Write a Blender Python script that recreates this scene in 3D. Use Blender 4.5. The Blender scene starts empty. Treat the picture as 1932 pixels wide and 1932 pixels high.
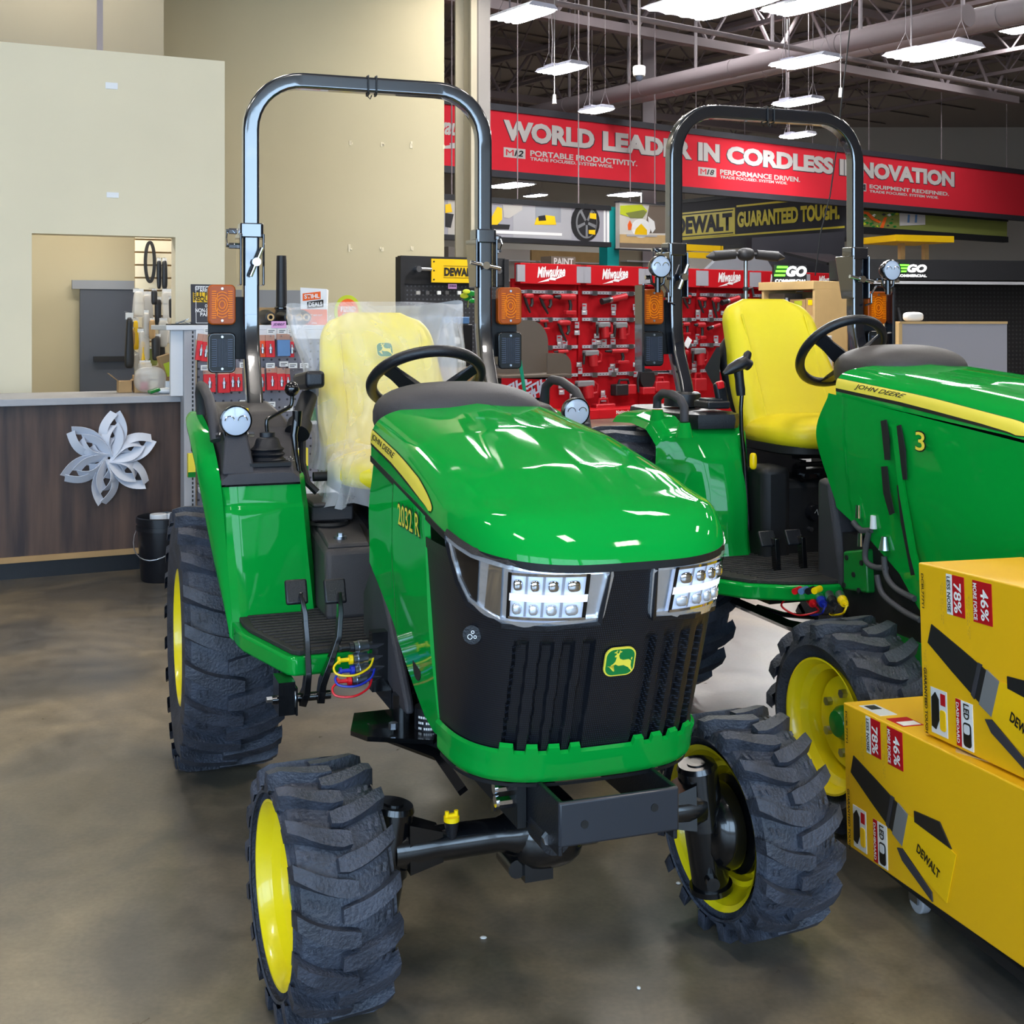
import bpy, math, random
from mathutils import Matrix, Vector
C = bpy.context.scene.collection
sc = bpy.context.scene
PI = math.pi
# ---------------------------------------------------------------- camera
F, HY, CH = 2354.0, 606.0, 1.54          # focal length and horizon in the 1932 frame, eye height
cd = bpy.data.cameras.new('camera'); cam = bpy.data.objects.new('camera', cd); C.objects.link(cam)
cam.location = (0, 0, CH); cam.rotation_euler = (PI/2, 0, 0)
cd.sensor_width = 36; cd.lens = 36*F/1932; cd.shift_y = -(966-HY)/1932
cd.clip_start = .05; cd.clip_end = 200
sc.camera = cam
# ---------------------------------------------------------------- daylight, exposure
w = bpy.data.worlds.new('world'); sc.world = w; w.use_nodes = True
bg = w.node_tree.nodes['Background']; bg.inputs[0].default_value = (.62, .8, 1, 1); bg.inputs[1].default_value = 2.2
def area(name, loc, rot, sx, sy, power, col):
    l = bpy.data.lights.new(name, 'AREA'); l.shape = 'RECTANGLE'; l.size = sx; l.size_y = sy; l.energy = power; l.color = col
    o = bpy.data.objects.new(name, l); C.objects.link(o); o.location = loc; o.rotation_euler = rot
    return o
# daylight coming in through the storefront windows behind the camera
for i, x in enumerate((-6.2, -2.6, 1.0, 4.6)):
    area('daylight', (x, -4.05, 2.35), (PI/2, 0, 0), 3.2, 3.3, 195, (.50, .73, 1))
sc.view_settings.view_transform = 'Standard'; sc.view_settings.look = 'None'
sc.view_settings.gamma = 1; sc.view_settings.use_curve_mapping = False
sc.view_settings.exposure = 0.0
sc.cycles.use_denoising = True
sc.cycles.max_bounces = 8; sc.cycles.transparent_max_bounces = 16
sc.cycles.sample_clamp_indirect = 4
# ---------------------------------------------------------------- helpers
def lin(h):
    v = [int(h[i:i+2], 16)/255 for i in (0, 2, 4)]
    return tuple(c/12.92 if c <= .04045 else ((c+.055)/1.055)**2.4 for c in v) + (1,)
MATS = {}
def mat(name, col, rough=.5, metal=0, coat=0, noise=0, scale=8, bump=0, bscale=60, emit=0, spec=.5, col2=None):
    m = bpy.data.materials.new(name); m.use_nodes = True; MATS[name] = m
    nt = m.node_tree; p = nt.nodes['Principled BSDF']
    c = lin(col)
    p.inputs['Base Color'].default_value = c; p.inputs['Roughness'].default_value = rough
    p.inputs['Metallic'].default_value = metal; p.inputs['Coat Weight'].default_value = coat
    p.inputs['Coat Roughness'].default_value = .04
    p.inputs['Specular IOR Level'].default_value = spec
    if emit:
        p.inputs['Emission Color'].default_value = c; p.inputs['Emission Strength'].default_value = emit
    tc = None
    if noise or col2 or bump:
        tc = nt.nodes.new('ShaderNodeTexCoord')
    if noise or col2:
        n = nt.nodes.new('ShaderNodeTexNoise'); n.inputs['Scale'].default_value = scale; n.inputs['Detail'].default_value = 6
        nt.links.new(tc.outputs['Object'], n.inputs['Vector'])
        r = nt.nodes.new('ShaderNodeValToRGB'); r.color_ramp.elements[0].position = .35; r.color_ramp.elements[1].position = .68
        if col2: a, b = c, lin(col2)
        else:
            a = tuple(v*(1-noise) for v in c[:3])+(1,); b = tuple(min(1, v*(1+noise)) for v in c[:3])+(1,)
        r.color_ramp.elements[0].color = a; r.color_ramp.elements[1].color = b
        nt.links.new(n.outputs['Fac'], r.inputs['Fac']); nt.links.new(r.outputs['Color'], p.inputs['Base Color'])
    if bump:
        n2 = nt.nodes.new('ShaderNodeTexNoise'); n2.inputs['Scale'].default_value = bscale; n2.inputs['Detail'].default_value = 3
        nt.links.new(tc.outputs['Object'], n2.inputs['Vector'])
        bp = nt.nodes.new('ShaderNodeBump'); bp.inputs['Strength'].default_value = bump; bp.inputs['Distance'].default_value = .01
        nt.links.new(n2.outputs['Fac'], bp.inputs['Height']); nt.links.new(bp.outputs['Normal'], p.inputs['Normal'])
    return m
def W(px, py, Y): return Vector(((px-966)/F*Y, Y, CH-(py-HY)/F*Y))
def cr(P, n=6):      # smooth curve through points
    P = [Vector(p) for p in P]; o = []
    for i in range(len(P)-1):
        a, b, c, d = P[max(0, i-1)], P[i], P[i+1], P[min(len(P)-1, i+2)]
        o += [.5*(2*b+(c-a)*t+(2*a-5*b+4*c-d)*t*t+(3*b-a-3*c+d)*t**3) for t in [k/n for k in range(n)]]
    return o+[P[-1]]
class MB:
    def __init__(s): s.v = []; s.f = []; s.mi = []; s.M = Matrix(); s.k = 0
    def add(s, vs, fs):
        b = len(s.v); M = s.M
        s.v += [M @ Vector(v) for v in vs]
        s.f += [tuple(b+i for i in f) for f in fs]; s.mi += [s.k]*len(fs)
        return s
    def box(s, cx, cy, cz, sx, sy, sz, R=None):
        vs = []
        for i in range(8):
            v = Vector(((sx if i & 1 else -sx)/2, (sy if i & 2 else -sy)/2, (sz if i & 4 else -sz)/2))
            if R is not None: v = R @ v
            vs.append(v+Vector((cx, cy, cz)))
        return s.add(vs, [(0, 2, 3, 1), (4, 5, 7, 6), (0, 1, 5, 4), (2, 6, 7, 3), (0, 4, 6, 2), (1, 3, 7, 5)])
    def bx(s, x0, x1, y0, y1, z0, z1): return s.box((x0+x1)/2, (y0+y1)/2, (z0+z1)/2, abs(x1-x0), abs(y1-y0), abs(z1-z0))
    def hexa(s, a, b):       # two quads joined
        return s.add(list(a)+list(b), [(3, 2, 1, 0), (4, 5, 6, 7), (0, 1, 5, 4), (1, 2, 6, 5), (2, 3, 7, 6), (3, 0, 4, 7)])
    def cyl(s, a, b, r0, r1=None, n=20, caps=True):
        a = Vector(a); b = Vector(b); r1 = r0 if r1 is None else r1
        d = (b-a).normalized(); u = d.orthogonal().normalized(); w = d.cross(u)
        vs = []
        for i in range(n):
            t = 2*PI*i/n; q = u*math.cos(t)+w*math.sin(t); vs += [a+q*r0, b+q*r1]
        fs = [(2*i, 2*((i+1) % n), 2*((i+1) % n)+1, 2*i+1) for i in range(n)]
        if caps: fs += [tuple(2*i for i in range(n))[::-1], tuple(2*i+1 for i in range(n))]
        return s.add(vs, fs)
    def sweep(s, pts, sec, closed=False, up=None, rad=None, caps=True):   # sec: list of (u,v)
        pts = [Vector(p) for p in pts]; n = len(pts); m = len(sec); vs = []; prev = None
        for i, p in enumerate(pts):
            if closed: d = (pts[(i+1) % n]-pts[i-1]).normalized()
            else: d = (pts[min(i+1, n-1)]-pts[max(i-1, 0)]).normalized()
            if prev is None:
                u = (Vector(up) if up is not None else d.orthogonal()); u = (u-d*u.dot(d)).normalized()
            else: u = (prev-d*prev.dot(d)).normalized()
            prev = u; q = d.cross(u); k = rad[i] if rad else 1
            vs += [p+u*a*k+q*b*k for a, b in sec]
        fs = []
        for i in range(n if closed else n-1):
            j = (i+1) % n
            fs += [(i*m+k, i*m+(k+1) % m, j*m+(k+1) % m, j*m+k) for k in range(m)]
        if caps and not closed: fs += [tuple(range(m))[::-1], tuple((n-1)*m+k for k in range(m))]
        return s.add(vs, fs)
    def tube(s, pts, r, n=12, closed=False, rad=None):
        return s.sweep(pts, [(r*math.cos(2*PI*k/n), r*math.sin(2*PI*k/n)) for k in range(n)], closed, None, rad)
    def grid(s, fn, nu, nv, cu=False, flip=False):
        vs = [fn(i/(nu if cu else nu-1), j/(nv-1)) for j in range(nv) for i in range(nu)]
        fs = []
        for j in range(nv-1):
            for i in range(nu if cu else nu-1):
                q = (j*nu+i, j*nu+(i+1) % nu, (j+1)*nu+(i+1) % nu, (j+1)*nu+i)
                fs.append(q[::-1] if flip else q)
        return s.add(vs, fs)
    def lathe(s, prof, n=48, axis='X'):
        vs = []; m = len(prof)
        for i in range(n):
            t = 2*PI*i/n; c, q = math.cos(t), math.sin(t)
            for r, a in prof:
                vs.append((a, r*c, r*q) if axis == 'X' else ((r*c, r*q, a) if axis == 'Z' else (r*c, a, r*q)))
        fs = [(i*m+k, i*m+k+1, ((i+1) % n)*m+k+1, ((i+1) % n)*m+k) for i in range(n) for k in range(m-1)]
        return s.add(vs, fs)
    def prism(s, poly, z0, z1):       # poly in local xy, extruded along local z
        n = len(poly); vs = [(x, y, z0) for x, y in poly]+[(x, y, z1) for x, y in poly]
        return s.add(vs, [tuple(range(n))[::-1], tuple(range(n, 2*n))]+[(i, (i+1) % n, n+(i+1) % n, n+i) for i in range(n)])
    def ell(s, c, r, n=20, m=12, e=1, e2=1):       # superellipsoid
        def fn(u, v):
            a = 2*PI*u; b = -PI/2+PI*v
            cb = sgp(math.cos(b), e2)
            return (c[0]+r[0]*cb*sgp(math.cos(a), e), c[1]+r[1]*cb*sgp(math.sin(a), e), c[2]+r[2]*sgp(math.sin(b), e2))
        return s.grid(fn, n, m, cu=True)
    def obj(s, name, m, parent=None, smooth=None, bevel=0, sub=0, seg=2, solid=0, wn=False):
        me = bpy.data.meshes.new(name); me.from_pydata([tuple(v) for v in s.v], [], s.f); me.validate()
        for q in (m if isinstance(m, (list, tuple)) else [m]): me.materials.append(MATS[q] if isinstance(q, str) else q)
        if s.k and len(me.polygons) == len(s.mi): me.polygons.foreach_set('material_index', s.mi)
        if smooth:
            me.polygons.foreach_set('use_smooth', [True]*len(me.polygons)); me.set_sharp_from_angle(angle=math.radians(smooth))
        o = bpy.data.objects.new(name, me); C.objects.link(o)
        if solid:
            d = o.modifiers.new('solid', 'SOLIDIFY'); d.thickness = solid; d.offset = 0
        if bevel:
            b = o.modifiers.new('bevel', 'BEVEL'); b.width = bevel; b.segments = seg; b.limit_method = 'ANGLE'; b.angle_limit = .6
            b.harden_normals = False
            if not smooth: me.polygons.foreach_set('use_smooth', [True]*len(me.polygons)); me.set_sharp_from_angle(angle=math.radians(35))
        if bevel or wn:
            b = o.modifiers.new('weighted', 'WEIGHTED_NORMAL'); b.keep_sharp = True; b.weight = 80
        if sub:
            b = o.modifiers.new('sub', 'SUBSURF'); b.levels = sub; b.render_levels = sub
        if parent is not None: o.parent = parent
        return o
def sgp(x, e): return math.copysign(abs(x)**e, x)
def thing(name, label, cat, loc=(0, 0, 0), rz=0, group=None):
    o = bpy.data.objects.new(name, None); C.objects.link(o); o.empty_display_size = .1
    o.location = loc; o.rotation_euler = (0, 0, rz)
    return tag(o, label, cat, group)
def tag(o, label, cat, group=None):
    o['label'] = label; o['category'] = cat
    if group: o['group'] = group
    return o
def struct(o): o['kind'] = 'structure'; return o
def copy_tree(o, parent=None):
    c = o.copy(); C.objects.link(c)
    if parent is not None: c.parent = parent
    for ch in list(o.children): copy_tree(ch, c)
    return c
def text(name, body, m, parent, M, w, h, bold=0, shear=0, ext=.002, fmap=None, lines=0):
    cu = bpy.data.curves.new(name, 'FONT'); cu.body = body; cu.align_x = 'CENTER'; cu.offset = bold; cu.shear = shear; cu.resolution_u = 3
    if lines: cu.space_line = lines
    t = bpy.data.objects.new('t', cu); C.objects.link(t)
    dg = bpy.context.evaluated_depsgraph_get(); dg.update()
    me = bpy.data.meshes.new_from_object(t.evaluated_get(dg)); bpy.data.objects.remove(t); bpy.data.curves.remove(cu)
    xs = [v.co.x for v in me.vertices]; ys = [v.co.y for v in me.vertices]
    cx, cy = (min(xs)+max(xs))/2, (min(ys)+max(ys))/2; kx = w/(max(xs)-min(xs)); ky = h/(max(ys)-min(ys))
    for v in me.vertices:
        p = Vector(((v.co.x-cx)*kx, (v.co.y-cy)*ky, ext))
        v.co = fmap(p) if fmap else M @ p
    me.name = name; me.materials.clear(); me.materials.append(MATS[m]); o = bpy.data.objects.new(name, me); C.objects.link(o)
    if parent is not None: o.parent = parent
    return o
def face_M(x, y, z):     # text plane facing local -y at (x,y,z)
    return Matrix(((1, 0, 0, x), (0, 0, -1, y), (0, 1, 0, z), (0, 0, 0, 1)))
def rrect(w, h, r, n=5):
    p = []
    for cx, cy, a in ((w/2-r, h/2-r, 0), (-w/2+r, h/2-r, 90), (-w/2+r, -h/2+r, 180), (w/2-r, -h/2+r, 270)):
        for i in range(n+1):
            t = math.radians(a+90*i/n); p.append((cx+r*math.cos(t), cy+r*math.sin(t)))
    return p
class Plane:               # a vertical plane through the point seen at px, at depth Y, turned by ang
    def __init__(s, px, Y, ang):
        s.o = Vector(((px-966)/F*Y, Y, 0)); s.a = math.radians(ang); s.e = Vector((math.cos(s.a), math.sin(s.a), 0))
        s.n = Vector((s.e.y, -s.e.x, 0))
    def s_(s, px):
        k = (px-966)/F
        return (k*s.o.y-s.o.x)/(s.e.x-k*s.e.y)
    def uv(s, px, py):
        t = s.s_(px); Y = s.o.y+t*s.e.y
        return t, CH+(HY-py)/F*Y
    def rect(s, x0, y0, x1, y1):     # centre s, centre z, width, height
        a = s.s_(x0); b = s.s_(x1); m = (a+b)/2; Y = s.o.y+m*s.e.y
        za, zb = CH+(HY-y0)/F*Y, CH+(HY-y1)/F*Y
        return m, (za+zb)/2, b-a, za-zb
    def pt(s, t, off=0, z=0): return s.o+s.e*t+s.n*off+Vector((0, 0, z))
    def thing(s, name, label, cat, t=0, off=0, z=0, group=None): return thing(name, label, cat, s.pt(t, off, z), s.a, group)
    def back(s, d): 
        q = Plane(966, 1, 0); q.o = s.o-s.n*d; q.a, q.e, q.n = s.a, s.e, s.n; return q
def arc(cx, cy, r, a0, a1, n):
    return [(cx+r*math.cos(math.radians(a0+(a1-a0)*i/n)), cy+r*math.sin(math.radians(a0+(a1-a0)*i/n))) for i in range(n+1)]
ORD = ['first', 'second', 'third', 'fourth', 'fifth', 'sixth', 'seventh', 'eighth', 'ninth', 'tenth', 'eleventh', 'twelfth', 'thirteenth', 'fourteenth']
# ---------------------------------------------------------------- materials
mat('green', '099837', .6, coat=.6, spec=.0)
mat('green_plain', '0a7a2c', .3, coat=.3)
mat('yellow_paint', 'f7df12', .3, coat=.4)
mat('seat_yellow', 'f2dc1e', .45, bump=.08, bscale=300)
mat('black_gloss', '0a0b0e', .22, coat=.5)
mat('black_satin', '14161c', .38, bump=.15, bscale=250)
mat('black_matte', '131417', .6); mat('bumper_black', '23272f', .4, coat=.2)
mat('rops_black', '10151f', .22, coat=1, spec=.9).node_tree.nodes['Principled BSDF'].inputs['Coat IOR'].default_value = 1.85
mat('plastic_dark', '36353a', .55, bump=.3, bscale=500)
mat('plastic_brown', '3b3737', .5, bump=.3, bscale=500)
mat('rubber', '373b46', .55, noise=.35, scale=14, bump=.5, bscale=120)
mat('rubber_side', '1c1d21', .65, noise=.2, scale=20)
mat('mat_rubber', '2b2928', .75, bump=.4, bscale=200)
mat('chrome', 'e8ecf4', .06, metal=1)
mat('zinc', 'b8bdc6', .3, metal=1)
mat('white_plastic', 'e9ebee', .4)
mat('lens_white', 'c6cfdf', .15, coat=.6); mat('lamp_lit', 'f4f7ff', .2, emit=.6); mat('lamp_soft', 'd8e2f6', .15, coat=.5, emit=.22)
mat('chrome_facet', 'f0f4fc', .25, metal=.8, bump=.4, bscale=16)
mat('amber', 'f78400', .4, spec=.25)
mat('amber_dark', 'b04e02', .35, spec=.3)
mat('lens_black', '4a5060', .4, spec=.3)
mat('logo_yellow', 'f4e04a', .4); mat('logo_green', '0c7a3a', .4)
mat('black_ink', '101010', .5); mat('white_ink', 'f1f1f1', .5); mat('sticker_white', 'ececea', .5)
mat('red_cap', 'e01420', .35); mat('blue_cap', '1c2fb0', .35); mat('yellow_cap', 'ffd800', .35)
mat('beige', 'c3b999', .8, noise=.03, scale=.8)
mat('beige_light', 'e6dcc0', .8, noise=.03, scale=1)
mat('beige_grey', 'a39a84', .8)
mat('column_beige', 'b9b19c', .7); mat('column_grey', '8f8b89', .7)
mat('cement_grey', '8e939a', .7)
mat('shelf_grey', 'a9a9ad', .45); mat('shelf_white', 'dcdee2', .45); mat('peg_grey', '77777f', .5)
mat('red_board', 'a5101a', .6, noise=.1, scale=3, spec=.15); mat('red_header', 'b8141e', .5, spec=.2); mat('banner_red', 'e6303f', .7, spec=.1)
mat('banner_grey', 'd0cbc8', .7, spec=.1); mat('frame_dark', '33333b', .6); mat('frame_black', '1b1c20', .5)
mat('tool_red', 'a81a24', .4); mat('tool_black', '1a1a1d', .5); mat('tool_grey', '77797c', .45)
mat('tag_grey', '9d9ca4', .5); mat('rail_grey', 'a4a6ad', .4)
mat('dewalt_yellow', 'f2c208', .45); mat('box_yellow', 'edb70a', .5)
mat('kraft', 'b08d60', .8, noise=.08, scale=6); mat('kraft_dark', '6d6054', .8)
mat('plywood', 'c9a873', .6, noise=.06, scale=5)
mat('teal', '0d9c9a', .5); mat('teal_rod', '1aa07a', .45)
mat('orange', 'f0641e', .5); mat('lime', 'c3cf2a', .5); mat('pink_tag', 'e3a9dc', .6); mat('purple_ink', '4a2a5e', .6)
mat('red_pack', 'd81f2a', .4); mat('orange_pack', 'e8501e', .4); mat('blue_pack', '5c86b8', .4); mat('skin_pack', 'c79a86', .6)
mat('paper', 'eef0f3', .7); mat('snow_paper', 'dfe3ee', .75)
mat('bucket_black', '12151c', .3); mat('steel_wire', 'c4c8d0', .3, metal=1)
mat('ceiling_dark', 'a39a97', .9); mat('joist', '93878a', .8); mat('duct', 'a39a9d', .6); mat('pipe_white', 'c9c5c4', .6)
mat('lamp_body', 'cfcfe0', .4); mat('led', 'fff8ee', .5, emit=42); mat('led_bright', 'ffffff', .5, emit=85); mat('ego_green', '6dff3a', .5, emit=2.0); mat('ego_white', 'ffffff', .5, emit=2.5)
mat('dome_white', 'e2e2e0', .4)
mat('far_wall', 'cfcac2', .9); mat('grey_door', '4a505b', .6); mat('bag_grey', 'b9b5ae', .4); mat('olive', '7d8440', .7)
mat('hose_grey', '4a4a4e', .6)
def special_mats():
    # polished, mottled concrete
    m = mat('concrete', '857b6a', .3); nt = m.node_tree; p = nt.nodes['Principled BSDF']; L = nt.links.new
    tc = nt.nodes.new('ShaderNodeTexCoord')
    def noise(sc_, det, x=1, y=1, dist=0):
        mp = nt.nodes.new('ShaderNodeMapping'); mp.inputs['Scale'].default_value = (x, y, 1); L(tc.outputs['Object'], mp.inputs['Vector'])
        n = nt.nodes.new('ShaderNodeTexNoise'); n.inputs['Scale'].default_value = sc_; n.inputs['Detail'].default_value = det; n.inputs['Distortion'].default_value = dist
        L(mp.outputs[0], n.inputs['Vector']); return n
    n1 = noise(1.6, 8, 1, .8, .8); n2 = noise(70, 3); n3 = noise(9, 6, 1, 1, .4)
    r = nt.nodes.new('ShaderNodeValToRGB'); r.color_ramp.elements[0].position = .36; r.color_ramp.elements[1].position = .66
    r.color_ramp.elements[0].color = lin('55514b'); r.color_ramp.elements[1].color = lin('84765f'); L(n1.outputs['Fac'], r.inputs['Fac'])
    mx = nt.nodes.new('ShaderNodeMix'); mx.data_type = 'RGBA'; mx.blend_type = 'OVERLAY'; mx.inputs[0].default_value = .45
    L(r.outputs[0], mx.inputs[6]); L(n3.outputs['Fac'], mx.inputs[7])
    m2 = nt.nodes.new('ShaderNodeMix'); m2.data_type = 'RGBA'; m2.blend_type = 'OVERLAY'; m2.inputs[0].default_value = .25
    L(mx.outputs[2], m2.inputs[6]); L(n2.outputs['Fac'], m2.inputs[7]); L(m2.outputs[2], p.inputs['Base Color'])
    rr = nt.nodes.new('ShaderNodeMapRange'); rr.inputs[3].default_value = .22; rr.inputs[4].default_value = .42; L(n3.outputs['Fac'], rr.inputs[0]); L(rr.outputs[0], p.inputs['Roughness'])
    # dark walnut laminate
    m = mat('walnut', '3a2c26', .5); nt = m.node_tree; p = nt.nodes['Principled BSDF']; L = nt.links.new
    tc = nt.nodes.new('ShaderNodeTexCoord'); mp = nt.nodes.new('ShaderNodeMapping'); mp.inputs['Scale'].default_value = (9, 9, .8); L(tc.outputs['Object'], mp.inputs[0])
    n = nt.nodes.new('ShaderNodeTexNoise'); n.inputs['Scale'].default_value = 1.5; n.inputs['Detail'].default_value = 8; L(mp.outputs[0], n.inputs[0])
    r = nt.nodes.new('ShaderNodeValToRGB'); r.color_ramp.elements[0].position = .3; r.color_ramp.elements[1].position = .7
    r.color_ramp.elements[0].color = lin('2c2224'); r.color_ramp.elements[1].color = lin('604a3e'); L(n.outputs[0], r.inputs[0]); L(r.outputs[0], p.inputs['Base Color'])
    # perforated sheets: holes on a pitch
    def dots(name, base, hole, pitch, rad, rough=.5, metal=0, ax=('X', 'Z'), stag=False):
        m = mat(name, base, rough, metal); nt = m.node_tree; p = nt.nodes['Principled BSDF']; L = nt.links.new
        tc = nt.nodes.new('ShaderNodeTexCoord'); sx = nt.nodes.new('ShaderNodeSeparateXYZ'); L(tc.outputs['Object'], sx.inputs[0])
        def mth(op, a, b=None):
            q = nt.nodes.new('ShaderNodeMath'); q.operation = op
            for i, v in enumerate((a, b)):
                if v is None: continue
                if isinstance(v, (int, float)): q.inputs[i].default_value = v
                else: L(v, q.inputs[i])
            return q.outputs[0]
        d = []
        src = [sx.outputs[a] for a in ax]
        if stag: src[0] = mth('ADD', mth('ABSOLUTE', sx.outputs['X']), sx.outputs['Y'])
        for a in src:
            f = mth('FRACT', mth('ADD', mth('MULTIPLY', a, 1/pitch), 100)); f = mth('SUBTRACT', f, .5); d.append(mth('MULTIPLY', f, f))
        lt = mth('LESS_THAN', mth('ADD', d[0], d[1]), rad*rad)
        mx = nt.nodes.new('ShaderNodeMix'); mx.data_type = 'RGBA'; L(lt, mx.inputs[0]); mx.inputs[6].default_value = lin(base); mx.inputs[7].default_value = lin(hole)
        L(mx.outputs[2], p.inputs['Base Color'])
    dots('peg_light', '80808a', '3a3a42', .0508, .14); dots('peg_black', '26272c', '4c4e55', .04, .2); dots('ego_peg', '17171a', '2e2e30', .06, .25)
    dots('grille_mesh', '090a0e', '2a2f3b', .005, .25, .4, stag=True)
    # clear poly bag: mostly see-through with a milky film
    m = bpy.data.materials.new('poly_bag'); MATS['poly_bag'] = m; m.use_nodes = True; nt = m.node_tree; L = nt.links.new
    p = nt.nodes['Principled BSDF']; p.inputs['Base Color'].default_value = (.92, .92, .95, 1); p.inputs['Roughness'].default_value = .25
    tr = nt.nodes.new('ShaderNodeBsdfTransparent'); mx = nt.nodes.new('ShaderNodeMixShader'); out = nt.nodes['Material Output']
    tc = nt.nodes.new('ShaderNodeTexCoord'); n = nt.nodes.new('ShaderNodeTexNoise'); n.inputs['Scale'].default_value = 7; n.inputs['Detail'].default_value = 2; n.inputs['Distortion'].default_value = .8
    mp = nt.nodes.new('ShaderNodeMapping'); mp.inputs['Scale'].default_value = (1, 1, .35); L(tc.outputs['Object'], mp.inputs[0]); L(mp.outputs[0], n.inputs[0])
    rr = nt.nodes.new('ShaderNodeMapRange'); rr.inputs[1].default_value = .3; rr.inputs[2].default_value = .75; rr.inputs[3].default_value = .15; rr.inputs[4].default_value = .42
    L(n.outputs['Fac'], rr.inputs[0]); L(rr.outputs[0], mx.inputs[0]); L(tr.outputs[0], mx.inputs[1]); L(p.outputs[0], mx.inputs[2]); L(mx.outputs[0], out.inputs[0])
    bp = nt.nodes.new('ShaderNodeBump'); bp.inputs['Strength'].default_value = .45; bp.inputs['Distance'].default_value = .02; L(n.outputs['Fac'], bp.inputs['Height']); L(bp.outputs[0], p.inputs['Normal'])
    m = bpy.data.materials.new('clear_bag'); MATS['clear_bag'] = m; m.use_nodes = True; nt = m.node_tree; L = nt.links.new
    p = nt.nodes['Principled BSDF']; p.inputs['Base Color'].default_value = (.8, .78, .74, 1); p.inputs['Roughness'].default_value = .25
    tr = nt.nodes.new('ShaderNodeBsdfTransparent'); mx = nt.nodes.new('ShaderNodeMixShader'); mx.inputs[0].default_value = .42
    L(tr.outputs[0], mx.inputs[1]); L(p.outputs[0], mx.inputs[2]); L(mx.outputs[0], nt.nodes['Material Output'].inputs[0])
    # window glass
    m = bpy.data.materials.new('glass'); MATS['glass'] = m; m.use_nodes = True; nt = m.node_tree; L = nt.links.new
    g = nt.nodes.new('ShaderNodeBsdfGlossy'); g.inputs['Roughness'].default_value = .02; tr = nt.nodes.new('ShaderNodeBsdfTransparent'); mx = nt.nodes.new('ShaderNodeMixShader')
    fr = nt.nodes.new('ShaderNodeFresnel'); L(fr.outputs[0], mx.inputs[0]); L(tr.outputs[0], mx.inputs[1]); L(g.outputs[0], mx.inputs[2]); L(mx.outputs[0], nt.nodes['Material Output'].inputs[0])
special_mats()
# ================================================================ the setting
E1 = Vector((.8086, .5884, 0)); E2 = Vector((-.5884, .8086, 0)); SA = math.atan2(.5884, .8086)   # the store's own grid
ROOF = 9.0
struct(MB().bx(-26, 32, -4.6, 48, -.12, 0).obj('floor', 'concrete'))
b = MB()
b.bx(-26, 32, -4.6, 48, ROOF, ROOF+.1)
struct(b.obj('ceiling', 'ceiling_dark'))
b = MB()                                           # corrugated deck ribs
for i in range(-8, 18):
    o = E2*(i*1.9)+Vector((3, 18, 0)); a = o-E1*26; c = o+E1*26
    b.sweep([a+Vector((0, 0, ROOF-.03)), c+Vector((0, 0, ROOF-.03))], [(-.02, -.2), (.02, -.16), (.02, .16), (-.02, .2)], up=(0, 0, 1))
k = struct(b.obj('ceiling_deck', 'ceiling_dark'))
for sd, (x0, x1, y0, y1) in dict(left=(-26.2, -26, -4.6, 48), right=(32, 32.2, -4.6, 48), far=(-26, 32, 48, 48.2)).items():
    struct(MB().bx(x0, x1, y0, y1, 0, ROOF).obj('wall_'+sd, 'far_wall'))
b = MB(); b.bx(-26, 32, -4.5, -4.3, 0, .55); b.bx(-26, 32, -4.5, -4.3, 4.1, ROOF); b.bx(-26, -8, -4.5, -4.3, .55, 4.1); b.bx(6.5, 32, -4.5, -4.3, .55, 4.1)
struct(b.obj('wall_front', 'beige_light'))
for i, x in enumerate((-6.2, -2.6, 1.0, 4.6)):
    b = MB(); x0, x1 = x-1.8, x+1.8
    for q in (x0+.06, x, x1-.06): b.bx(q-.06, q+.06, -4.45, -4.33, .55, 4.1)
    for z in (.6, 2.3, 4.05): b.bx(x0, x1, -4.44, -4.34, z-.05, z+.05)
    f = struct(b.obj('window_%d' % (i+1), 'frame_dark'))
    struct(MB().bx(x0, x1, -4.4, -4.39, .55, 4.1).obj('pane', 'glass', f))
def truss(p0, p1, zt, zb, m, r=.045, pitch=1.5):     # open-web roof member
    b = MB(); d = (p1-p0); n = max(2, int(d.length/pitch)); e = d.normalized()
    for z, k in ((zt, 1), (zb, 1)):
        b.sweep([p0+Vector((0, 0, z)), p1+Vector((0, 0, z))], [(-r, -r*1.3), (r, -r*1.3), (r, r*1.3), (-r, r*1.3)], up=(0, 0, 1))
    for i in range(n):
        a = p0+d*(i/n); c = p0+d*((i+.5)/n); f = p0+d*((i+1)/n)
        b.cyl(a+Vector((0, 0, zt)), c+Vector((0, 0, zb)), r*.5, n=6); b.cyl(c+Vector((0, 0, zb)), f+Vector((0, 0, zt)), r*.5, n=6)
    return struct(b.obj('ceiling_beam', m))
for i in range(13):                                   # joists run along the aisle, girders across it
    o = Vector((2.2, 14.5, 0))+E1*(-6+i*2.3); truss(o-E2*6, o+E2*36, ROOF-.08, ROOF-.95, 'joist')
for i in range(4):
    o = Vector((2.2, 14.5, 0))+E2*(1+i*7.5); truss(o-E1*9, o+E1*20, ROOF-.2, ROOF-1.6, 'joist', .09, 2.0)
def duct(a, c, r, m, name='ceiling_duct', n=20):
    b = MB(); b.cyl(a, c, r, n=n); d = Vector(c)-Vector(a)
    for i in range(int(d.length/1.5)+1):
        q = Vector(a)+d.normalized()*(i*1.5); b.cyl(q, q+d.normalized()*.05, r*1.06, n=n)
    return b.obj(name, m, smooth=40)
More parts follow.
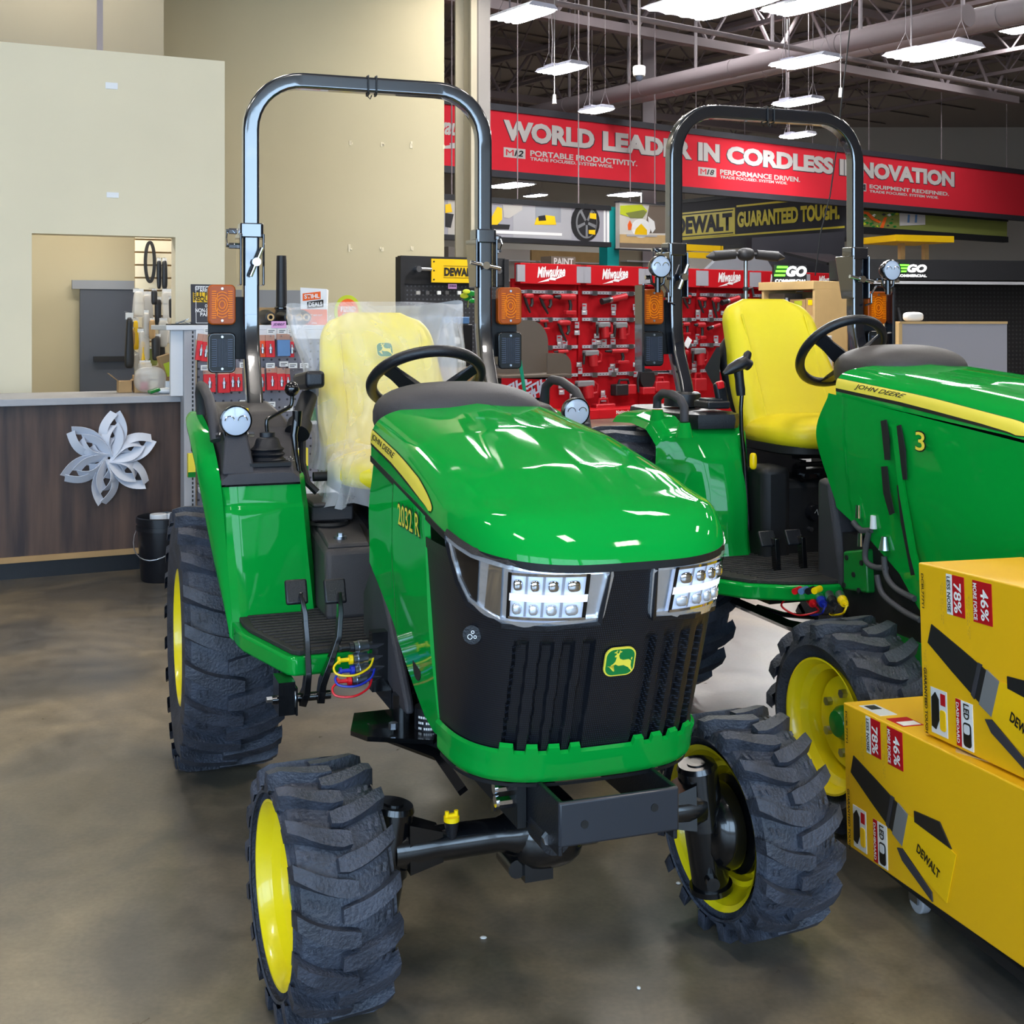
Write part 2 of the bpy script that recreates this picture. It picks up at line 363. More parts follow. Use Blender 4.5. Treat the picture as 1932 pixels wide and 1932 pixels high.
# --- left: partition with a service opening, tall wall behind it, return wall
WA = 25
PL = Plane(424, 8.7, WA)
s0 = PL.s_(-260); so0, so1 = PL.s_(60), PL.s_(331); zt = PL.rect(424, 115, 424.1, 116)[1]; zo = PL.rect(331, 447, 331.1, 448)[1]
lw = thing('wall_left_partition', '', '', PL.pt(0), PL.a); del lw['label'], lw['category']; struct(lw)
b = MB(); T_ = .16
b.bx(s0, 0, 0, T_, zo, zt); b.bx(so1, 0, 0, T_, 0, zo); b.bx(s0, so0, 0, T_, 0, zo); b.bx(so0, so1, 0, T_, 0, .95)
struct(b.obj('wall_left_face', 'beige_light', lw))
PB = Plane(838, 13.2, 20)
o = thing('wall_back', '', '', PB.pt(0), PB.a); del o['label'], o['category']; struct(o)
sb = PB.s_(275)
struct(MB().bx(sb, 0, 0, .25, 0, ROOF).obj('wall_back_face', 'beige', o))
b = MB(); rr = random.Random(5)
for px, py in ((660, 271), (722, 270), (777, 273), (660, 468), (720, 469), (777, 471), (835, 279)):
    s_, z_, *_ = PB.rect(px, py, px+1, py+1)
    for k in range(3): b.box(s_+rr.uniform(-.015, .015), -.003, z_+rr.uniform(-.02, .02), rr.uniform(.01, .03), .004, rr.uniform(.015, .05))
struct(b.obj('wall_back_patch', 'beige_light', o))
struct(MB().bx(sb-.2, sb, -2.2, .3, 3.15, ROOF).obj('wall_back_return', 'beige_grey', o))
struct(MB().bx(sb-7, sb-.2, -2.2, -2.0, 3.15, ROOF).obj('wall_grey', 'beige_grey', o))
b = MB()
s_, z_, ww, hh = PB.rect(500, 548, 640, 592)
b.bx(s_-.9, s_+.1, -.06, 0, z_-.6, z_+hh/2); struct(b.obj('trim_1', 'cement_grey', o))
# white paper tape left on the partition
for k, (x0, y0, x1, y1) in enumerate(((199, 156, 222, 168), (201, 363, 224, 373))):
    m_, z_, ww, hh = PL.rect(x0, y0, x1, y1)
    t = PL.thing('paper_strip', 'torn white paper strip stuck on pale wall, %s of two' % ('upper', 'lower')[k], 'paper', m_, .003, z_-hh/2)
    MB().bx(-ww/2, ww/2, -.001, .002, 0, hh).obj('strip', 'paper', t)
# --- steel column in front of the far department
PC = Plane(890, 13.6, 36)
o = thing('trim_2', '', '', PC.pt(0), PC.a); del o['label'], o['category']; struct(o)
b = MB(); hw = .115
b.bx(-hw, hw, -.16, -.14, 0, ROOF); b.bx(-hw, hw, .14, .16, 0, ROOF); b.bx(-.012, .012, -.14, .14, 0, ROOF)
struct(b.obj('column_web', 'column_beige', o))
struct(MB().bx(-hw+.075, hw, -.19, -.16, 0, ROOF).obj('column_cover', 'column_grey', o))
def lerp_tab(T, x):
    if x <= T[0][0]: return T[0][1]
    for (a, p), (b, q) in zip(T, T[1:]):
        if x <= b:
            k = (x-a)/(b-a); return p+(q-p)*k
    return T[-1][1]
ZC = [(-.39, 1.122), (-.25, 1.165), (-.046, 1.212), (.3, 1.268), (.74, 1.314)]
ZE = [(-.39, 1.050), (-.1, 1.080), (.06, 1.105), (.70, 1.165)]
YS, YF, YR, MN = .05, -.395, .70, 3.1
def nose_y(x, W, ys, yf): return yf+(ys-yf)*(1-max(0, 1-abs(x/W)**MN)**(1/MN))
def hood(t, v):          # t -1..1 across, v 0 nose .. 1 cowl
    ph = t*math.pi/2; W = .315-.025*v; n = 2.6+2.0*min(1, v*1.6)
    x = W*sgp(math.sin(ph), 2/n); yn = nose_y(x, W, YS, YF); y = yn+(YR-yn)*v
    ph=max(-math.pi/2,min(math.pi/2,ph)); c = abs(math.cos(ph))**(2/n)
    v=max(0,v); g = max(0,1-(1-min(v/.09, 1))**2.4)**.62
    zc = lerp_tab(ZC, y-.0); ze = lerp_tab(ZE, y)
    z = ze+(zc-ze)*c*g+.005*max(0, 1-abs(x)/.03)*min(1, v*8)
    return x, y, z-.016*abs(x)/W*min(1, v*6)*c
def nose(ph, z):         # grille shell: ph -1..1 around, z height
    k = min(.93, (z-.60)/.47); W = .278+.037*min(1, max(0, k))**.8; yf = -.232-.16*k
    p = ph*math.pi/2
    x = W*sgp(math.sin(p), 2/MN); y = YS+(yf-YS)*abs(math.cos(p))**(2/MN)
    return x, y, z
ZL = [(-.04, .615), (.1, .60), (.25,.64), (.40, .70), (.70, .89)]
def side(y, z): return -(.278+.037*min(1, max(0, (z-.6)/.47))**.8)
# ================================================================ tractors
OUT = 1
def make_tire(par, name, R, Wd, rr, nl, loc, out, lug=.024, hub='yellow_paint'):
    b = MB(); Rb = R-lug; h = Wd/2
    prof = [(rr-.004, -.72*h), (rr+.012, -.80*h), (rr+.03, -.86*h), (rr+(Rb-rr)*.5, -1.0*h), (Rb-.035, -.97*h), (Rb-.012, -.86*h), (Rb, -.6*h), (Rb+.003, 0)]
    prof = prof+[(r, -a) for r, a in prof[-2::-1]]
    b.lathe(prof, 72)
    pitch = 2*PI/nl; N = 7
    for sd in (-1, 1):
        for i in range(nl):
            t0 = i*pitch+(pitch/2 if sd > 0 else 0); vs = []
            for k in range(N+1):
                s = max(0, (k-1)/(N-1)); th = t0+.52*pitch*(1-(1-s)**1.9)
                a = sd*h*(1.0-1.16*s); hw = pitch*(.155+.035*s); rt = R-.006*(2*abs(s-.5))**2*0-.010*max(0, 1-s*5)**2; rb = Rb-.02
                if k == 0: a = sd*h*1.02; rt = R-.034; rb = R-.052; th -= .03*pitch
                if k == N: hw *= .72
                for q, r in ((-1.28, rb), (-1, rt), (1, rt), (1.28, rb)):
                    r2 = r if k else r
                    vs.append((a, r2*math.cos(th+hw*q), r2*math.sin(th+hw*q)))
            fs = []
            for k in range(N):
                for q in range(3): 
                    f = (4*k+q, 4*k+q+1, 4*k+5+q, 4*k+4+q); fs.append(f if sd < 0 else f[::-1])
            fs += [(0, 1, 2, 3), (4*N+3, 4*N+2, 4*N+1, 4*N)]
            b.add(vs, fs)
            for kk in (.30, .62):          # small ribs between the bars
                th = t0+pitch*.62+.12*pitch*kk; a0 = sd*h*(.85-.45*kk); r = Rb+.004
                b.add([(a0, r*math.cos(th-.02), r*math.sin(th-.02)), (a0+sd*.008, r*math.cos(th-.02), r*math.sin(th-.02)), (a0+sd*.004, r*math.cos(th+.05), r*math.sin(th+.05)), (a0-sd*.004, r*math.cos(th+.05), r*math.sin(th+.05))], [(0, 1, 2, 3)])
    t = b.obj(name, 'rubber', par, smooth=32); t.location = loc
    b = MB(); o = out
    p = [(rr+.010, .90*h), (rr+.004, .90*h), (rr-.006, .80*h), (rr-.012, .6*h), (rr-.030, .45*h), (rr-.036, .2*h), (rr-.036, -.3*h), (rr-.03, -.5*h), (rr-.010, -.70*h), (rr-.004, -.82*h), (rr+.010, -.90*h)]
    b.lathe([(r, a*o) for r, a in p], 56)
    d = .10*h*o
    b.lathe([(rr-.034, d-.05*o), (rr-.05, d-.045*o), (rr*.72, d+.012*o), (rr*.5, d+.018*o), (.0, d+.018*o)], 56)
    b.lathe([(rr-.034, d-.06*o), (rr*.7, d-.0*o), (.0, d+.006*o)], 56)
    b.obj('rim', 'yellow_paint', t, smooth=30)
    b = MB(); b.lathe([(.0, d+.055*o), (rr*.2, d+.05*o), (rr*.27, d+.03*o), (rr*.28, d+.012*o)], 32); b.obj('hub_cap', 'green_plain', t, smooth=40)
    for k in range(6):
        an = PI/6+k*PI/3; c = rr*.47; b = MB()
        b.cyl((d+.015*o, c*math.cos(an), c*math.sin(an)), (d+.035*o, c*math.cos(an), c*math.sin(an)), .014, n=6); b.obj('lug_nut', 'zinc', t)
    return t
def rsec(w, h, r): return rrect(w, h, r, 3)
def make_rops(par, guard=False, zc=1.83):
    pts = []
    for sx in (-1,):
        pts += [(-.45, 1.80, 1.02), (-.45, 1.825, 1.16), (-.45, 1.86, 1.28), (-.45, 1.92, 1.40), (-.45, 1.945, 1.50), (-.45, 1.95, 1.58), (-.45, 1.95, 2.2)]
        for a in range(0, 91, 10):
            t = math.radians(a); pts.append((-.45+.19*(1-math.cos(t)), 1.95, 2.243+.19*math.sin(t)))
    pts = pts+[(-x, y, z) for x, y, z in pts[::-1]]
    rp = MB().sweep(pts, rsec(.060, .058, .011), up=(0, -1, 0)).obj('rollover_bar', 'rops_black', par, smooth=60, wn=True)
    for sx in (-1, 1):
        b = MB(); x = .45*sx
        b.M = Matrix.Translation((x, 1.95, 0))
        b.prism(rrect(.084, .088, .012), zc+.015, zc+.068); b.M = Matrix()
        for q in (-1, 1):
            ox = x+q*.041
            b.add([(ox-.004, 1.90, zc-.16), (ox-.004, 1.99, zc-.16), (ox-.004, 2.04, zc+.03), (ox-.004, 1.90, zc+.03), (ox+.004, 1.90, zc-.16), (ox+.004, 1.99, zc-.16), (ox+.004, 2.04, zc+.03), (ox+.004, 1.90, zc+.03)],
                  [(0, 1, 2, 3), (7, 6, 5, 4), (0, 4, 5, 1), (1, 5, 6, 2), (2, 6, 7, 3), (3, 7, 4, 0)])
        b.obj('hinge_bracket', 'rops_black', rp, bevel=.004)
        b = MB(); tl = -.35 if sx < 0 else 1.35
        b.cyl((x-.012*sx-.062*math.sin(tl), 1.885, zc-.075+.055*math.cos(tl)), (x-.012*sx+.062*math.sin(tl), 1.885, zc-.075-.055*math.cos(tl)), .008, n=12)
        b.cyl((x-.012*sx, 1.895, zc-.075), (x-.012*sx, 1.870, zc-.075), .015, n=14)
        b.obj('locking_pin', 'chrome', rp, smooth=40)
        b = MB()
        for dz in (-.012, .042): 
            b.cyl((x+sx*.045, 1.99, zc+dz), (x+sx*.075, 1.985, zc+dz), .011, n=6); b.cyl((x+sx*.07, 1.985, zc+dz), (x+sx*.085, 1.985, zc+dz), .007, n=8)
        b.tube([(x+sx*.08, 1.985, zc+.042), (x+sx*.085, 1.97, zc+.015), (x+sx*.08, 1.985, zc-.012)], .003, 6)
        b.obj('hinge_bolt', 'chrome', rp, smooth=40)
        # light bracket plate with signal and reflector
        xs = .555*sx
        pl = MB(); pl.bx(.44*sx, .60*sx, 1.975, 1.982, 1.40, 1.63); pl.obj('lamp_bracket', 'black_matte', rp, bevel=.003)
        for nm, z, lens, rim in (('turn_signal', 1.600, 'amber', 'amber_dark'), ('reflector', 1.425, 'lens_black', 'black_gloss')):
            b = MB(); b.M = face_M(xs, 1.965, z); b.prism(rrect(.098, .146, .018), 0, .035); s_ = b.obj(nm, rim, rp, bevel=.004)
            b = MB(); b.M = face_M(xs, 1.93, z); b.prism(rrect(.086, .134, .014), 0, .005); b.k = 1
            for k in range(13):
                zz = -.048+k*.008
                for q in (-1, 1): b.box(q*.029, zz, .007, .016, .0038, .004)
            if nm == 'turn_signal':
                for r in (.010, .018, .026, .034):
                    b.sweep([(r*math.cos(t*PI/12), r*1.35*math.sin(t*PI/12), .0065) for t in range(24) if abs(r*math.cos(t*PI/12)) < .023], [(-.0015, -.0015), (.0015, -.0015), (.0015, .002), (-.0015, .002)], closed=r < .02, up=(0, 0, 1))
            else:
                for k in range(9): b.box(-.02+k*.005, 0, .0065, .0015, .10, .002)
            b.obj('lens', [rim if nm == 'turn_signal' else 'black_ink', lens], rp)  # darker base colour puts shade into the gaps between the ridges
            for q in (-1, 1): b = MB(); b.cyl((xs, 1.926, z+q*.058), (xs, 1.920, z+q*.058), .0045, n=10); b.obj('screw', 'zinc', rp)
        if guard:
            b = MB(); x0 = xs-.07*sx
            pts2 = [(xs-.058*sx, 1.9, 1.33), (xs+.06*sx, 1.9, 1.33), (xs+.06*sx, 1.9, 1.695), (xs-.03*sx, 1.9, 1.695), (xs-.055*sx, 1.9, 1.66), (xs-.055*sx, 1.9, 1.62), (xs-.085*sx, 1.9, 1.61)]
            b.tube(pts2, .005, 8)
            b.sweep([(xs+.065*sx, 1.93, 1.33), (xs+.065*sx, 1.93, 1.69)], [(-.035, -.004), (.035, -.004), (.035, .004), (-.035, .004)], up=(0, 1, 0)); b.obj('lamp_guard', 'rops_black', rp)
            make_lamp(rp, 'work_lamp', (xs+.01*sx, 1.86, 1.765), .045, 'black_gloss', stem=.07)
    b = MB()
    for x in (-.012, .02): b.sweep([(x+.004*math.cos(t*PI/6), 1.95+.034*sgp(math.cos(t*PI/6), .4), 2.433+.036*sgp(math.sin(t*PI/6), .4)) for t in range(12)], [(-.0025, -.0025), (.0025, -.0025), (.0025, .0025), (-.0025, .0025)], closed=True)
    b.tube([(-.012, 1.915, 2.40), (-.02, 1.91, 2.385), (-.012, 1.905, 2.375), (-.005, 1.91, 2.39)], .0025, 6)
    b.obj('cable_tie', 'black_matte', rp)
    return rp
def make_lamp(par, name, c, r, body, stem=.05, tilt=0):
    x, y, z = c; b = MB()
    b.M = Matrix.Translation(c) @ Matrix.Rotation(tilt, 4, 'X')
    b.lathe([(0, .045), (r*.55, .043), (r*.95, .012), (r*1.04, -.008), (r*1.04, -.022), (r*.94, -.024)], 32, 'Y')
    b.M = Matrix()
    b.tube([(x-r*.7, y+.01, z-r*.75), (x-r*.6, y+.01, z-r*1.5), (x, y+.015, z-r*1.15-stem*.5)], .006, 8); b.tube([(x+r*.7, y+.01, z-r*.75), (x+r*.6, y+.01, z-r*1.5), (x, y+.015, z-r*1.15-stem*.5)], .006, 8)
    b.cyl((x, y+.01, z-r*.8-stem), (x, y+.01, z-r*.8), .012, n=10)
    l = b.obj(name, body, par, smooth=40)
    b = MB(); b.M = Matrix.Translation(c) @ Matrix.Rotation(tilt, 4, 'X'); b.lathe([(0, -.026), (r*.5, -.0255), (r*.95, -.021), (r*.96, -.015)], 32, 'Y'); b.M = Matrix()
    b.obj('lens', 'lens_white', l, smooth=40)
    b = MB(); b.M = Matrix.Translation(c) @ Matrix.Rotation(tilt, 4, 'X')
    for q in (-1, 1):
        b.lathe([(r*.30, -.0275), (r*.36, -.030), (r*.42, -.0275)], 20, 'Y') if 0 else b.sweep([(q*r*.42+r*.3*math.cos(t), -.028, r*.05+r*.3*math.sin(t)) for t in [PI*k/10 for k in range(11)]], [(-.001, -.001), (.001, -.001), (.001, .001), (-.001, .001)])
    b.obj('reflector', 'chrome', l)
    for q in (-1, 1): b = MB(); b.cyl((x+q*r*.85, y+.01, z-r*1.0), (x+q*r*1.25, y+.01, z-r*1.0), .009, n=6); b.obj('lamp_bolt', 'chrome', l)
    return l
def loft_obj(name, secs, m, par, smooth=40, caps=True, sub=0):
    b = MB(); n = len(secs[0]); vs = [p for s_ in secs for p in s_]; fs = []
    for j in range(len(secs)-1):
        fs += [(j*n+i, j*n+(i+1) % n, (j+1)*n+(i+1) % n, (j+1)*n+i) for i in range(n)]
    if caps: fs += [tuple(range(n))[::-1], tuple((len(secs)-1)*n+i for i in range(n))]
    b.add(vs, fs); return b.obj(name, m, par, smooth=smooth, sub=sub)
def sell(cx, cy, cz, rx, ry, e, n=28):      # horizontal superellipse section
    return [(cx+rx*sgp(math.cos(2*PI*i/n), e), cy+ry*sgp(math.sin(2*PI*i/n), e), cz) for i in range(n)]
def make_seat(par, y0=0, z0=0, wide=1.0, tall=.55):
    secs = []; N = 30
    for k in range(N+1):
        t = k/N; z = z0+1.02+tall*t; e = .55
        w = wide*(.235+.012*math.sin(PI*min(1, t*1.6))-.035*t**2.2); y = y0+1.63+.26*t; d = .060-.015*t
        if k == 0: w *= .9
        tt = max(0, (t-.82)/.18); w *= .62+.38*math.sqrt(max(0, 1-tt**2.2)); d *= (1-tt**2*.6); 
        s_ = sell(0, y, z, w, d, e, 48)
        s2 = []
        for (px_, py_, pz_) in s_:      # side bolsters stand proud of the middle on the front
            f = abs(px_)/w
            if py_ < y: py_ -= .022*math.exp(-((f-.8)/.18)**2)*min(1, 4*t*(1-t)+.1)
            s2.append((px_, py_, pz_))
        secs.append(s2)
    a, c = secs[-1], secs[-1]
    secs.append([(x*.8, (y-(y0+1.89))*.5+y0+1.89, z+.012) for x, y, z in c])
    seat = loft_obj('seat_backrest', secs, 'seat_yellow', par, 60)
    b = MB(); b.ell((0, y0+1.49, z0+1.035), (wide*.245, .255, .072), 40, 16, .5, .75)
    b.obj('seat_cushion', 'seat_yellow', par, smooth=60)
    b = MB(); b.M = Matrix.Translation((0, y0+1.80, z0+1.24)) @ Matrix.Rotation(-.43, 4, 'X'); b.ell((0, 0, 0), (wide*.238, .045, .235), 32, 14, .5, .6); b.M = Matrix(); b.ell((0, y0+1.5, z0+.985), (wide*.24, .24, .03), 32, 8, .5, .5)
    b.obj('seat_shell', 'black_matte', par, smooth=60)
    b = MB()
    for q in (-1, 1):
        b.sweep([(q*wide*.15, y0+1.575+.26*t-.004, z0+1.02+tall*t) for t in (.0, .2, .45, .7, .9)], [(-.003, -.003), (.003, -.003), (.003, .004), (-.003, .004)])
    b.obj('seat_piping', 'seat_yellow', par, smooth=60)
    return seat
def make_wheel(par, c, R, tilt, m='black_satin'):
    M = Matrix.Translation(c) @ Matrix.Rotation(tilt, 4, 'X')
    b = MB(); b.M = M
    n = 72
    b.sweep([(R*math.cos(2*PI*i/n), R*math.sin(2*PI*i/n), 0) for i in range(n)], [(.0185*math.cos(2*PI*k/10), .0185*math.sin(2*PI*k/10)) for k in range(10)], closed=True, up=(0, 0, 1))
    for v in range(len(b.v)):      # finger grips
        q = b.v[v]-Vector(c); 
    w_ = b.obj('steering_wheel', m, par, smooth=60)
    b = MB(); b.M = M
    for a in (-150, -30, 90):
        t = math.radians(a); d = Vector((math.cos(t), math.sin(t), 0)); q = Vector((-d.y, d.x, 0))
        ps = [d*R*.98+Vector((0, 0, -.004)), d*R*.72+Vector((0, 0, -.022)), d*R*.4+Vector((0, 0, -.05)), d*.02+Vector((0, 0, -.075))]
        b.sweep(ps, [(-.006, -.02), (.006, -.02), (.006, .02), (-.006, .02)], up=(0, 0, 1), rad=[1.0, 1.2, 1.5, 1.6])
        for sg in (-1, 1): b.tube([p_+q*sg*.018*(1.3-.1*i) for i, p_ in enumerate(ps[:3])], .006, 6)
    b.cyl((0, 0, -.10), (0, 0, -.05), .045, .055, n=24); b.obj('spokes', m, w_, smooth=40)
    b = MB(); b.M = M; b.cyl((0, 0, -.42), (0, 0, -.09), .035, n=16); b.obj('steering_column', 'black_matte', w_, smooth=40)
    return w_
def make_badge(par, M, w, h):
    b = MB(); b.M = M; b.prism(rrect(w, h, w*.28, 6), 0, .004); bd = b.obj('emblem', 'logo_yellow', par)
    b = MB(); b.M = M; b.prism(rrect(w*.90, h*.90, w*.24, 6), .0, .0052); b.obj('emblem_field', 'logo_green', bd)
    body = [(-.40, -.12), (-.26, -.16), (-.16, -.06), (-.05, -.12), (.12, -.11), (.28, -.20), (.40, -.34), (.43, -.33), (.36, -.14), (.36, .02), (.28, .08), (.10, .07), (-.02, .12), (-.07, .25), (-.04, .31), (-.12, .29), (-.2, .24), (-.2, .2), (-.13, .2), (-.16, .04), (-.22, -.04), (-.30, -.10), (-.22, -.22), (-.16, -.30), (-.20, -.31), (-.30, -.20), (-.36, -.12)]
    b = MB(); b.M = M
    b.prism([(x*w*.98, y*h) for x, y in body], 0, .0062)
    for pts in (((-.12, .28), (-.16, .38), (-.12, .42)), ((-.1, .28), (-.04, .36), (-.05, .42)), ((-.05, .35), (.02, .38)), ((-.15, .35), (-.22, .36)), ((.36, .06), (.37, .14))):
        b.sweep([(x*w, y*h, .005) for x, y in pts], [(-.008*w, -.0012), (.008*w, -.0012), (.008*w, .0012), (-.008*w, .0012)], up=(0, 0, 1))
    b.obj('emblem_deer', 'logo_yellow', bd)
    return bd
TH = math.radians(19.6)
T1 = thing('compact_tractor', 'green compact tractor in the foreground with its yellow seat wrapped in plastic', 'tractor', (.117, 2.90, 0), TH, 'green compact tractors')
def tractor_front(par):
    # ---- hood
    b = MB(); nu, nv = 61, 70
    def hv(j): return (j/(nv-1))**1.7
    vs = []; 
    b.grid(lambda u, v: hood(u*2-1, v**1.9), nu, nv)
    hd = b.obj('hood', 'green', par, smooth=50, solid=0)
    b = MB()              # rolled lower lip of the hood
    pts = [hood(-1, 1-k/30) for k in range(31)]+[hood(-1+2*k/60, 0) for k in range(1, 60)]+[hood(1, k/30) for k in range(31)]
    b.sweep([(x*.992, y+.003, z-.006) for x, y, z in pts], [(-.008, -.004), (.008, -.004), (.008, .004), (-.008, .004)], up=(0, 0, 1)); b.obj('hood_edge', 'black_matte', hd)
    def on_hood(t, v, off):
        e = 1e-3; p = Vector(hood(t, v)); a = Vector(hood(min(t+e, 1), v))-Vector(hood(max(t-e, -1), v)); c = Vector(hood(t, v+e))-Vector(hood(t, max(v-e, 0)))
        n = a.cross(c); n.normalize()
        if n.z < 0 and abs(n.z) > .05: n = -n
        if n.x*p.x < 0 and abs(n.z) <= .05: n = -n
        return p+n*off
    for sg in (-1, 1):
        def band(k0, k1, v0, v1, off, nm, m, par_):
            # stripe tapering to a point towards the nose: k across 0 low .. 1 high
            def fn(u, w):
                v = v0+(v1-v0)*u; q = min(1, max(0, (v-.045)/.30))**.55
                lo = .975; hi = lo-.165*q*(.86+.14*v)+.0
                t = lo+(hi-lo)*(k0+(k1-k0)*w)
                return on_hood(sg*min(t, .999), v, off)
            b = MB(); b.grid(fn, 60, 9, flip=sg > 0); return b.obj(nm, m, par_, smooth=60)
        st = band(-.1, 1.08, .02, 1, .0012, 'side_stripe_edge', 'black_ink', hd) if 0 else band(0, 1, .035, 1, .0012, 'side_stripe_edge', 'black_ink', hd)
        b = MB()
        band(.10, .93, .055, 1, .0022, 'side_stripe', 'logo_yellow', hd)
        def fm(p, sg=sg):
            v = .79+p.x*(-sg if sg < 0 else -sg)*-1*0
            vv = .80+(p.x if sg > 0 else -p.x)
            return on_hood(sg*(.897-p.y), vv, .0034)
        text('side_lettering', 'JOHN DEERE', 'black_ink', hd, None, .36, .085, .012, fmap=fm)
    b = MB()
    # ---- side panels
    def zlow(y): return lerp_tab([(-.04, .598), (.10, .585), (.18, .598), (.32, .69), (.45, .775), (.69, .89)], y)
    for sg in (-1, 1):
        b = MB()
        def fn(u, w):
            y = .042+.625*u; z0 = zlow(y); z1 = lerp_tab(ZE, y)-.006
            z = z0+(z1-z0)*w; x = side(y, z)
            st = 1/(1+math.exp((y-.40)/.006)); x += .026*max(0, min(1, (y-.05)/.65))*w-.003*st
            x -= .005*math.exp(-((w-.5)/.25)**2)
            if u == 0: x += .012
            return (x*-sg, y, z)
        b.grid(fn, 66, 24, flip=sg < 0)
        sp = b.obj('side_panel', 'green', par, smooth=40)
        def fm(p, sg=sg):
            y = .185-p.x*(1 if sg < 0 else -1); z = 1.068+p.y; return Vector(((side(y, z)-.005)*-sg, y, z))
        text('model_number', '2032 R', 'black_ink', sp, None, .205, .060, .03, fmap=fm)
        text('model_number', '2032 R', 'logo_yellow', sp, None, .198, .052, .008, fmap=lambda p, sg=sg, fm=fm: fm(p)+Vector((.0012*sg, 0, 0)))
        b = MB(); yy, zz = .19, .655
        b.cyl((side(yy, zz)*-sg*1.0+sg*.008, yy+.02, zz+.06), (side(yy, zz)*-sg*.9, yy+.02, zz+.06), .038, n=24); b.obj('panel_grommet', 'black_matte', sp, smooth=40)
    # ---- grille shell
    b = MB()
    def rib(x, z):
        ax = abs(x); d = 0
        for c in (.070, .1145, .158, .205):
            d += .017*max(0, min(1, (.0135-abs(ax-c))/.004))
        top = .885 if ax < .21 else .88
        return d*max(0, min(1, (top-z)/.01)) if ax < .25 else 0
    us = sorted(set([round(-1+2*i/110, 4) for i in range(111)]+[sg*math.asin((c+e)/.292)**1*2/PI*1 for sg in (-1, 1) for c in (.070, .1145, .158, .205) for e in (-.0137, -.0095, .0095, .0137)]))
    us = [-1+2*i/260 for i in range(261)]
    zs = [.612+i*.0118 for i in range(38)]
    def fn(u, w):
        ph = us[int(round(u*260))]; ph = sgp(ph, 1.5) if 1 else ph; z = zs[int(round(w*37))]; x, y, _ = nose(ph, z); d = rib(x, z)
        n = Vector((x*.9, y-YS-.1, 0)).normalized(); return (x-n.x*d, y-n.y*d, z)
    b.grid(fn, 261, 38); gr = b.obj('grille', 'grille_mesh', par, smooth=35)
    # head lamp surrounds and lamps, laid on the shell
    def on(ph, z, off):
        x, y, _ = nose(ph, z); n = Vector((x*.75, y-YS-.12, 0)).normalized(); return Vector((x+n.x*off, y+n.y*off, z))
    def patch(name, poly, off, m, par_, thick=0, N=16):       # polygon (top row, bottom row) on the shell
        top, bot = poly; b = MB()
        def at(row, u):
            k = u*(len(row)-1); i = min(int(k), len(row)-2); f = k-i
            return row[i][0]+(row[i+1][0]-row[i][0])*f, row[i][1]+(row[i+1][1]-row[i][1])*f
        def f2(u, w):
            a = at(top, u); c = at(bot, u); ph = a[0]+(c[0]-a[0])*w; z = a[1]+(c[1]-a[1])*w
            return on(ph, z, off)
        b.grid(f2, 4*N+1, N+1); 
        if thick:
            rim = [f2(k/40, 0) for k in range(41)]+[f2(1, k/10) for k in range(1, 11)]+[f2(1-k/40, 1) for k in range(1, 41)]+[f2(0, 1-k/10) for k in range(1, 10)]
            b.sweep(rim, [(-.006, -.009), (.006, -.009), (.006, .008), (-.006, .008)], closed=True, up=(0, -1, 0))
        return b.obj(name, m, par_, smooth=50)
    top = [(-.86, 1.078), (-.77, 1.066), (-.675, 1.056), (-.464, 1.046), (-.25, 1.040), (-.038, 1.038)]
    bot = [(-.845, 1.066), (-.775, .995), (-.70, .955), (-.48, .924), (-.25, .925), (-.052, .932)]
    for sg in (-1, 1):
        f = (lambda r: r) if sg < 0 else (lambda r: [(-p, z) for p, z in r][::-1])
        lamp = patch('headlamp', (f(top), f(bot)), .004, 'chrome_facet', gr, thick=1)
        # black frame around each lamp
        b = MB(); ring = [on(p, z, .006) for p, z in f(top)]+[on(p, z, .006) for p, z in f(bot)[::-1]]
        b.sweep([p_+Vector((0, 0, .006 if i < 6 else -.006)) for i, p_ in enumerate(ring)], [(-.007, -.007), (.007, -.007), (.007, .004), (-.007, .004)], closed=True, up=(0, -1, 0)); b.obj('lamp_frame', 'black_satin', lamp)
        q = lambda a, c, z0, z1: (f([(a, z1), ((a+c)/2, z1), (c, z1)]), f([(a, z0), ((a+c)/2, z0), (c, z0)]))
        patch('lamp_well', q(-.455, -.098, .936, 1.032), .006, 'lamp_soft', lamp)
        patch('lens_outer', (f([(-.858, 1.078), (-.77, 1.066), (-.70, 1.059), (-.64, 1.054)]), f([(-.85, 1.070), (-.775, .995), (-.70, .957), (-.65, .948)])), .007, 'black_gloss', lamp)
        patch('chrome_pillar', (f([(-.575, 1.052), (-.545, 1.050), (-.50, 1.048)]), f([(-.60, .935), (-.56, .93), (-.50, .926)])), .009, 'chrome', lamp)
        for k in range(4):
            a = -.448+.085*k
            pp = (a+.04)*(1 if sg < 0 else -1); b = MB(); c = on(pp, 1.008, .012)
            w_ = abs(on(a, 1, 0).x-on(a+.078, 1, 0).x)*.5
            b.ell((c.x, c.y, c.z), (max(w_*.72, .010), .006, .012), 16, 8, .6, .7); b.obj('led_reflector', 'chrome', lamp, smooth=60)
            b = MB(); c = on(pp, .957, .012); b.ell((c.x, c.y, c.z), (max(w_*.72, .010), .006, .012), 16, 8, .6, .7); b.obj('led_reflector', 'chrome_facet', lamp, smooth=60)
        patch('light_bar', q(-.452, -.10, .974, .990), .016, 'lamp_lit', lamp)
        patch('lamp_trim', q(-.452, -.10, .934, .940), .016, 'chrome', lamp)
        for z0, z1 in ((1.028, 1.034),): patch('lamp_trim', q(-.455, -.10, z0, z1), .014, 'chrome', lamp)
        for a, c in ((-.465, -.445), (-.112, -.098)):
            patch('lamp_trim', q(a, c, .934, 1.034), .014, 'black_gloss', lamp)
        for a in (-.365, -.28, -.195): patch('lamp_trim', q(a-.006, a+.006, .940, 1.030), .009, 'tag_grey', lamp)
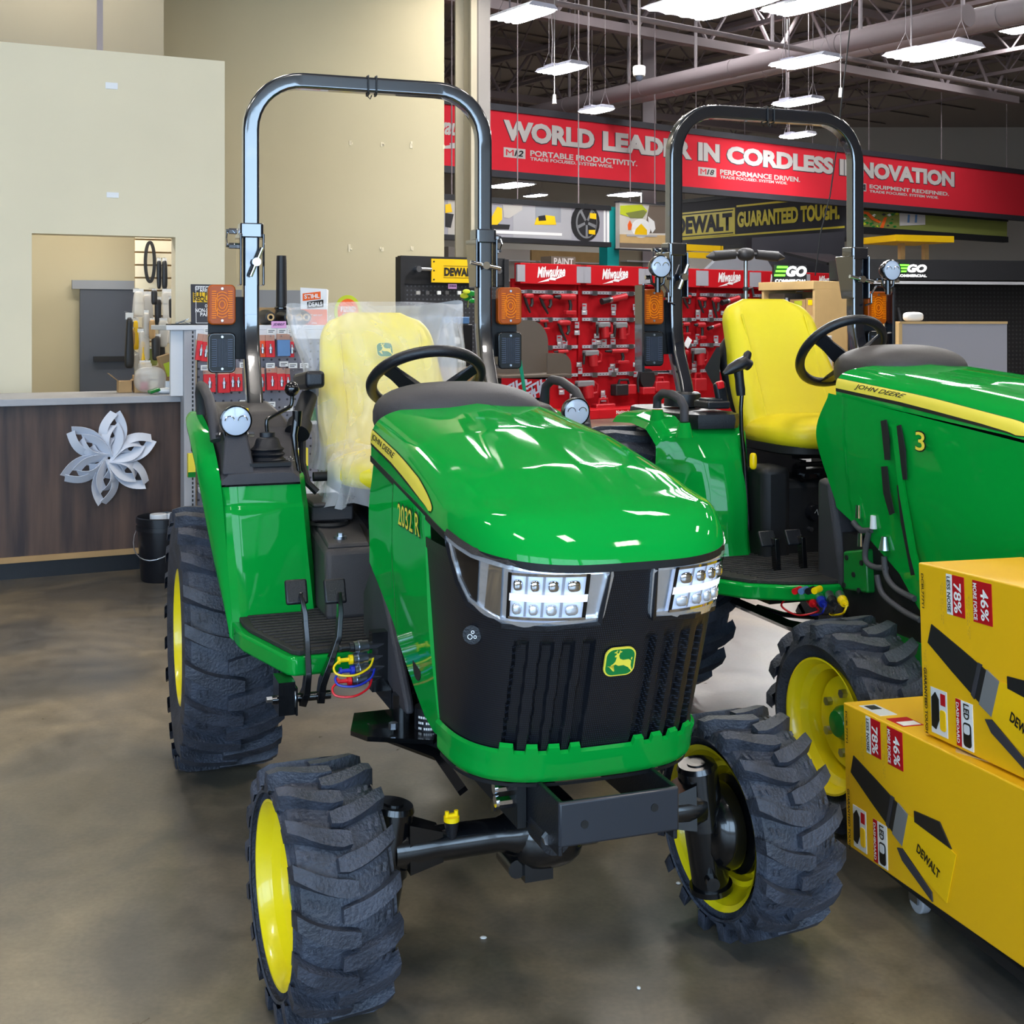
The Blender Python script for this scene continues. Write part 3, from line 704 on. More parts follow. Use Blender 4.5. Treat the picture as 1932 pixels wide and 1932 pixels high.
    # black brow between hood lip and grille
    b = MB(); b.grid(lambda u, w: on(sgp(u*2-1, 1.5), 1.026+.024*w, .003), 81, 5); b.obj('grille_brow', 'black_satin', gr, smooth=50)
    # green lower band with teeth standing in the grooves
    b = MB()
    def bt(x):
        ax = abs(x)
        return .652 if any(abs(ax-c) < .0125 for c in (.0925-.0, .136, .1815, .226)) else .633
    def fb(u, w):
        ph = sgp(u*2-1, 1.5); x = nose(ph, .6)[0]; z1 = .650 if any(abs(abs(x)-c) < .012 for c in (.070, .1145, .158, .205)) else .634
        z = .560+(z1-.560)*w; p = on(ph, z, .014-.010*max(0, w-.93)/.07-.008*max(0, .12-w)/.12); return p
    b.grid(fb, 261, 14); b.grid(lambda u, w: on(sgp(u*2-1, 1.5), .560, .006-.05*w), 261, 2)
    b.obj('grille_band', 'green', gr, smooth=40)
    b = MB(); b.grid(lambda u, w: on(sgp(u*2-1, 1.5), .556-.008*w, .004), 81, 2); b.obj('band_seal', 'black_matte', gr)
    p = nose(0, .832); M = Matrix.Translation((0, p[1]-.006, .832)) @ Matrix.Rotation(PI/2+.30, 4, 'X')
    make_badge(gr, M, .070, .066)
    # round hood-latch key
    c = on(-.677, .882, .0); n = (on(-.677, .882, .02)-c).normalized()
    b = MB(); b.cyl(c, c+n*.014, .020, n=24); kx = b.obj('hood_latch', 'black_satin', gr, smooth=40)
    b = MB(); u = n.cross(Vector((0, 0, 1))).normalized()
    for s_, z_, r_ in ((-.004, -.004, .005), (.007, -.004, .003), (.002, .006, .003)): b.sweep([c+n*.0148-u*(s_+r_*math.cos(t*PI/6))+Vector((0, 0, z_+r_*math.sin(t*PI/6))) for t in range(12)], [(-.0007, -.0007), (.0007, -.0007), (.0007, .0007), (-.0007, .0007)], closed=True)
    b.obj('latch_mark', 'white_ink', kx)
    # radiator behind the mesh keeps the nose dark inside
    b = MB(); b.bx(-.22, .22, -.05, .03, .62, 1.04); b.bx(-.2, .2, .05, .66, .52, 1.07); b.obj('engine', 'black_matte', par)
    return hd
tractor_front(T1)
def cowl_dash(par, c=(0, .86, 1.245), r=(.30, .24, .115)):
    b = MB(); x0, y0, z0 = c
    b.ell((x0, y0, z0), r, 48, 20, .75, .8); d = b.obj('dash_cowl', 'plastic_dark', par, smooth=60)
    b = MB(); b.bx(-.17, .17, y0-.06, y0+.16, .62, z0); b.obj('dash_pedestal', 'black_matte', par, bevel=.03)
    return d
cowl_dash(T1, (0, .83, 1.262), (.245, .20, .100))
make_wheel(T1, (0, 1.17, 1.352), .176, math.radians(-33))
make_rops(T1)
for sg in (-1, 1): make_tire(T1, 'front_tire', .272, .225, .188, 17, (sg*.543-.008, .095, .272), sg).rotation_euler = (0, 0, .07)
for sg in (-1, 1): make_tire(T1, 'rear_tire', .447, .318, .222, 22, (sg*.578, 1.765, .447), sg, .028)
make_seat(T1, .0, .0, 1.0, .54)
def front_axle(par):
    b = MB(); z = .343; y0 = .06
    pr = [(-.39, .045), (-.34, .046), (-.29, .040), (-.14, .038), (-.10, .052), (.10, .052), (.14, .038), (.29, .040), (.34, .046), (.39, .045)]
    b.lathe([(r, a) for a, r in pr], 28)
    b.v = [Vector((v.x, v.y+y0, v.z+z)) for v in b.v]
    b.ell((-.02, y0+.03, z-.02), (.10, .10, .075), 24, 12, .8, .8); b.cyl((-.1, y0-.03, z-.075), (-.1, y0+.06, z-.075), .022, n=12); b.box(-.05, y0, z-.08, .07, .08, .05)
    ax = b.obj('front_axle', 'black_gloss', par, smooth=40)
    for sg in (-1, 1):
        b = MB(); T_, B_ = Vector((sg*.388, y0+.01, .432)), Vector((sg*.432, y0+.02, .135)); m = T_.lerp(B_, .48)
        b.cyl(m, B_, .050, .046, 28); b.cyl(T_, m, .049, .056, 28); d = (T_-B_).normalized()
        b.cyl(T_, T_+d*.012, .051, .046, 28); b.cyl(T_+d*.012, T_+d*.015, .024, n=20); b.cyl(B_-d*.014, B_, .054, n=24)
        b.cyl(B_+Vector((-sg*.02, -.03, .03)), B_+Vector((-sg*.03, -.068, .028)), .017, n=14)
        b.hexa([(sg*.28, y0-.035, z-.03), (sg*.36, y0-.045, z-.045), (sg*.36, y0+.045, z-.045), (sg*.28, y0+.035, z-.03)], [(sg*.28, y0-.03, z+.036), (sg*.36, y0-.04, z+.065), (sg*.36, y0+.04, z+.065), (sg*.28, y0+.03, z+.036)])
        b.obj('kingpin_housing', 'black_gloss', ax, smooth=40)
        b = MB(); b.lathe([(0, sg*.40), (.07, sg*.405), (.10, sg*.43), (.107, sg*.455), (.107, sg*.475), (.09, sg*.485), (.12, sg*.495), (.12, sg*.51), (0, sg*.525)], 32)
        b.v = [Vector((v.x, v.y+.085, v.z+.274)) for v in b.v]; b.obj('final_drive', 'black_gloss', ax, smooth=40)
    b = MB(); b.cyl((-.258, .035, .35), (-.258, .035, .400), .009, .018, 16); b.obj('breather_boss', 'black_satin', ax, smooth=40)
    b = MB(); b.cyl((-.258, .035, .400), (-.258, .035, .411), .018, n=18)
    for q in (-1, 1): b.cyl((-.258+q*.011, .035, .411), (-.258+q*.011, .035, .423), .005, n=10)
    b.box(-.258, .035, .414, .02, .008, .006); b.obj('filler_cap', 'yellow_cap', ax, smooth=40)
    return ax
front_axle(T1)
def bumper(par):
    b = MB(); b.box(-.008, -.335, .5155, .272, .012, .092)
    bp = b.obj('bumper_plate', 'bumper_black', par, bevel=.005)
    b = MB()
    for x in (-.138, .122): b.bx(x-.005, x+.005, -.335, .12, .45, .562)
    b.bx(-.12, -.02, -.12, .10, .46, .475); b.obj('bumper_arm', 'black_satin', par, bevel=.003)
    for x, z in ((-.088, .512), (.070, .5255)): b = MB(); b.cyl((x, -.3425, z), (x, -.330, z), .0085, n=18); b.obj('plate_hole', 'black_ink', bp)
    b = MB(); b.cyl((-.115, -.25, .45), (-.115, -.17, .45), .035, n=24); b.obj('tow_hook', 'black_satin', par, smooth=40)
    b = MB(); b.cyl((-.14, -.275, .462), (-.14, -.262, .462), .013, n=6); b.obj('hook_bolt', 'zinc', par)
    for z, y in ((.523, -.12), (.498, -.13), (.482, -.11)):
        b = MB(); b.cyl((-.205, y, z), (-.150, y, z), .010, n=6); b.cyl((-.21, y, z), (-.203, y, z), .013, n=16); b.obj('frame_bolt', 'chrome' if z > .49 else 'black_satin', par, smooth=40)
    b = MB()
    for x in (-.155, .155): b.bx(x-.01, x+.01, -.15, 1.3, .44, .585)
    b.bx(-.15, .15, -.1, .4, .56, .58); b.bx(-.14, .14, .5, 1.7, .35, .6); b.cyl((-.21, -.04, .545), (.2, -.04, .545), .012, n=10); b.bx(-.2, .2, 1.5, 1.9, .40, .85); b.cyl((-.5, 1.7, .46), (.5, 1.7, .46), .09, n=20); b.obj('frame', 'black_matte', par)
    b = MB(); b.tube([(-.24, -.02, .585), (-.2, .1, .555), (-.19, .25, .53), (-.2, .42, .50)], .012, 8); b.tube([(-.21, -.02, .57), (-.18, .1, .54), (-.15, .2, .50)], .016, 8); b.obj('hose', 'black_gloss', par, smooth=60)
bumper(T1)
def fender(par, sg):
    X = lambda x: x*-sg            # written for the image-left side
    b = MB()
    rows = [(.575, (-.325, 1.70), (-.318, 1.30), (-.345, 1.235), (-.575, 1.215), (-.600, 1.225)),
            (.60, (-.325, 1.70), (-.320, 1.30), (-.347, 1.235), (-.578, 1.215), (-.603, 1.226)),
            (.80, (-.335, 1.72), (-.340, 1.315), (-.366, 1.250), (-.592, 1.235), (-.617, 1.247)),
            (.95, (-.345, 1.74), (-.352, 1.325), (-.378, 1.262), (-.602, 1.252), (-.627, 1.264)),
            (.965, (-.345, 1.74), (-.354, 1.330), (-.380, 1.268), (-.603, 1.262), (-.628, 1.274)),
            (1.04, (-.350, 1.75), (-.362, 1.335), (-.388, 1.272), (-.608, 1.268), (-.634, 1.280)),
            (1.05, (-.350, 1.75), (-.365, 1.345), (-.392, 1.290), (-.606, 1.285), (-.630, 1.292))]
    def fn(u, w):
        k = w*(len(rows)-1); i = min(int(k), len(rows)-2); f = k-i
        q = u*4; j = min(int(q), 3); g = q-j
        p = [tuple(rows[r][1+c][t] for t in (0, 1)) for r in (i, i+1) for c in (j, j+1)]
        x = (p[0][0]*(1-g)+p[1][0]*g)*(1-f)+(p[2][0]*(1-g)+p[3][0]*g)*f; y = (p[0][1]*(1-g)+p[1][1]*g)*(1-f)+(p[2][1]*(1-g)+p[3][1]*g)*f
        z = rows[i][0]*(1-f)+rows[i+1][0]*f; return (X(x), y, z)
    b.grid(fn, 33, 25, flip=sg > 0)
    # outer flank, arching over the tyre
    Q = [(-.600, 1.225, .555), (-.617, 1.247, .80), (-.634, 1.280, 1.04), (-.640, 1.50, 1.165), (-.640, 1.80, 1.215), (-.640, 1.95, 1.21)]
    P = [(-.603, 1.238, .555), (-.652, 1.325, .80), (-.692, 1.40, 1.045), (-.698, 1.60, 1.145), (-.69, 1.85, 1.195), (-.66, 1.98, 1.20)]
    def sp(T, u):
        k = u*(len(T)-1); i = min(int(k), len(T)-2); f = k-i
        p0, p1, p2, p3 = (Vector(T[max(0, min(len(T)-1, i+d))]) for d in (-1, 0, 1, 2))
        return .5*((2*p1)+(p2-p0)*f+(2*p0-5*p1+4*p2-p3)*f*f+(3*p1-p0-3*p2+p3)*f**3)
    def f2(u, w):
        a, c = sp(Q, u), sp(P, u); p = a.lerp(c, w); p += Vector((-.010, 0, .008))*math.sin(PI*w); return (X(p.x), p.y, p.z)
    b.grid(f2, 40, 7, flip=sg < 0)
    def f3(u, w):
        a = sp(P, u); return (X(a.x+.004*w), a.y+.018*w, a.z-.02*w)
    b.grid(f3, 40, 3, flip=sg < 0)
    fe = b.obj('fender', 'green', par, smooth=42)
    # dark control console capping the fender
    b = MB()
    secs = [(1.262, 1.036, -.632, -.388, 1.03), (1.268, 1.062, -.632, -.388, 1.03), (1.285, 1.078, -.632, -.386, 1.03), (1.40, 1.105, -.640, -.372, 1.03), (1.47, 1.165, -.642, -.36, 1.04), (1.62, 1.205, -.645, -.352, 1.05), (1.95, 1.232, -.645, -.35, 1.05), (2.15, 1.215, -.645, -.35, 1.05)]
    vs = []
    for y, z, xa, xb, zb in secs:
        h = z-zb
        for x, dz in ((xa, -h), (xa, -.35*h-.01), (xa+.02, -.004), (xa+.05, 0), (xb-.05, 0), (xb-.02, -.004), (xb, -.35*h-.01), (xb, -h)): vs.append((X(x), y, z+dz))
    fs = [tuple(8*j+i for i in f) for j in range(0) for f in ()]
    for j in range(len(secs)-1):
        for i in range(7):
            q = (8*j+i, 8*j+i+1, 8*j+9+i, 8*j+8+i); fs.append(q if sg > 0 else q[::-1])
    fs.append(tuple(range(8)) if sg < 0 else tuple(range(8))[::-1])
    b.add(vs, fs); co = b.obj('control_console', 'plastic_dark', par, smooth=30)
    b = MB(); b.hexa([(X(-.63), 1.268, 1.06), (X(-.525), 1.268, 1.06), (X(-.525), 1.48, 1.06), (X(-.63), 1.48, 1.06)], [(X(-.612), 1.33, 1.178), (X(-.545), 1.33, 1.178), (X(-.535), 1.48, 1.21), (X(-.63), 1.48, 1.20)])
    b.obj('lamp_pedestal', 'plastic_dark', co, bevel=.008)
    b = MB(); b.hexa([(X(-.642), 1.5, 1.15), (X(-.36), 1.5, 1.15), (X(-.355), 1.9, 1.2), (X(-.645), 1.9, 1.2)], [(X(-.60), 1.60, 1.232), (X(-.40), 1.60, 1.232), (X(-.40), 1.88, 1.252), (X(-.60), 1.88, 1.252)])
    b.obj('console_lid', 'plastic_brown', co, bevel=.012)
    make_lamp(par, 'fender_lamp', (X(-.582), 1.335, 1.226), .048, 'black_gloss', .02, math.radians(4))
    b = MB(); b.tube([(X(-.64), 1.80, 1.20), (X(-.648), 1.78, 1.29), (X(-.65), 1.72, 1.318), (X(-.65), 1.62, 1.315), (X(-.648), 1.48, 1.285), (X(-.645), 1.40, 1.235), (X(-.64), 1.36, 1.16)], .017, 14); b.obj('grab_handle', 'plastic_dark', par, smooth=60)
    return fe
for sg in (1, -1): fender(T1, sg)
def platform(par):
    b = MB(); poly = [(-.605, 1.13), (-.595, 1.05), (-.515, .765), (-.495, .745), (.495, .745), (.515, .765), (.595, 1.05), (.605, 1.13), (.605, 1.32), (-.605, 1.32)]
    b.prism(poly, .56, .612); pf = b.obj('footplate', 'green', par, bevel=.008)
    b = MB(); po = [(x*.965, y+(.018 if y < 1.2 else 0)) for x, y in poly]; b.prism(po, .612, .626)
    for i in range(15):
        y = .80+i*.034; k = .50+.09*min(1, (y-.765)/.29)-.03; b.box(0, y, .628, 2*k, .014, .006)
    b.obj('floor_mat', 'mat_rubber', pf, bevel=.003)
    return pf
platform(T1)
# centre tunnel, seat base
b = MB(); b.hexa([(-.34, 1.08, .62), (.34, 1.08, .62), (.34, 1.75, .62), (-.34, 1.75, .62)], [(-.335, 1.13, .835), (.335, 1.13, .835), (.335, 1.75, .93), (-.335, 1.75, .93)])
tn = b.obj('transmission_cover', 'plastic_brown', T1, bevel=.02)
b = MB(); b.hexa([(-.325, 1.14, .835), (-.19, 1.14, .835), (-.17, 1.34, .865), (-.325, 1.34, .865)], [(-.32, 1.15, .848), (-.195, 1.15, .848), (-.18, 1.335, .877), (-.32, 1.335, .877)]); b.obj('access_lid', 'plastic_brown', tn, bevel=.004)
b = MB(); b.lathe([(.0, .868), (.046, .870), (.052, .884), (.06, .886), (.066, .878)], 28, 'Z'); b.v = [Vector((v.x-.275, v.y+1.36, v.z)) for v in b.v]; b.obj('cup_holder', 'black_matte', tn, smooth=50)
b = MB(); b.cyl((-.272, 1.20, .853), (-.272, 1.20, .862), .020, n=20); b.cyl((-.272, 1.20, .862), (-.272, 1.20, .872), .011, n=6); b.obj('cover_bolt', 'zinc', tn, smooth=40)
b = MB(); b.bx(-.33, -.19, 1.38, 1.62, .88, .935); b.bx(-.33, -.20, 1.36, 1.6, .93, .945); b.obj('storage_box', 'plastic_brown', T1, bevel=.01)
b = MB()
b.bx(-.17, .17, 1.34, 1.72, .935, .972); b.bx(-.16, -.13, 1.3, 1.7, .85, .95); b.bx(.13, .16, 1.3, 1.7, .85, .95)
for q in (-1, 1):
    b.cyl((q*.15, 1.32, .80), (q*.12, 1.66, .95), .016, n=10); b.cyl((q*.12, 1.3, .95), (q*.15, 1.62, .82), .014, n=10); b.cyl((q*.1, 1.34, .83), (q*.1, 1.34, .95), .022, n=12)
for k in range(5): b.cyl((-.14+k*.07, 1.325, .88), (-.14+k*.07, 1.31, .88), .014, n=10)
b.obj('seat_suspension', 'black_gloss', T1, smooth=40)
b = MB(); b.M = Matrix.Translation((-.30, 1.60, 1.335)) @ Matrix.Rotation(-.08, 4, 'X'); b.box(0, 0, 0, .066, .26, .058); b.M = Matrix(); b.bx(-.29, -.25, 1.66, 1.74, 1.27, 1.32); b.obj('armrest', 'black_satin', T1, bevel=.014, seg=3)
b = MB(); b.cyl((-.36, 1.49, 1.17), (-.30, 1.60, 1.28), .034, .030, 18); b.cyl((-.36, 1.48, 1.165), (-.345, 1.51, 1.195), .042, n=20); b.tube([(-.33, 1.55, 1.14), (-.335, 1.52, 1.06), (-.33, 1.45, 1.0), (-.30, 1.44, .97)], .012, 8); b.cyl((-.31, 1.46, 1.02), (-.26, 1.46, 1.02), .016, n=12); b.obj('belt_reel', 'black_matte', T1, smooth=40)
# levers on the near console
b = MB()
prof = [(.0, 1.085), (.055, 1.085), (.060, 1.095), (.050, 1.104), (.058, 1.113), (.048, 1.121), (.055, 1.129), (.044, 1.137), (.036, 1.16), (.030, 1.166), (.024, 1.168), (.024, 1.182), (.0, 1.186)]
b.lathe(prof, 28, 'Z'); b.v = [Vector((v.x-.478, v.y*.8+1.355, v.z)) for v in b.v]; bt = b.obj('lever_boot', 'black_satin', T1, smooth=50)
b = MB(); b.box(-.478, 1.345, 1.086, .13, .13, .012); b.obj('boot_recess', 'black_matte', T1)
b = MB(); b.tube(cr([(-.478, 1.355, 1.18), (-.480, 1.355, 1.215), (-.47, 1.36, 1.228), (-.405, 1.395, 1.256), (-.392, 1.40, 1.27), (-.390, 1.40, 1.30)]), .0065, 10); lv = b.obj('loader_lever', 'black_gloss', T1, smooth=60)
b = MB(); b.ell((-.391, 1.40, 1.318), (.0245, .0245, .0245), 24, 14); b.obj('ball_knob', 'black_gloss', lv, smooth=60)
b = MB(); b.tube([(-.385, 1.30, 1.06), (-.392, 1.32, 1.12), (-.395, 1.34, 1.17), (-.385, 1.345, 1.235)], .007, 8, rad=[1, 1.1, 1.6, 1.9]); b.cyl((-.385, 1.345, 1.20), (-.383, 1.345, 1.25), .014, .016, 14); b.obj('hitch_lever', 'black_gloss', T1, smooth=60)
b = MB(); b.box(-.52, 1.58, 1.24, .025, .018, .012); b.obj('indicator_tab', 'yellow_cap', T1, bevel=.003)
text('console_marks', '-- | ---\n-- / --\n| ---', 'white_ink', T1, Matrix.Translation((-.40, 1.335, 1.0945)) @ Matrix.Rotation(.25, 4, 'X'), .05, .05)
# pedals
for pts in ([(-.480, .735, .792), (-.472, .715, .74), (-.468, .705, .66), (-.466, .70, .58), (-.470, .705, .53), (-.478, .72, .50)], [(-.372, .735, .786), (-.374, .715, .735), (-.381, .705, .67), (-.405, .70, .605), (-.425, .705, .55), (-.428, .72, .50)]):
    b = MB(); b.sweep(pts, [(-.016, -.007), (.016, -.007), (.016, .007), (-.016, .007)], up=(0, -1, 0), rad=[.7, 1, 1.1, 1.2, 1.4, 1.5]); pd = b.obj('pedal', 'black_gloss', T1, bevel=.002)
    x, y, z = pts[0]; b = MB(); b.M = Matrix.Translation((x-.008, y+.02, z+.0)) @ Matrix.Rotation(-.45, 4, 'X'); b.box(0, 0, 0, .062, .012, .07); b.obj('pedal_pad', 'black_satin', pd, bevel=.006)
b = MB(); b.cyl((-.56, .72, .51), (-.40, .72, .51), .012, n=12); b.bx(-.545, -.50, .70, .80, .47, .56); b.bx(-.50, -.495, .69, .76, .47, .545); b.obj('pedal_shaft', 'black_gloss', T1, smooth=40)
b = MB(); b.cyl((-.575, .72, .512), (-.555, .72, .512), .009, n=6); b.cyl((-.502, .72, .512), (-.498, .72, .512), .03, n=24); b.obj('pedal_nut', 'zinc', T1, smooth=40)
# hydraulic couplers with coloured dust caps
for k, (z, cap, x) in enumerate(((.666, 'black_satin', -.35), (.634, 'yellow_cap', -.352), (.605, 'blue_cap', -.348), (.578, 'red_cap', -.356))):
    b = MB(); b.cyl((x-.012, .60, z), (x+.028, .605, z), .0155, n=18); b.cyl((x, .60, z), (x+.012, .602, z), .0175, n=18); b.cyl((x+.028, .605, z), (x+.07, .61, z), .011, n=6); cp = b.obj('hydraulic_coupler', 'zinc', T1, smooth=40)
    b = MB(); b.cyl((x-.022, .60, z), (x-.012, .60, z), .013, n=16); b.cyl((x-.048, .60, z), (x-.022, .60, z), .0055, n=8); b.cyl((x-.052, .60, z), (x-.046, .60, z), .010, n=10)
    if cap != 'black_satin': b.tube(cr([(x-.05, .595, z), (x-.065, .59, z-.015), (x-.055, .58, z-.032), (x-.01, .575, z-.036), (x+.03, .585, z-.022), (x+.045, .6, z)]), .003, 6)
    b.obj('dust_cap', cap, cp, smooth=40)
b = MB(); b.bx(-.31, -.20, .60, .64, .54, .70); b.bx(-.27, -.15, .55, .75, .50, .56)
b.prism([(-.40, .46), (-.37, .40), (-.22, .32), (-.19, .36), (-.20, .60), (-.36, .60)], .478, .49); b.cyl((-.25, .5, .56), (-.25, .5, .47), .03, n=12); b.sweep([(-.35, .5, .478), (-.2, .35, .44), (-.18, .2, .40)], [(-.012, -.008), (.012, -.008), (.012, .008), (-.012, .008)]); b.obj('valve_bracket', 'black_gloss', T1, smooth=30)
b = MB(); b.cyl((-.30, .41, .50), (-.30, .41, .515), .012, n=6); b.obj('bracket_bolt', 'zinc', T1)
# moulded guard below the dash
for sg in (-1, 1):
    b = MB(); poly = [(.90, .75), (.80, .84), (.70, .82), (.52, .66), (.42, .56), (.41, .53), (.47, .53), (.60, .56), (.72, .60), (.90, .62)]
    b.M = Matrix(((0, 0, 1, 0), (1, 0, 0, 0), (0, 1, 0, 0), (0, 0, 0, 1))); b.prism(poly, sg*.255-.012, sg*.255+.012); b.obj('dash_guard', 'plastic_dark', T1, bevel=.008)
b = MB(); b.cyl((-.20, .42, .545), (-.20, .42, .435), .040, n=28); b.cyl((-.20, .42, .435), (-.20, .42, .425), .036, .025, 28); of = b.obj('oil_filter', 'black_satin', T1, smooth=40)
def fmf(p): t = p.x/.0405-1.57-.35; return Vector((-.20+.0405*math.cos(t), .42+.0405*math.sin(t), .505+p.y))
for k in range(4): text('filter_print', ('---- -- -', '--- -- ----', '-- ------ -', '----- ---')[k], 'white_ink', of, None, .06, .006, fmap=lambda p, k=k: fmf(p)+Vector((0, 0, .02-.014*k)))
# ---- plastic seat bag, a thing of its own
bagr = thing('plastic_seat_cover', 'clear plastic bag pulled over the yellow seat of the foreground tractor', 'plastic cover', (.117, 2.90, 0), TH)
rr = random.Random(3)
def bag(par):
    b = MB()
    S = [(1.035, .29, 1.60, .135), (1.12, .278, 1.63, .135), (1.25, .282, 1.69, .13), (1.38, .296, 1.745, .122), (1.48, .315, 1.795, .11), (1.56, .332, 1.84, .07), (1.605, .337, 1.87, .010)]
    def fn(u, w):
        k = w*(len(S)-1); i = min(int(k), len(S)-2); f = k-i; z, hw, yc, d = (S[i][j]+(S[i+1][j]-S[i][j])*f for j in range(4))
        a = 2*PI*u; wr = .010*math.sin(9*a+6*z)+.007*math.sin(17*a-11*z)+.006*math.sin(31*a+3)
        x = hw*sgp(math.cos(a), .5)*(1+.02*math.sin(8*z*3+a)); y = yc+(d+.6*wr*min(1, d/.06))*sgp(math.sin(a), .55)
        z += (.008*math.cos(a)+.008*math.sin(3*a))*w**3
        return (x, y, z)
    b.grid(fn, 110, 40, cu=True); o = b.obj('backrest_bag', 'poly_bag', par, smooth=70)
    b = MB()
    S2 = [(.94, .285, .285), (.975, .27, .27), (1.02, .258, .258), (1.07, .262, .268), (1.105, .245, .25), (1.13, .16, .17)]
    def f2(u, w):
        k = w*(len(S2)-1); i = min(int(k), len(S2)-2); f = k-i; z, hx, hy = (S2[i][j]+(S2[i+1][j]-S2[i][j])*f for j in range(3))
        a = 2*PI*u; wr = (.012*math.sin(11*a+9*z)+.010*math.sin(19*a-5)+.006*math.sin(37*a))*(1-.6*w)
        z += (.012*math.sin(5*a)+.008*math.sin(13*a))*(1-w)
        return ((hx+wr)*sgp(math.cos(a), .6), 1.49+(hy+wr)*sgp(math.sin(a), .6), z)
    b.grid(f2, 120, 24, cu=True); b.obj('cushion_bag', 'poly_bag', par, smooth=70)
bag(bagr)
make_badge(T1, Matrix.Translation((0, 1.728, 1.435)) @ Matrix.Rotation(PI/2-.42, 4, 'X'), .062, .058)
# ================================================================ second tractor
O2 = (1.761, 3.58); UX = (math.cos(TH), math.sin(TH)); UY = (-math.sin(TH), math.cos(TH))
def L2(p, x=None, y=None, z=None, o=O2):      # where a sight line meets one of the tractor's own planes
    d = ((p[0]-966)/F, 1.0, -(p[1]-HY)/F)
    if z is not None: t = (z-CH)/d[2]
    elif x is not None: t = (x+o[0]*UX[0]+o[1]*UX[1])/(d[0]*UX[0]+d[1]*UX[1])
    else: t = (y+o[0]*UY[0]+o[1]*UY[1])/(d[0]*UY[0]+d[1]*UY[1])
    q = (t*d[0]-o[0], t-o[1]); return Vector((q[0]*UX[0]+q[1]*UX[1], q[0]*UY[0]+q[1]*UY[1], CH+t*d[2]))
T2 = thing('compact_tractor', 'second green tractor on the right with a bare yellow seat and round roll bar lamps', 'tractor', (O2[0], O2[1], 0), TH, 'green compact tractors')
def hood2(t, v):
    x, y, z = hood(t, v); k = (y+.395)/1.095
    ze = lerp_tab(ZE, y); return x*1.13, -.55+k*1.50, ze+.112+(z-ze)*.78
def tractor2(par):
    b = MB(); b.grid(lambda u, v: hood2(u*2-1, v**1.9), 61, 60); hd = b.obj('hood', 'green', par, smooth=50)
    def on(sg, t, v, off):
        e = 1e-3; p = Vector(hood2(sg*t, v)); a = Vector(hood2(sg*(t+e), v))-Vector(hood2(sg*(t-e), v)); c = Vector(hood2(sg*t, v+e))-Vector(hood2(sg*t, max(0, v-e)))
        n = a.cross(c).normalized()
        if n.x*sg < 0: n = -n
        return p+n*off
    for sg in (-1, 1):
        def band(k0, k1, v0, off, nm, m):
            def fn(u, w):
                v = v0+(1-v0)*u; q = min(1, max(0, (v-.03)/.2))**.55; lo = .988; hi = lo-.215*q
                return on(sg, min(.999, lo+(hi-lo)*(k0+(k1-k0)*w)), v, off)
            b = MB(); b.grid(fn, 60, 8, flip=sg > 0); return b.obj(nm, m, hd, smooth=60)
        band(0, 1, .03, .0012, 'side_stripe_edge', 'black_ink'); band(.12, .94, .05, .0022, 'side_stripe', 'logo_yellow')
        text('side_lettering', 'JOHN DEERE', 'black_ink', hd, None, .245, .115, .012, fmap=lambda p, sg=sg: on(sg, .882-p.y*.95, .765-p.x*(1 if sg < 0 else -1), .0034))
        b = MB()
        def zl(y): return lerp_tab([(-.5, .60), (.2, .56), (.35, .565), (.50, .63), (.60, .725), (.77, .815), (.95, .885), (1.08, .97)], y)
        def fn(u, w):
            y1 = .955+.085*math.sin(PI*min(1, max(0, w*1.05-.03))); y = -.12+(y1+.12)*u; z0 = zl(y); z1 = 1.19+.105*(y+.12)/1.14
            z = z0+(z1-z0)*w; x = .352-.03*(1-w)+.012*math.exp(-((w-.6)/.35)**2)
            if y < .86: x += .004
            return (x*sg, y, z)
        b.grid(fn, 100, 24, flip=sg < 0); sp = b.obj('side_panel', 'green', par, smooth=40)
        for pts in (((1667, 793), (1672, 830), (1674, 868)), ((1668, 880), (1673, 930), (1683, 970)), ((1694, 803), (1702, 850), (1706, 905)), ((1698, 915), (1706, 985), (1724, 1085))):
            q = [L2(p, x=-.372) for p in pts]; b = MB()
            b.sweep([(v.x*-sg, v.y, v.z) for v in q], [(-.016, -.002), (.016, -.002), (.016, .003), (-.016, .003)], up=(0, 1, 0), rad=[.9, 1.0, .8]); b.obj('side_vent', 'black_matte', sp)
        q = [L2(p, x=-.37) for p in ((1688, 800), (1697, 880), (1703, 930), (1722, 1040), (1736, 1095))]
        b = MB(); b.sweep([(v.x*-sg, v.y, v.z) for v in q], [(-.013, -.004), (.013, -.004), (.006, .010), (-.006, .010)], up=(0, 1, 0)); b.obj('panel_rib', 'green', sp, smooth=30)
    v = L2((1735, 832), x=-.371); M = Matrix(((0, 0, -1, v.x-.004), (-1, 0, 0, v.y-.012), (0, 1, 0, v.z), (0, 0, 0, 1)))
    text('model_number', '3', 'black_ink', sp, M, .052, .066, .03); text('model_number', '3', 'logo_yellow', sp, M, .045, .058, .008, ext=.004)
    for k in range(7):
        b = MB(); b.sweep([(-.17+.004*k, .80-.045*k, hood2(.25, .5)[2]+.026-.012*k), (-.04, .82-.045*k, hood2(0, .5)[2]+.045-.009*k)], [(-.006, -.003), (.006, -.003), (.006, .003), (-.006, .003)], up=(0, 1, 0)); b.obj('hood_louvre', 'black_matte', hd)
    b = MB(); b.ell((.03, 1.07, 1.355), (.225, .21, .10), 48, 20, .75, .8); b.obj('dash_cowl', 'plastic_brown', par, smooth=60)
    b = MB(); b.bx(-.18, .18, 1.0, 1.12, .62, 1.30); b.hexa([(-.31, .93, .6), (-.1, .93, .6), (-.1, 1.14, .6), (-.31, 1.10, .6)], [(-.335, .98, .98), (-.1, .98, .98), (-.1, 1.1, .98), (-.335, 1.06, .98)]); b.obj('dash_pedestal', 'plastic_dark', par, bevel=.02)
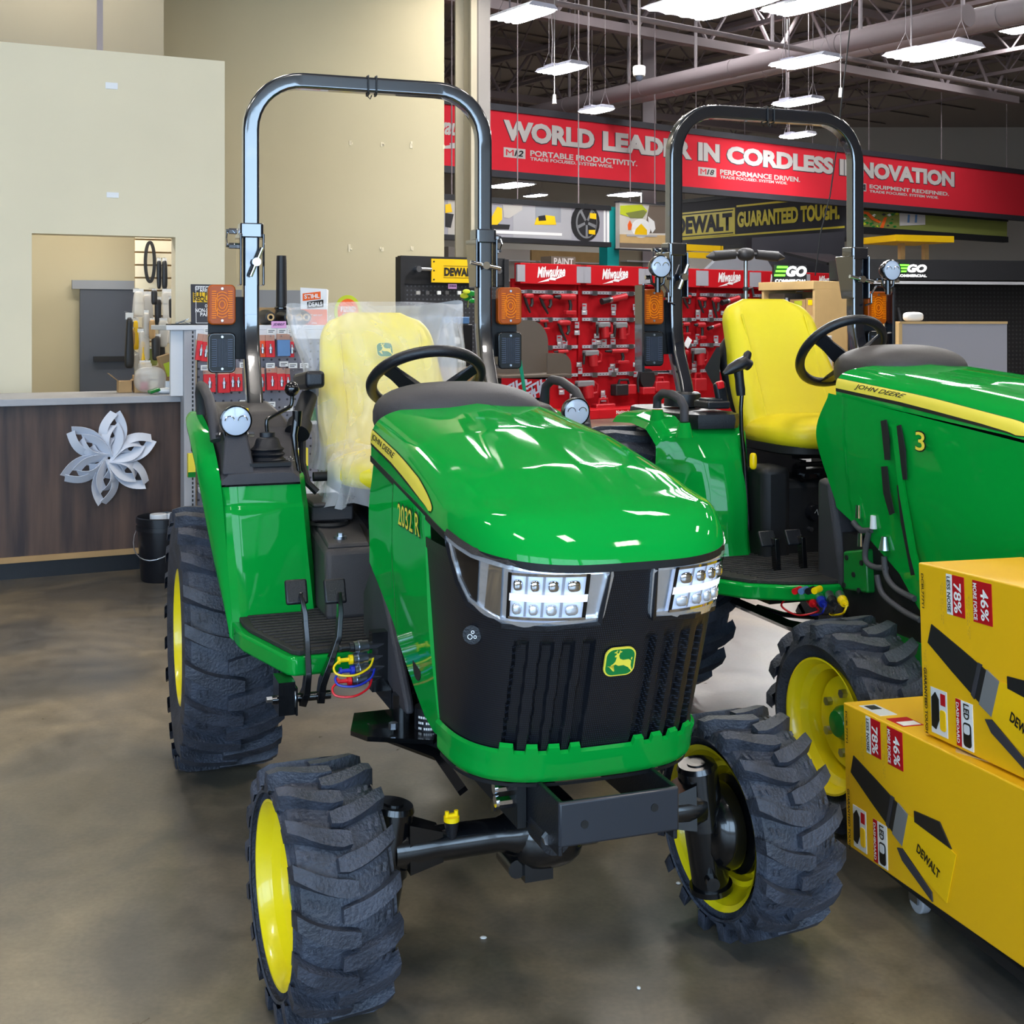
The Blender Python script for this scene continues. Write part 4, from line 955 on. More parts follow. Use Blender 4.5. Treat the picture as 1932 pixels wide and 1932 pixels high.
    make_wheel(par, tuple(L2((1587, 663), x=-.0)), .172, math.radians(-47))
    make_rops(par, True, 1.80)
    for sg in (-1, 1): make_tire(par, 'front_tire', .312, .25, .192, 17, (sg*.59, .47, .312), sg)
    for sg in (-1, 1): make_tire(par, 'rear_tire', .55, .38, .27, 22, (sg*.60, 2.0, .55), sg, .03)
    make_seat(par, .09, .055, 1.03, .55)
    b = MB(); poly = [(-.70, 1.30), (-.69, 1.17), (-.62, 1.06), (-.50, .985), (-.36, .95), (.36, .95), (.50, .985), (.62, 1.06), (.69, 1.17), (.70, 1.3), (.7, 1.55), (-.7, 1.55)]
    b.prism(poly, .565, .618); pf = b.obj('footplate', 'green', par, bevel=.008)
    b = MB(); b.prism([(x*.965, y+.012) for x, y in poly], .618, .632)
    for i in range(16): b.box(-.30, 1.06+i*.03, .634, .60+.02*min(8, i)-.10, .012, .006)
    b.obj('floor_mat', 'mat_rubber', pf, bevel=.003)
    # fenders
    for sg in (1, -1):
        X = lambda x: x*-sg
        S = [(.60, 1.50, 1.42), (.80, 1.50, 1.42), (1.0, 1.52, 1.44), (1.10, 1.56, 1.49), (1.16, 1.66, 1.58), (1.175, 1.80, 1.72), (1.165, 1.98, 1.92)]
        cols = [(-.33, .06, 0), (-.345, .01, 0), (-.375, -.02, 0), (-.45, -.03, 0), (-.54, -.01, 0), (-.60, .03, .004), (-.66, .06, -.004), (-.70, .085, -.018), (-.72, .10, -.045)]
        def fn(u, w):
            k = w*(len(S)-1); i = min(int(k), len(S)-2); f = k-i; z = S[i][0]*(1-f)+S[i+1][0]*f; y = S[i][1]*(1-f)+S[i+1][1]*f
            q = u*(len(cols)-1); j = min(int(q), len(cols)-2); g = q-j; x, dy, dz = (cols[j][t]*(1-g)+cols[j+1][t]*g for t in range(3))
            ff = max(0, min(1, (1.17-z)/.35)) if w < .55 else 0; ff = ff*ff*(3-2*ff)
            flare = max(0, (.72-z)/.12)**2*.03
            out = -.0 if u < .5 else .06*max(0, (.95-z))*(-1)*(u-.5)*2*-1
            return (X(x+out*.9), y+dy*ff*1.2-flare*(1-u), z+dz*(1-ff))
        b = MB(); b.grid(fn, 41, 60, flip=sg > 0); b.obj('fender', 'green', par, smooth=60)
        b = MB()
        secs = []
        for z, g in ((1.12, 0), (1.155, .004), (1.175, 0), (1.182, -.02)):
            secs.append([(X(x), y, z) for x, y in [(-.58-g, 1.60-g), (-.55-g, 1.545-g), (-.40+g, 1.53-g), (-.365+g, 1.56-g), (-.36+g, 1.7), (-.36+g, 2.1), (-.58-g, 2.1), (-.60-g, 1.75)]])
        co = loft_obj('control_console', secs if sg < 0 else [s_[::-1] for s_ in secs], 'black_satin', par, 30)
        b = MB(); b.bx(X(-.50), X(-.40), 1.56, 1.68, 1.195, 1.225); b.bx(X(-.49), X(-.42), 1.58, 1.66, 1.22, 1.235); b.lathe([(0, 1.235), (.07, 1.235), (.075, 1.225), (.08, 1.195)], 24, 'Z') if 0 else None
        b.obj('switch_block', 'black_satin', co, bevel=.006)
        b = MB(); b.lathe([(0, 1.25), (.062, 1.248), (.074, 1.24), (.078, 1.19)], 28, 'Z'); b.v = [Vector((v.x+X(-.46), v.y+1.85, v.z)) for v in b.v]; b.obj('post_boot', 'black_satin', co, smooth=50)
        b = MB(); pts = [L2(p, x=-.66) for p in ((1240, 770), (1240, 752), (1250, 742), (1268, 744), (1284, 754), (1291, 768), (1291, 795))]
        b.tube([(X(v.x), v.y, v.z) for v in pts], .017, 14); b.obj('grab_handle', 'plastic_dark', par, smooth=60)
        for p in ((1240, 775), (1291, 800)):
            v = L2(p, x=-.66); b = MB(); b.cyl((X(v.x), v.y, v.z-.05), (X(v.x), v.y, v.z+.005), .034, .022, 20); b.obj('handle_foot', 'green', par, smooth=40)
    b = MB(); b.bx(-.33, .33, 1.42, 2.1, .6, .92); b.bx(-.345, -.22, 1.40, 1.55, .6, .98); tn = b.obj('transmission_cover', 'black_matte', par, bevel=.03)
    v = L2((1536, 966), y=1.41); b = MB(); b.cyl((v.x, 1.425, v.z), (v.x, 1.385, v.z), .036, .033, 28); dl = b.obj('rate_knob', 'black_satin', tn, smooth=40)
    b = MB(); b.sweep([(v.x+.028*math.cos(t), 1.384, v.z+.028*math.sin(t)) for t in [-1.2+.2*k for k in range(14)]], [(-.001, -.001), (.001, -.001), (.001, .001), (-.001, .001)]); b.sweep([(v.x-.014, 1.384, v.z), (v.x-.004, 1.384, v.z+.014), (v.x+.002, 1.384, v.z-.008), (v.x+.012, 1.384, v.z+.008)], [(-.001, -.001), (.001, -.001), (.001, .001), (-.001, .001)]); b.obj('knob_mark', 'white_ink', dl)
    v = L2((1529, 998), y=1.41); b = MB(); b.cyl((v.x, 1.42, v.z), (v.x, 1.40, v.z), .010, n=6); b.obj('cover_bolt', 'zinc', tn)
    b = MB(); b.bx(-.19, .19, 1.45, 1.9, 1.0, 1.035)
    for q in (-1, 1):
        for k in range(3): b.cyl((q*.16, 1.42+.1*k, .92), (q*(.16-.05*k), 1.55+.1*k, 1.02), .013, n=10)
        b.bx(q*.17-.012, q*.17+.012, 1.40, 1.85, .92, 1.0)
    b.bx(-.2, .2, 1.395, 1.41, .945, .965); b.cyl((-.2, 1.39, .985), (.2, 1.39, .985), .010, n=10)
    for k in range(6): b.cyl((-.17+.068*k, 1.395, .94), (-.17+.068*k, 1.375, .94), .013, n=8)
    b.obj('seat_suspension', 'black_gloss', par, smooth=40)
    b = MB(); b.tube([L2(p, y=1.50) for p in ((1400, 742), (1398, 770), (1399, 812), (1404, 870), (1408, 930), (1412, 1000))], .009, 10, rad=[.9, .9, 1, 1.2, 1.2, 1.2]); lv = b.obj('gear_lever', 'black_gloss', par, smooth=60)
    b = MB(); g = [L2(p, y=1.48) for p in ((1365, 706), (1378, 697), (1392, 690), (1404, 683), (1414, 690))]; b.tube(g, .022, 12, rad=[.35, .9, 1.15, 1.2, 1.0])
    g = [L2(p, y=1.48) for p in ((1403, 690), (1411, 668), (1414, 664))]; b.tube(g, .017, 10, rad=[1.1, .9, .6]); g = [L2(p, y=1.485) for p in ((1392, 692), (1395, 715), (1397, 735), (1398, 746))]; b.tube(g, .019, 12, rad=[1.1, .95, 1.0, .9]); b.obj('lever_grip', 'black_satin', lv, smooth=60)
    v = L2((1421, 870), y=1.46); b = MB(); b.ell(tuple(v), (.0145, .0145, .032), 20, 14, 1, .6); b.obj('range_knob', 'yellow_cap', par, smooth=60)
    v = L2((1360, 742), y=1.60); b = MB(); b.M = Matrix.Translation(v) @ Matrix.Rotation(-.2, 4, 'Y'); b.box(0, 0, 0, .05, .03, .09); bk = b.obj('belt_buckle', 'black_satin', par, bevel=.01)
    b = MB(); b.M = Matrix.Translation(v) @ Matrix.Rotation(-.2, 4, 'Y'); b.box(-.003, -.012, .035, .03, .02, .03); b.obj('buckle_button', 'red_cap', bk, bevel=.005)
    b = MB(); v = L2((1340, 700), y=1.85); b.add([tuple(L2(p, y=1.86)) for p in ((1352, 655), (1329, 695), (1350, 735), (1358, 735), (1358, 655))]+[tuple(L2(p, y=1.93)) for p in ((1352, 655), (1329, 695), (1350, 735), (1358, 735), (1358, 655))], [(0, 1, 2, 3, 4), (9, 8, 7, 6, 5), (0, 5, 6, 1), (1, 6, 7, 2), (2, 7, 8, 3), (3, 8, 9, 4), (4, 9, 5, 0)]); b.obj('seat_wing', 'black_matte', par)
    for p in ((1462, 1015), (1512, 1012)):
        a = L2((p[0], p[1]), y=1.17); c = L2((p[0]+4, p[1]+68), y=1.17)
        b = MB(); b.sweep([a, a.lerp(c, .5), c], [(-.010, -.016), (.010, -.016), (.010, .016), (-.010, .016)], up=(1, 0, 0)); pd = b.obj('pedal', 'black_gloss', par, bevel=.003)
        b = MB(); b.M = Matrix.Translation((a.x-.02, a.y+.02, a.z-.005)) @ Matrix.Rotation(-.5, 4, 'X'); b.box(0, 0, 0, .065, .012, .06); b.obj('pedal_pad', 'black_satin', pd, bevel=.005)
    # engine bay: green casting, hoses, filter, couplers
    b = MB(); b.bx(-.30, .30, -.15, .95, .50, .80); b.bx(-.26, .26, -.2, .9, .8, 1.22); b.bx(-.2, .2, 1.6, 2.3, .4, .9); b.cyl((-.5, 2.0, .55), (.5, 2.0, .55), .1, n=20); b.obj('engine', 'black_matte', par)
    b = MB(); y = .66
    q = [L2(p, x=-.33) for p in ((1590, 1040), (1632, 1036), (1636, 1120), (1590, 1112))]
    b.add([tuple(v) for v in q]+[(v.x+.1, v.y, v.z) for v in q], [(0, 1, 2, 3), (7, 6, 5, 4), (0, 4, 5, 1), (1, 5, 6, 2), (2, 6, 7, 3), (3, 7, 4, 0)]); fc = b.obj('front_casting', 'green_plain', par, bevel=.008)
    for p in ((1597, 1052), (1625, 1062), (1610, 1084), (1592, 1104), (1620, 1114)):
        v = L2(p, x=-.332); b = MB(); b.cyl((v.x-.002, v.y, v.z), (v.x+.01, v.y, v.z), .009, n=14); b.obj('bolt_hole', 'black_matte', fc)
    b = MB(); q = [L2(p, x=-.31) for p in ((1640, 1195), (1660, 1185), (1736, 1215), (1736, 1262), (1680, 1240))]
    b.add([tuple(v) for v in q]+[(v.x+.1, v.y, v.z) for v in q], [(0, 1, 2, 3, 4), (9, 8, 7, 6, 5)]+[(i, 5+i, 5+(i+1) % 5, (i+1) % 5) for i in range(5)]); b.obj('front_frame', 'green_plain', par)
    for pts in (((1610, 985), (1625, 1000), (1645, 1000)), ((1640, 1000), (1632, 1050), (1645, 1068), (1672, 1072)), ((1668, 1050), (1672, 1085), (1690, 1110), (1726, 1130)), ((1655, 1085), (1665, 1120), (1700, 1150), (1736, 1170))):
        b = MB(); b.tube(cr([L2(p, x=-.335) for p in pts]), .010, 10); b.obj('hose', 'hose_grey', par, smooth=60)
    for p, m in (((1648, 985), 'white_plastic'), ((1669, 1025), 'zinc'), ((1620, 965), 'chrome'), ((1624, 1018), 'chrome')):
        v = L2(p, x=-.34); b = MB(); b.cyl((v.x, v.y, v.z-.022), (v.x, v.y, v.z+.022), .012 if m != 'zinc' else .02, .010, 14); b.obj('fitting', m, par, smooth=40)
    for k, (p, m) in enumerate((((1532, 1133), 'red_cap'), ((1551, 1133), 'blue_cap'), ((1571, 1132), 'black_satin'), ((1591, 1132), 'yellow_cap'))):
        v = L2(p, x=-.40); b = MB(); b.cyl((v.x+.02, v.y+.05, v.z+.006), (v.x-.005, v.y, v.z), .016, n=18); cp = b.obj('hydraulic_coupler', 'zinc', par, smooth=40)
        b = MB(); b.cyl((v.x-.004, v.y, v.z), (v.x-.016, v.y-.03, v.z-.004), .0175, .014, 18); b.cyl((v.x-.016, v.y-.03, v.z-.004), (v.x-.02, v.y-.05, v.z-.006), .006, n=8)
        c = v+Vector((-.02, -.05, -.006)); e = -1 if k == 0 else 1
        b.tube(cr([c, c+Vector((-.01*e, 0, -.02)), c+Vector((-.05 if k == 0 else .0, .03, -.035)), c+Vector((-.085 if k == 0 else .0, .08, -.01 if k == 0 else -.05)), c+Vector((-.03 if k == 0 else 0, .1, .02 if k == 0 else -.05))]), .0035, 6); b.obj('dust_cap', m, cp, smooth=40)
    for p, m in (((1502, 1115), 'red_cap'), ((1514, 1115), 'blue_pack'), ((1527, 1115), 'black_satin'), ((1539, 1114), 'yellow_cap')):
        v = L2(p, x=-.50); b = MB(); b.cyl((v.x+.03, v.y+.02, v.z), (v.x-.01, v.y-.006, v.z), .011, n=16); b.obj('port_marker', m, par, smooth=40)
    b = MB(); b.sweep([L2(p, x=-.45) for p in ((1385, 1135), (1420, 1150), (1490, 1180), (1560, 1195))], [(-.014, -.014), (.014, -.014), (.014, .014), (-.014, .014)]); b.tube([L2(p, x=-.40) for p in ((1430, 1145), (1480, 1160), (1540, 1165))], .01, 8); b.obj('lower_linkage', 'black_gloss', par)
    b = MB(); b.cyl((-.55, .47, .312), (.55, .47, .312), .05, n=18); b.obj('front_axle', 'green_plain', par, smooth=40)
tractor2(T2)
# ================================================================ carton display at the right edge
def PXZ(px, z, Y): return Vector(((px-966)/F*Y, Y, z))
BX = Plane(1598, 3.42, -76)          # long face of the cartons
Zt = .105
dl = BX.thing('carton_dolly', 'low black platform on a grey caster wheel under the yellow blower cartons', 'dolly', .42, -.22)
b = MB(); b.bx(-.34, .46, -.17, .17, .07, .10); b.obj('deck', 'black_matte', dl, bevel=.004)
for x in (-.22, .40):
    for y in (-.12, .12):
        b = MB(); b.cyl((x, y-.014, .034), (x, y+.014, .034), .034, n=24); wl = b.obj('caster_wheel', 'shelf_grey', dl, smooth=40, bevel=.004)
        b = MB(); b.bx(x-.02, x+.02, y-.022, y-.016, .03, .075); b.bx(x-.02, x+.02, y+.016, y+.022, .03, .075); b.obj('caster_fork', 'zinc', wl)
def carton(label, s0, z0, wd, hh, dp, lean, off, top):
    r = BX.thing('blower_carton', label, 'carton', s0, off, z0, 'yellow blower cartons'); r.rotation_euler = (0, lean, BX.a)
    b = MB(); b.bx(0, wd, 0, dp, 0, hh); b.obj('carton_board', 'box_yellow', r, bevel=.004)
    f = lambda x, z, o=-.001: face_M(x, o, z)
    def rect(nm, m, x0, x1, z0_, z1_, o=.0012, par=None):
        b = MB(); b.bx(x0, x1, -o, 0, z0_, z1_); return b.obj(nm, m, par or r)
    side = lambda x, z, o=-.0016: face_M(x, o, z) @ Matrix.Rotation(-PI/2, 4, 'Z')
    for nm, x, z, big, small, dark in (('noise_panel', .158, hh*.86, '78%', 'LESS NOISE', 'red_header'), ('force_panel', .264, hh*.86, '46%', 'MORE FORCE', 'red_header')):
        p = rect(nm, dark, x-.036, x+.036, z-.048, z+.048); rect('panel_white', 'white_ink', x-.036, x-.012, z-.048, z+.048, .0014, p) if nm[0] == 'n' else None
        text('panel_text', big, 'white_ink', p, side(x+.012, z-.004), .072, .030, .02); text('panel_text', small, 'black_ink' if nm[0] == 'n' else 'white_ink', p, side(x-.024, z), .085, .014, .02)
    p = rect('dashboard_panel', 'white_ink', .145, .212, .008, .118); rect('panel_red', 'red_header', .145, .166, .008, .118, .0014, p)
    text('panel_text', 'LED', 'black_ink', p, side(.190, .096), .036, .022, .03); text('panel_text', 'DASHBOARD', 'white_ink', p, side(.1555, .063), .095, .011, .02)
    b = MB(); b.M = f(.190, .042); b.prism(rrect(.030, .056, .009), 0, .002); b.obj('gauge_picture', 'black_ink', p)
    b = MB(); b.M = f(.190, .055); b.prism(rrect(.022, .022, .006), 0, .003); b.obj('gauge_picture', 'shelf_white', p)
    p = rect('battery_panel', 'shelf_white', .040, .108, .012, .122); b = MB(); b.M = f(.061, .068); b.prism([(-.018, -.04), (.0, -.045), (.014, -.02), (.014, .03), (.0, .045), (-.016, .03)], 0, .002); b.obj('battery_picture', 'black_ink', p)
    b = MB(); b.M = f(.091, .050); b.prism(rrect(.024, .05, .008), 0, .002); b.obj('battery_picture', 'dewalt_yellow', p); rect('panel_red', 'red_header', .082, .102, .086, .114, .0018, p)
    # printed picture of the blower
    A, D = Vector((.045, hh*.60)), Vector((.305, hh*.36)); d = (D-A).normalized(); n = Vector((-d.y, d.x))
    def poly(nm, m, pts, par, o=.002):
        b = MB(); b.M = f(0, 0); b.prism([tuple(q) for q in pts], 0, o); return b.obj(nm, m, par)
    w0, w1 = .026, .046
    bl = poly('blower_picture', 'tool_black', [A-n*w0, A+n*w0, A.lerp(D, .45)+n*.036, D+n*w1, D-n*w1, A.lerp(D, .4)-n*.036], r)
    poly('blower_ring', 'frame_dark', [A.lerp(D, .70)-n*.043, A.lerp(D, .70)+n*.043, A.lerp(D, .75)+n*.046, A.lerp(D, .75)-n*.046], bl, .003)
    poly('blower_collar', 'tool_grey', [A.lerp(D, .82)-n*.046, A.lerp(D, .82)+n*.046, D+n*w1, D-n*w1], bl, .003)
    poly('blower_body', 'dewalt_yellow', [D-n*.048, D+n*.048, D+d*.08+n*.08, D+d*.2+n*.09, D+d*.2-n*.045, D+d*.1-n*.055], bl, .003)
    poly('blower_handle', 'tool_black', [D+d*.03+n*.05, D+d*.02+n*.075, D+d*.12+n*.12, D+d*.18+n*.09], bl, .0035)
    poly('blower_trigger', 'frame_dark', [D-d*.02-n*.065, D-n*.052, D+d*.14-n*.065, D+d*.15-n*.085, D+d*.01-n*.08], bl, .0035)
    a = math.atan2(d.y, d.x); c = D+d*.11
    text('blower_badge', 'DEWALT', 'black_ink', bl, f(c.x, c.y, -.0042) @ Matrix.Rotation(a, 4, 'Z'), .10, .024, .03)
    text('edge_print', 'DCBL777Y1', 'black_ink', r, side(.022, hh*.84), .085, .010, .02); text('edge_print', 'GUARANTEED TOUGH', 'black_ink', r, side(.022, hh*.20), .16, .012, .03)
    for x, z in ((.105, .80), (.212, .76), (.024, .38)): text('fine_print', '---- --- ----\n--- ---- --', 'kraft_dark', r, side(x, hh*z), .10, .008)
    if top:
        tp = MB(); tp.bx(.05, .16, .02, .07, hh, hh+.0012); tpo = tp.obj('lid_panel', 'shelf_white', r); tp = MB(); tp.bx(.06, .10, .03, .06, hh, hh+.002); tp.obj('lid_picture', 'black_ink', tpo)
        tp = MB(); tp.bx(.19, .27, .02, .08, hh, hh+.0012); tpo = tp.obj('lid_panel', 'red_header', r); tp = MB(); tp.bx(.23, .265, .025, .075, hh, hh+.002); tp.obj('lid_picture', 'white_ink', tpo)
        tp = MB(); tp.M = Matrix(((1, 0, 0, 0), (0, 1, 0, 0), (0, 0, 1, hh), (0, 0, 0, 1))); tp.prism([(.38, .10), (.50, .02), (.72, .08), (.62, .24)], 0, .002); tp.obj('lid_picture', 'plywood', r)
    return r
lean = math.radians(-3.2)
carton('yellow blower carton lying at the bottom of the stack by the right edge', 0, Zt, .80, .385, .36, lean, 0, True)
carton('yellow blower carton standing on top of another at the right edge', .325, Zt+.41, .80, .42, .30, lean, -.03, False)
# ================================================================ hanging lights and roof services
def light(px, py, z, l, wd, label, led='led_bright', Y=None):
    Y = Y or F*(z-CH)/(HY-py); p = W(px, py, Y)
    t = thing('hanging_light', label, 'ceiling light', (p.x, p.y, z), SA, 'hanging shop lights')
    b = MB(); b.hexa([(-wd/2, -l/2, .0), (wd/2, -l/2, 0), (wd/2, l/2, 0), (-wd/2, l/2, 0)], [(-wd*.36, -l/2, .055), (wd*.36, -l/2, .055), (wd*.36, l/2, .055), (-wd*.36, l/2, .055)])
    b.box(0, l*.3, .08, .10, .22, .05); b.obj('housing', 'lamp_body', t)
    n = 4
    for k in range(n):
        x = -wd/2+wd*(k+.5)/n; b = MB(); b.ell((x, 0, -.006), (wd/n*.46, l*.49, .022), 12, 8, .5, .8); b.obj('lamp_tube', led, t, smooth=60)
    b = MB()
    for y in (-l*.38, l*.38):
        b.tube([(-wd*.3, y, .05), (0, y, .30), (wd*.3, y, .05)], .004, 5); b.tube([(0, y, .30), (0, y, ROOF-z)], .004, 5)
    b.tube([(0, l*.3, .1), (.03, l*.32, .5), (-.02, l*.3, 1.0), (0, l*.3, ROOF-z)], .010, 6); b.obj('suspension_wire', 'duct', t)
    return t
LZ = 5.2
for px, py, z, l, wd, lab in (
    (985, 27, LZ, .85, .44, 'white tube light hanging high beside the steel column'),
    (1060, 130, LZ, .8, .38, 'white tube light hanging below the first, left of the camera dome'),
    (1125, 208, LZ, .62, .34, 'white tube light hanging just above the red banner lettering'),
    (1343, 6, 4.4, 1.05, .8, 'large square bright light cut off by the top of the photo'),
    (1525, 8, LZ, 1.1, .46, 'long bright light at the top edge, right of the large square one'),
    (1518, 117, LZ, .98, .44, 'long bright light hanging in front of the big round pipe'),
    (1505, 193, LZ, .86, .36, 'bright light hanging just above the roll bar of the second tractor'),
    (1760, 98, 4.7, 1.0, .6, 'bright light at the right edge under the round pipe'),
    (1505, 256, 5.6, .8, .34, 'far light glimpsed through the second tractor roll bar top'),
    (962, 350, 5.4, 1.5, .8, 'bright light under the red banner beside the steel column'),
    (1185, 367, 5.4, 1.2, .8, 'bright light under the red banner above the saw picture'),
    (1385, 379, 5.6, 1.6, .3, 'thin strip light above the black and yellow sign'),
    (1010, 369, 5.9, 1.0, .4, 'small far light above the left picture sign'),
    (1248, 386, 5.6, .9, .5, 'far light beside the second tractor left post')):
    light(px, py, z, l, wd, lab)
for k, (x, y) in enumerate(((-2.6, .6), (.9, 1.0), (3.4, .4), (-1.6, 5.2), (2.0, 5.4), (5.6, 4.4), (-5.2, 3.4), (-3.6, 9.4), (.5, 9.8), (6.4, 9.2), (9.5, 7), (0, 12.4), (5, 12.5), (9, 12))):  # grid over the tractors; last three added to brighten the far department
    t = light(966, 100, 5.2, 1.1, .5, 'tube light hanging over the tractors, outside the picture', led='led', Y=1); t.location = (x, y, 5.2)
for k, (x, y) in enumerate(((-1, 17), (2.6, 18.9), (9, 18.5), (2.5, 21.5), (8, 23), (13, 22), (6, 27), (12, 29))):  # unseen lamps added to brighten the red banner and tool wall
    t = light(966, 100, 8.35, 1.2, .6, 'high tube light close under the roof, outside the picture', Y=1); t.location = (x, y, 8.35)
# big round pipe with hangers, thinner ducts
def pipe(p0, p1, r, m, lab, hang=True, nm='ceiling_pipe'):
    d = (p1-p0); t = thing(nm, lab, 'pipe', p0, 0, None)
    b = MB(); b.cyl((0, 0, 0), d, r, n=24); e = d.normalized()
    for i in range(int(d.length/2.4)+1): b.cyl(e*(i*2.4), e*(i*2.4+.09), r*1.05, n=24)
    b.obj('pipe_run', m, t, smooth=40)
    if hang:
        for i in range(1, int(d.length/2.0)):
            b = MB(); q = e*(i*2.0-.6); b.cyl(q+Vector((0, 0, r*.9)), q+Vector((0, 0, ROOF-p0.z-.1)), .035, n=10); b.obj('hanger', 'duct', t, smooth=40)
a = W(1286, 160, 25); c = a-E2*13; pipe(a+E2*5, Vector((c.x, c.y, a.z)), .19, 'duct', 'big grey round pipe running diagonally under the roof')
a = W(1100, 192, 26); c = a-E2*9; pipe(a+E2*3, Vector((c.x, c.y, a.z)), .16, 'joist', 'dim round duct behind the hanging lights', False)
a = W(1640, 118, 20); pipe(a+E1*-9, a+E1*5, .04, 'joist', 'thin pipe crossing the roof on the right', False)
for px, py, Y in ((1205, 60, 13.0),):
    p = W(1206, 128, 13.0); t = thing('dome_camera', 'white dome security camera on a long ceiling pole', 'camera', p)
    b = MB(); b.cyl((0, 0, 0), (0, 0, ROOF-p.z), .014, n=12); b.obj('pole', 'duct', t, smooth=40)
    b = MB(); b.lathe([(0, .02), (.055, .02), (.066, .005), (.066, -.05), (.06, -.085), (.0, -.085)], 28, 'Z'); b.obj('housing', 'dome_white', t, smooth=40)
    b = MB(); b.lathe([(.04, -.085), (.038, -.11), (.025, -.132), (0, -.14)], 24, 'Z'); b.obj('dome', 'lens_black', t, smooth=60)
for px, py, lab in ((1046, 184, 'small white sprinkler sensor hanging above the red banner'), (1586, 172, 'white hanging sensor right of the lights')):
    p = W(px, py, 16); t = thing('ceiling_sensor', lab, 'sensor', p); b = MB(); b.cyl((0, 0, 0), (0, 0, ROOF-p.z), .006, n=6); b.obj('cord', 'pipe_white', t)
    b = MB(); b.cyl((0, 0, -.08), (0, 0, .04), .03, .02, 12); b.obj('sensor_body', 'dome_white', t, smooth=40)
t = thing('hanging_cable', 'thin black cable hanging from the roof in front of the red banner', 'cable', W(1590, 300, 9)); q = t.location
b = MB(); b.tube([W(*p, 9)-q for p in ((1612, -40), (1604, 50), (1588, 190), (1580, 270), (1566, 370), (1548, 440), (1538, 520))], .005, 6); b.obj('cord', 'black_matte', t)
# far columns
for k, (px, Y, m) in enumerate(((1224, 30, 'duct'), (1220, 38, 'duct'))):
    p = W(px, 300, Y); b = MB(); b.box(p.x, p.y, ROOF/2, .32, .32, ROOF); struct(b.obj('trim_%d' % (3+k), m))
# ================================================================ service counter on the left
CW = 25
PK = Plane(280, 7.73, CW)
sl, sr = PK.s_(-240), PK.s_(343)
zc_ = PK.rect(280, 745, 281, 758); zt_ = PK.rect(300, 745, 301, 746)[1]; zb_ = PK.rect(300, 758, 301, 759)[1]; zk = PK.rect(280, 1036, 281, 1037)[1]; zw = PK.rect(300, 760, 301, 761)[1]
ct = PK.thing('service_counter', 'dark wood panelled service counter with pale grey top below the wall opening', 'counter', sl)
Lc = sr-sl
b = MB(); b.bx(0, Lc, 0, .5, zk, zb_); b.obj('counter_front', 'walnut', ct)
b = MB(); b.bx(0, Lc, .05, .5, 0, zk-.02); b.obj('toe_kick', 'black_satin', ct)
b = MB(); b.bx(0, Lc, -.01, .0, zk-.02, zk+.015); b.obj('base_strip', 'kraft', ct)
b = MB(); b.bx(0, Lc+.02, -.05, .62, zb_, zt_); b.obj('counter_top', 'shelf_grey', ct, bevel=.004)
def oncounter(px, py, back=.35): 
    q = PK.back(back); s_, z_, *_ = q.rect(px, py, px+1, py+1); return q, s_
# folded paper snowflake taped to the front
s_, z_, *_ = PK.rect(203, 862, 204, 863); sf = PK.thing('paper_snowflake', 'folded white paper snowflake taped to the dark counter front', 'decoration', s_, .035, z_)
for k in range(6):
    b = MB(); b.M = Matrix.Rotation(math.radians(60*k+8), 4, 'Y')
    R_ = .275
    for (r0, wd, yy) in ((R_, .085, -.02), (R_*.72, .060, -.045), (R_*.45, .035, -.01)):
        for q in (-1, 1):
            pts = [(.0, yy*.3, .012), (q*wd*.75, yy, r0*.42), (q*wd*.8, yy-.008, r0*.58), (q*.006, yy*.2, r0)]
            P_ = [Vector(p) for p in pts]; cv = [((1-t)**3*P_[0]+3*t*(1-t)**2*P_[1]*1.15+3*t*t*(1-t)*P_[2]*1.15+t**3*P_[3]) for t in [i/12 for i in range(13)]]
            b.sweep(cv, [(-.0012, -.032), (.0012, -.032), (.0012, .032), (-.0012, .032)], up=(.75, .65, 0))
    b.obj('snowflake_arm', 'snow_paper', sf, smooth=50)
# black bucket on the floor
p = W(308, 1082, 7.45); p.z = 0
bu = thing('bucket', 'black plastic bucket with wire handle on the floor by the counter', 'bucket', p)
b = MB(); b.lathe([(0, .0), (.125, 0), (.13, .01), (.148, .30), (.156, .30), (.156, .325), (.150, .325), (.150, .345), (.158, .345), (.158, .375), (.15, .38), (.145, .36), (.12, .02)], 40, 'Z'); b.obj('pail', 'bucket_black', bu, smooth=40)
b = MB(); b.tube([(-.158, 0, .30)]+[(-.158*math.cos(t)-.035*math.sin(t), -.155*math.sin(t), .30-.16*math.sin(t)) for t in [PI*k/14 for k in range(1, 14)]]+[(.158, 0, .30)], .0035, 8); b.obj('wire_handle', 'steel_wire', bu, smooth=60)
for k, (x, y, lab, m) in enumerate(((-.02, -.03, 'white roll standing in the top of the black bucket, left one', 'white_plastic'), (.075, .0, 'white roll standing in the top of the black bucket, right one', 'white_plastic'))):
    t = thing('paper_roll', lab, 'roll', (p.x+x, p.y+y, .10)); b = MB(); b.cyl((0, 0, 0), (0, 0, .295), .05, n=24); b.obj('roll', m, t, smooth=40, bevel=.004)
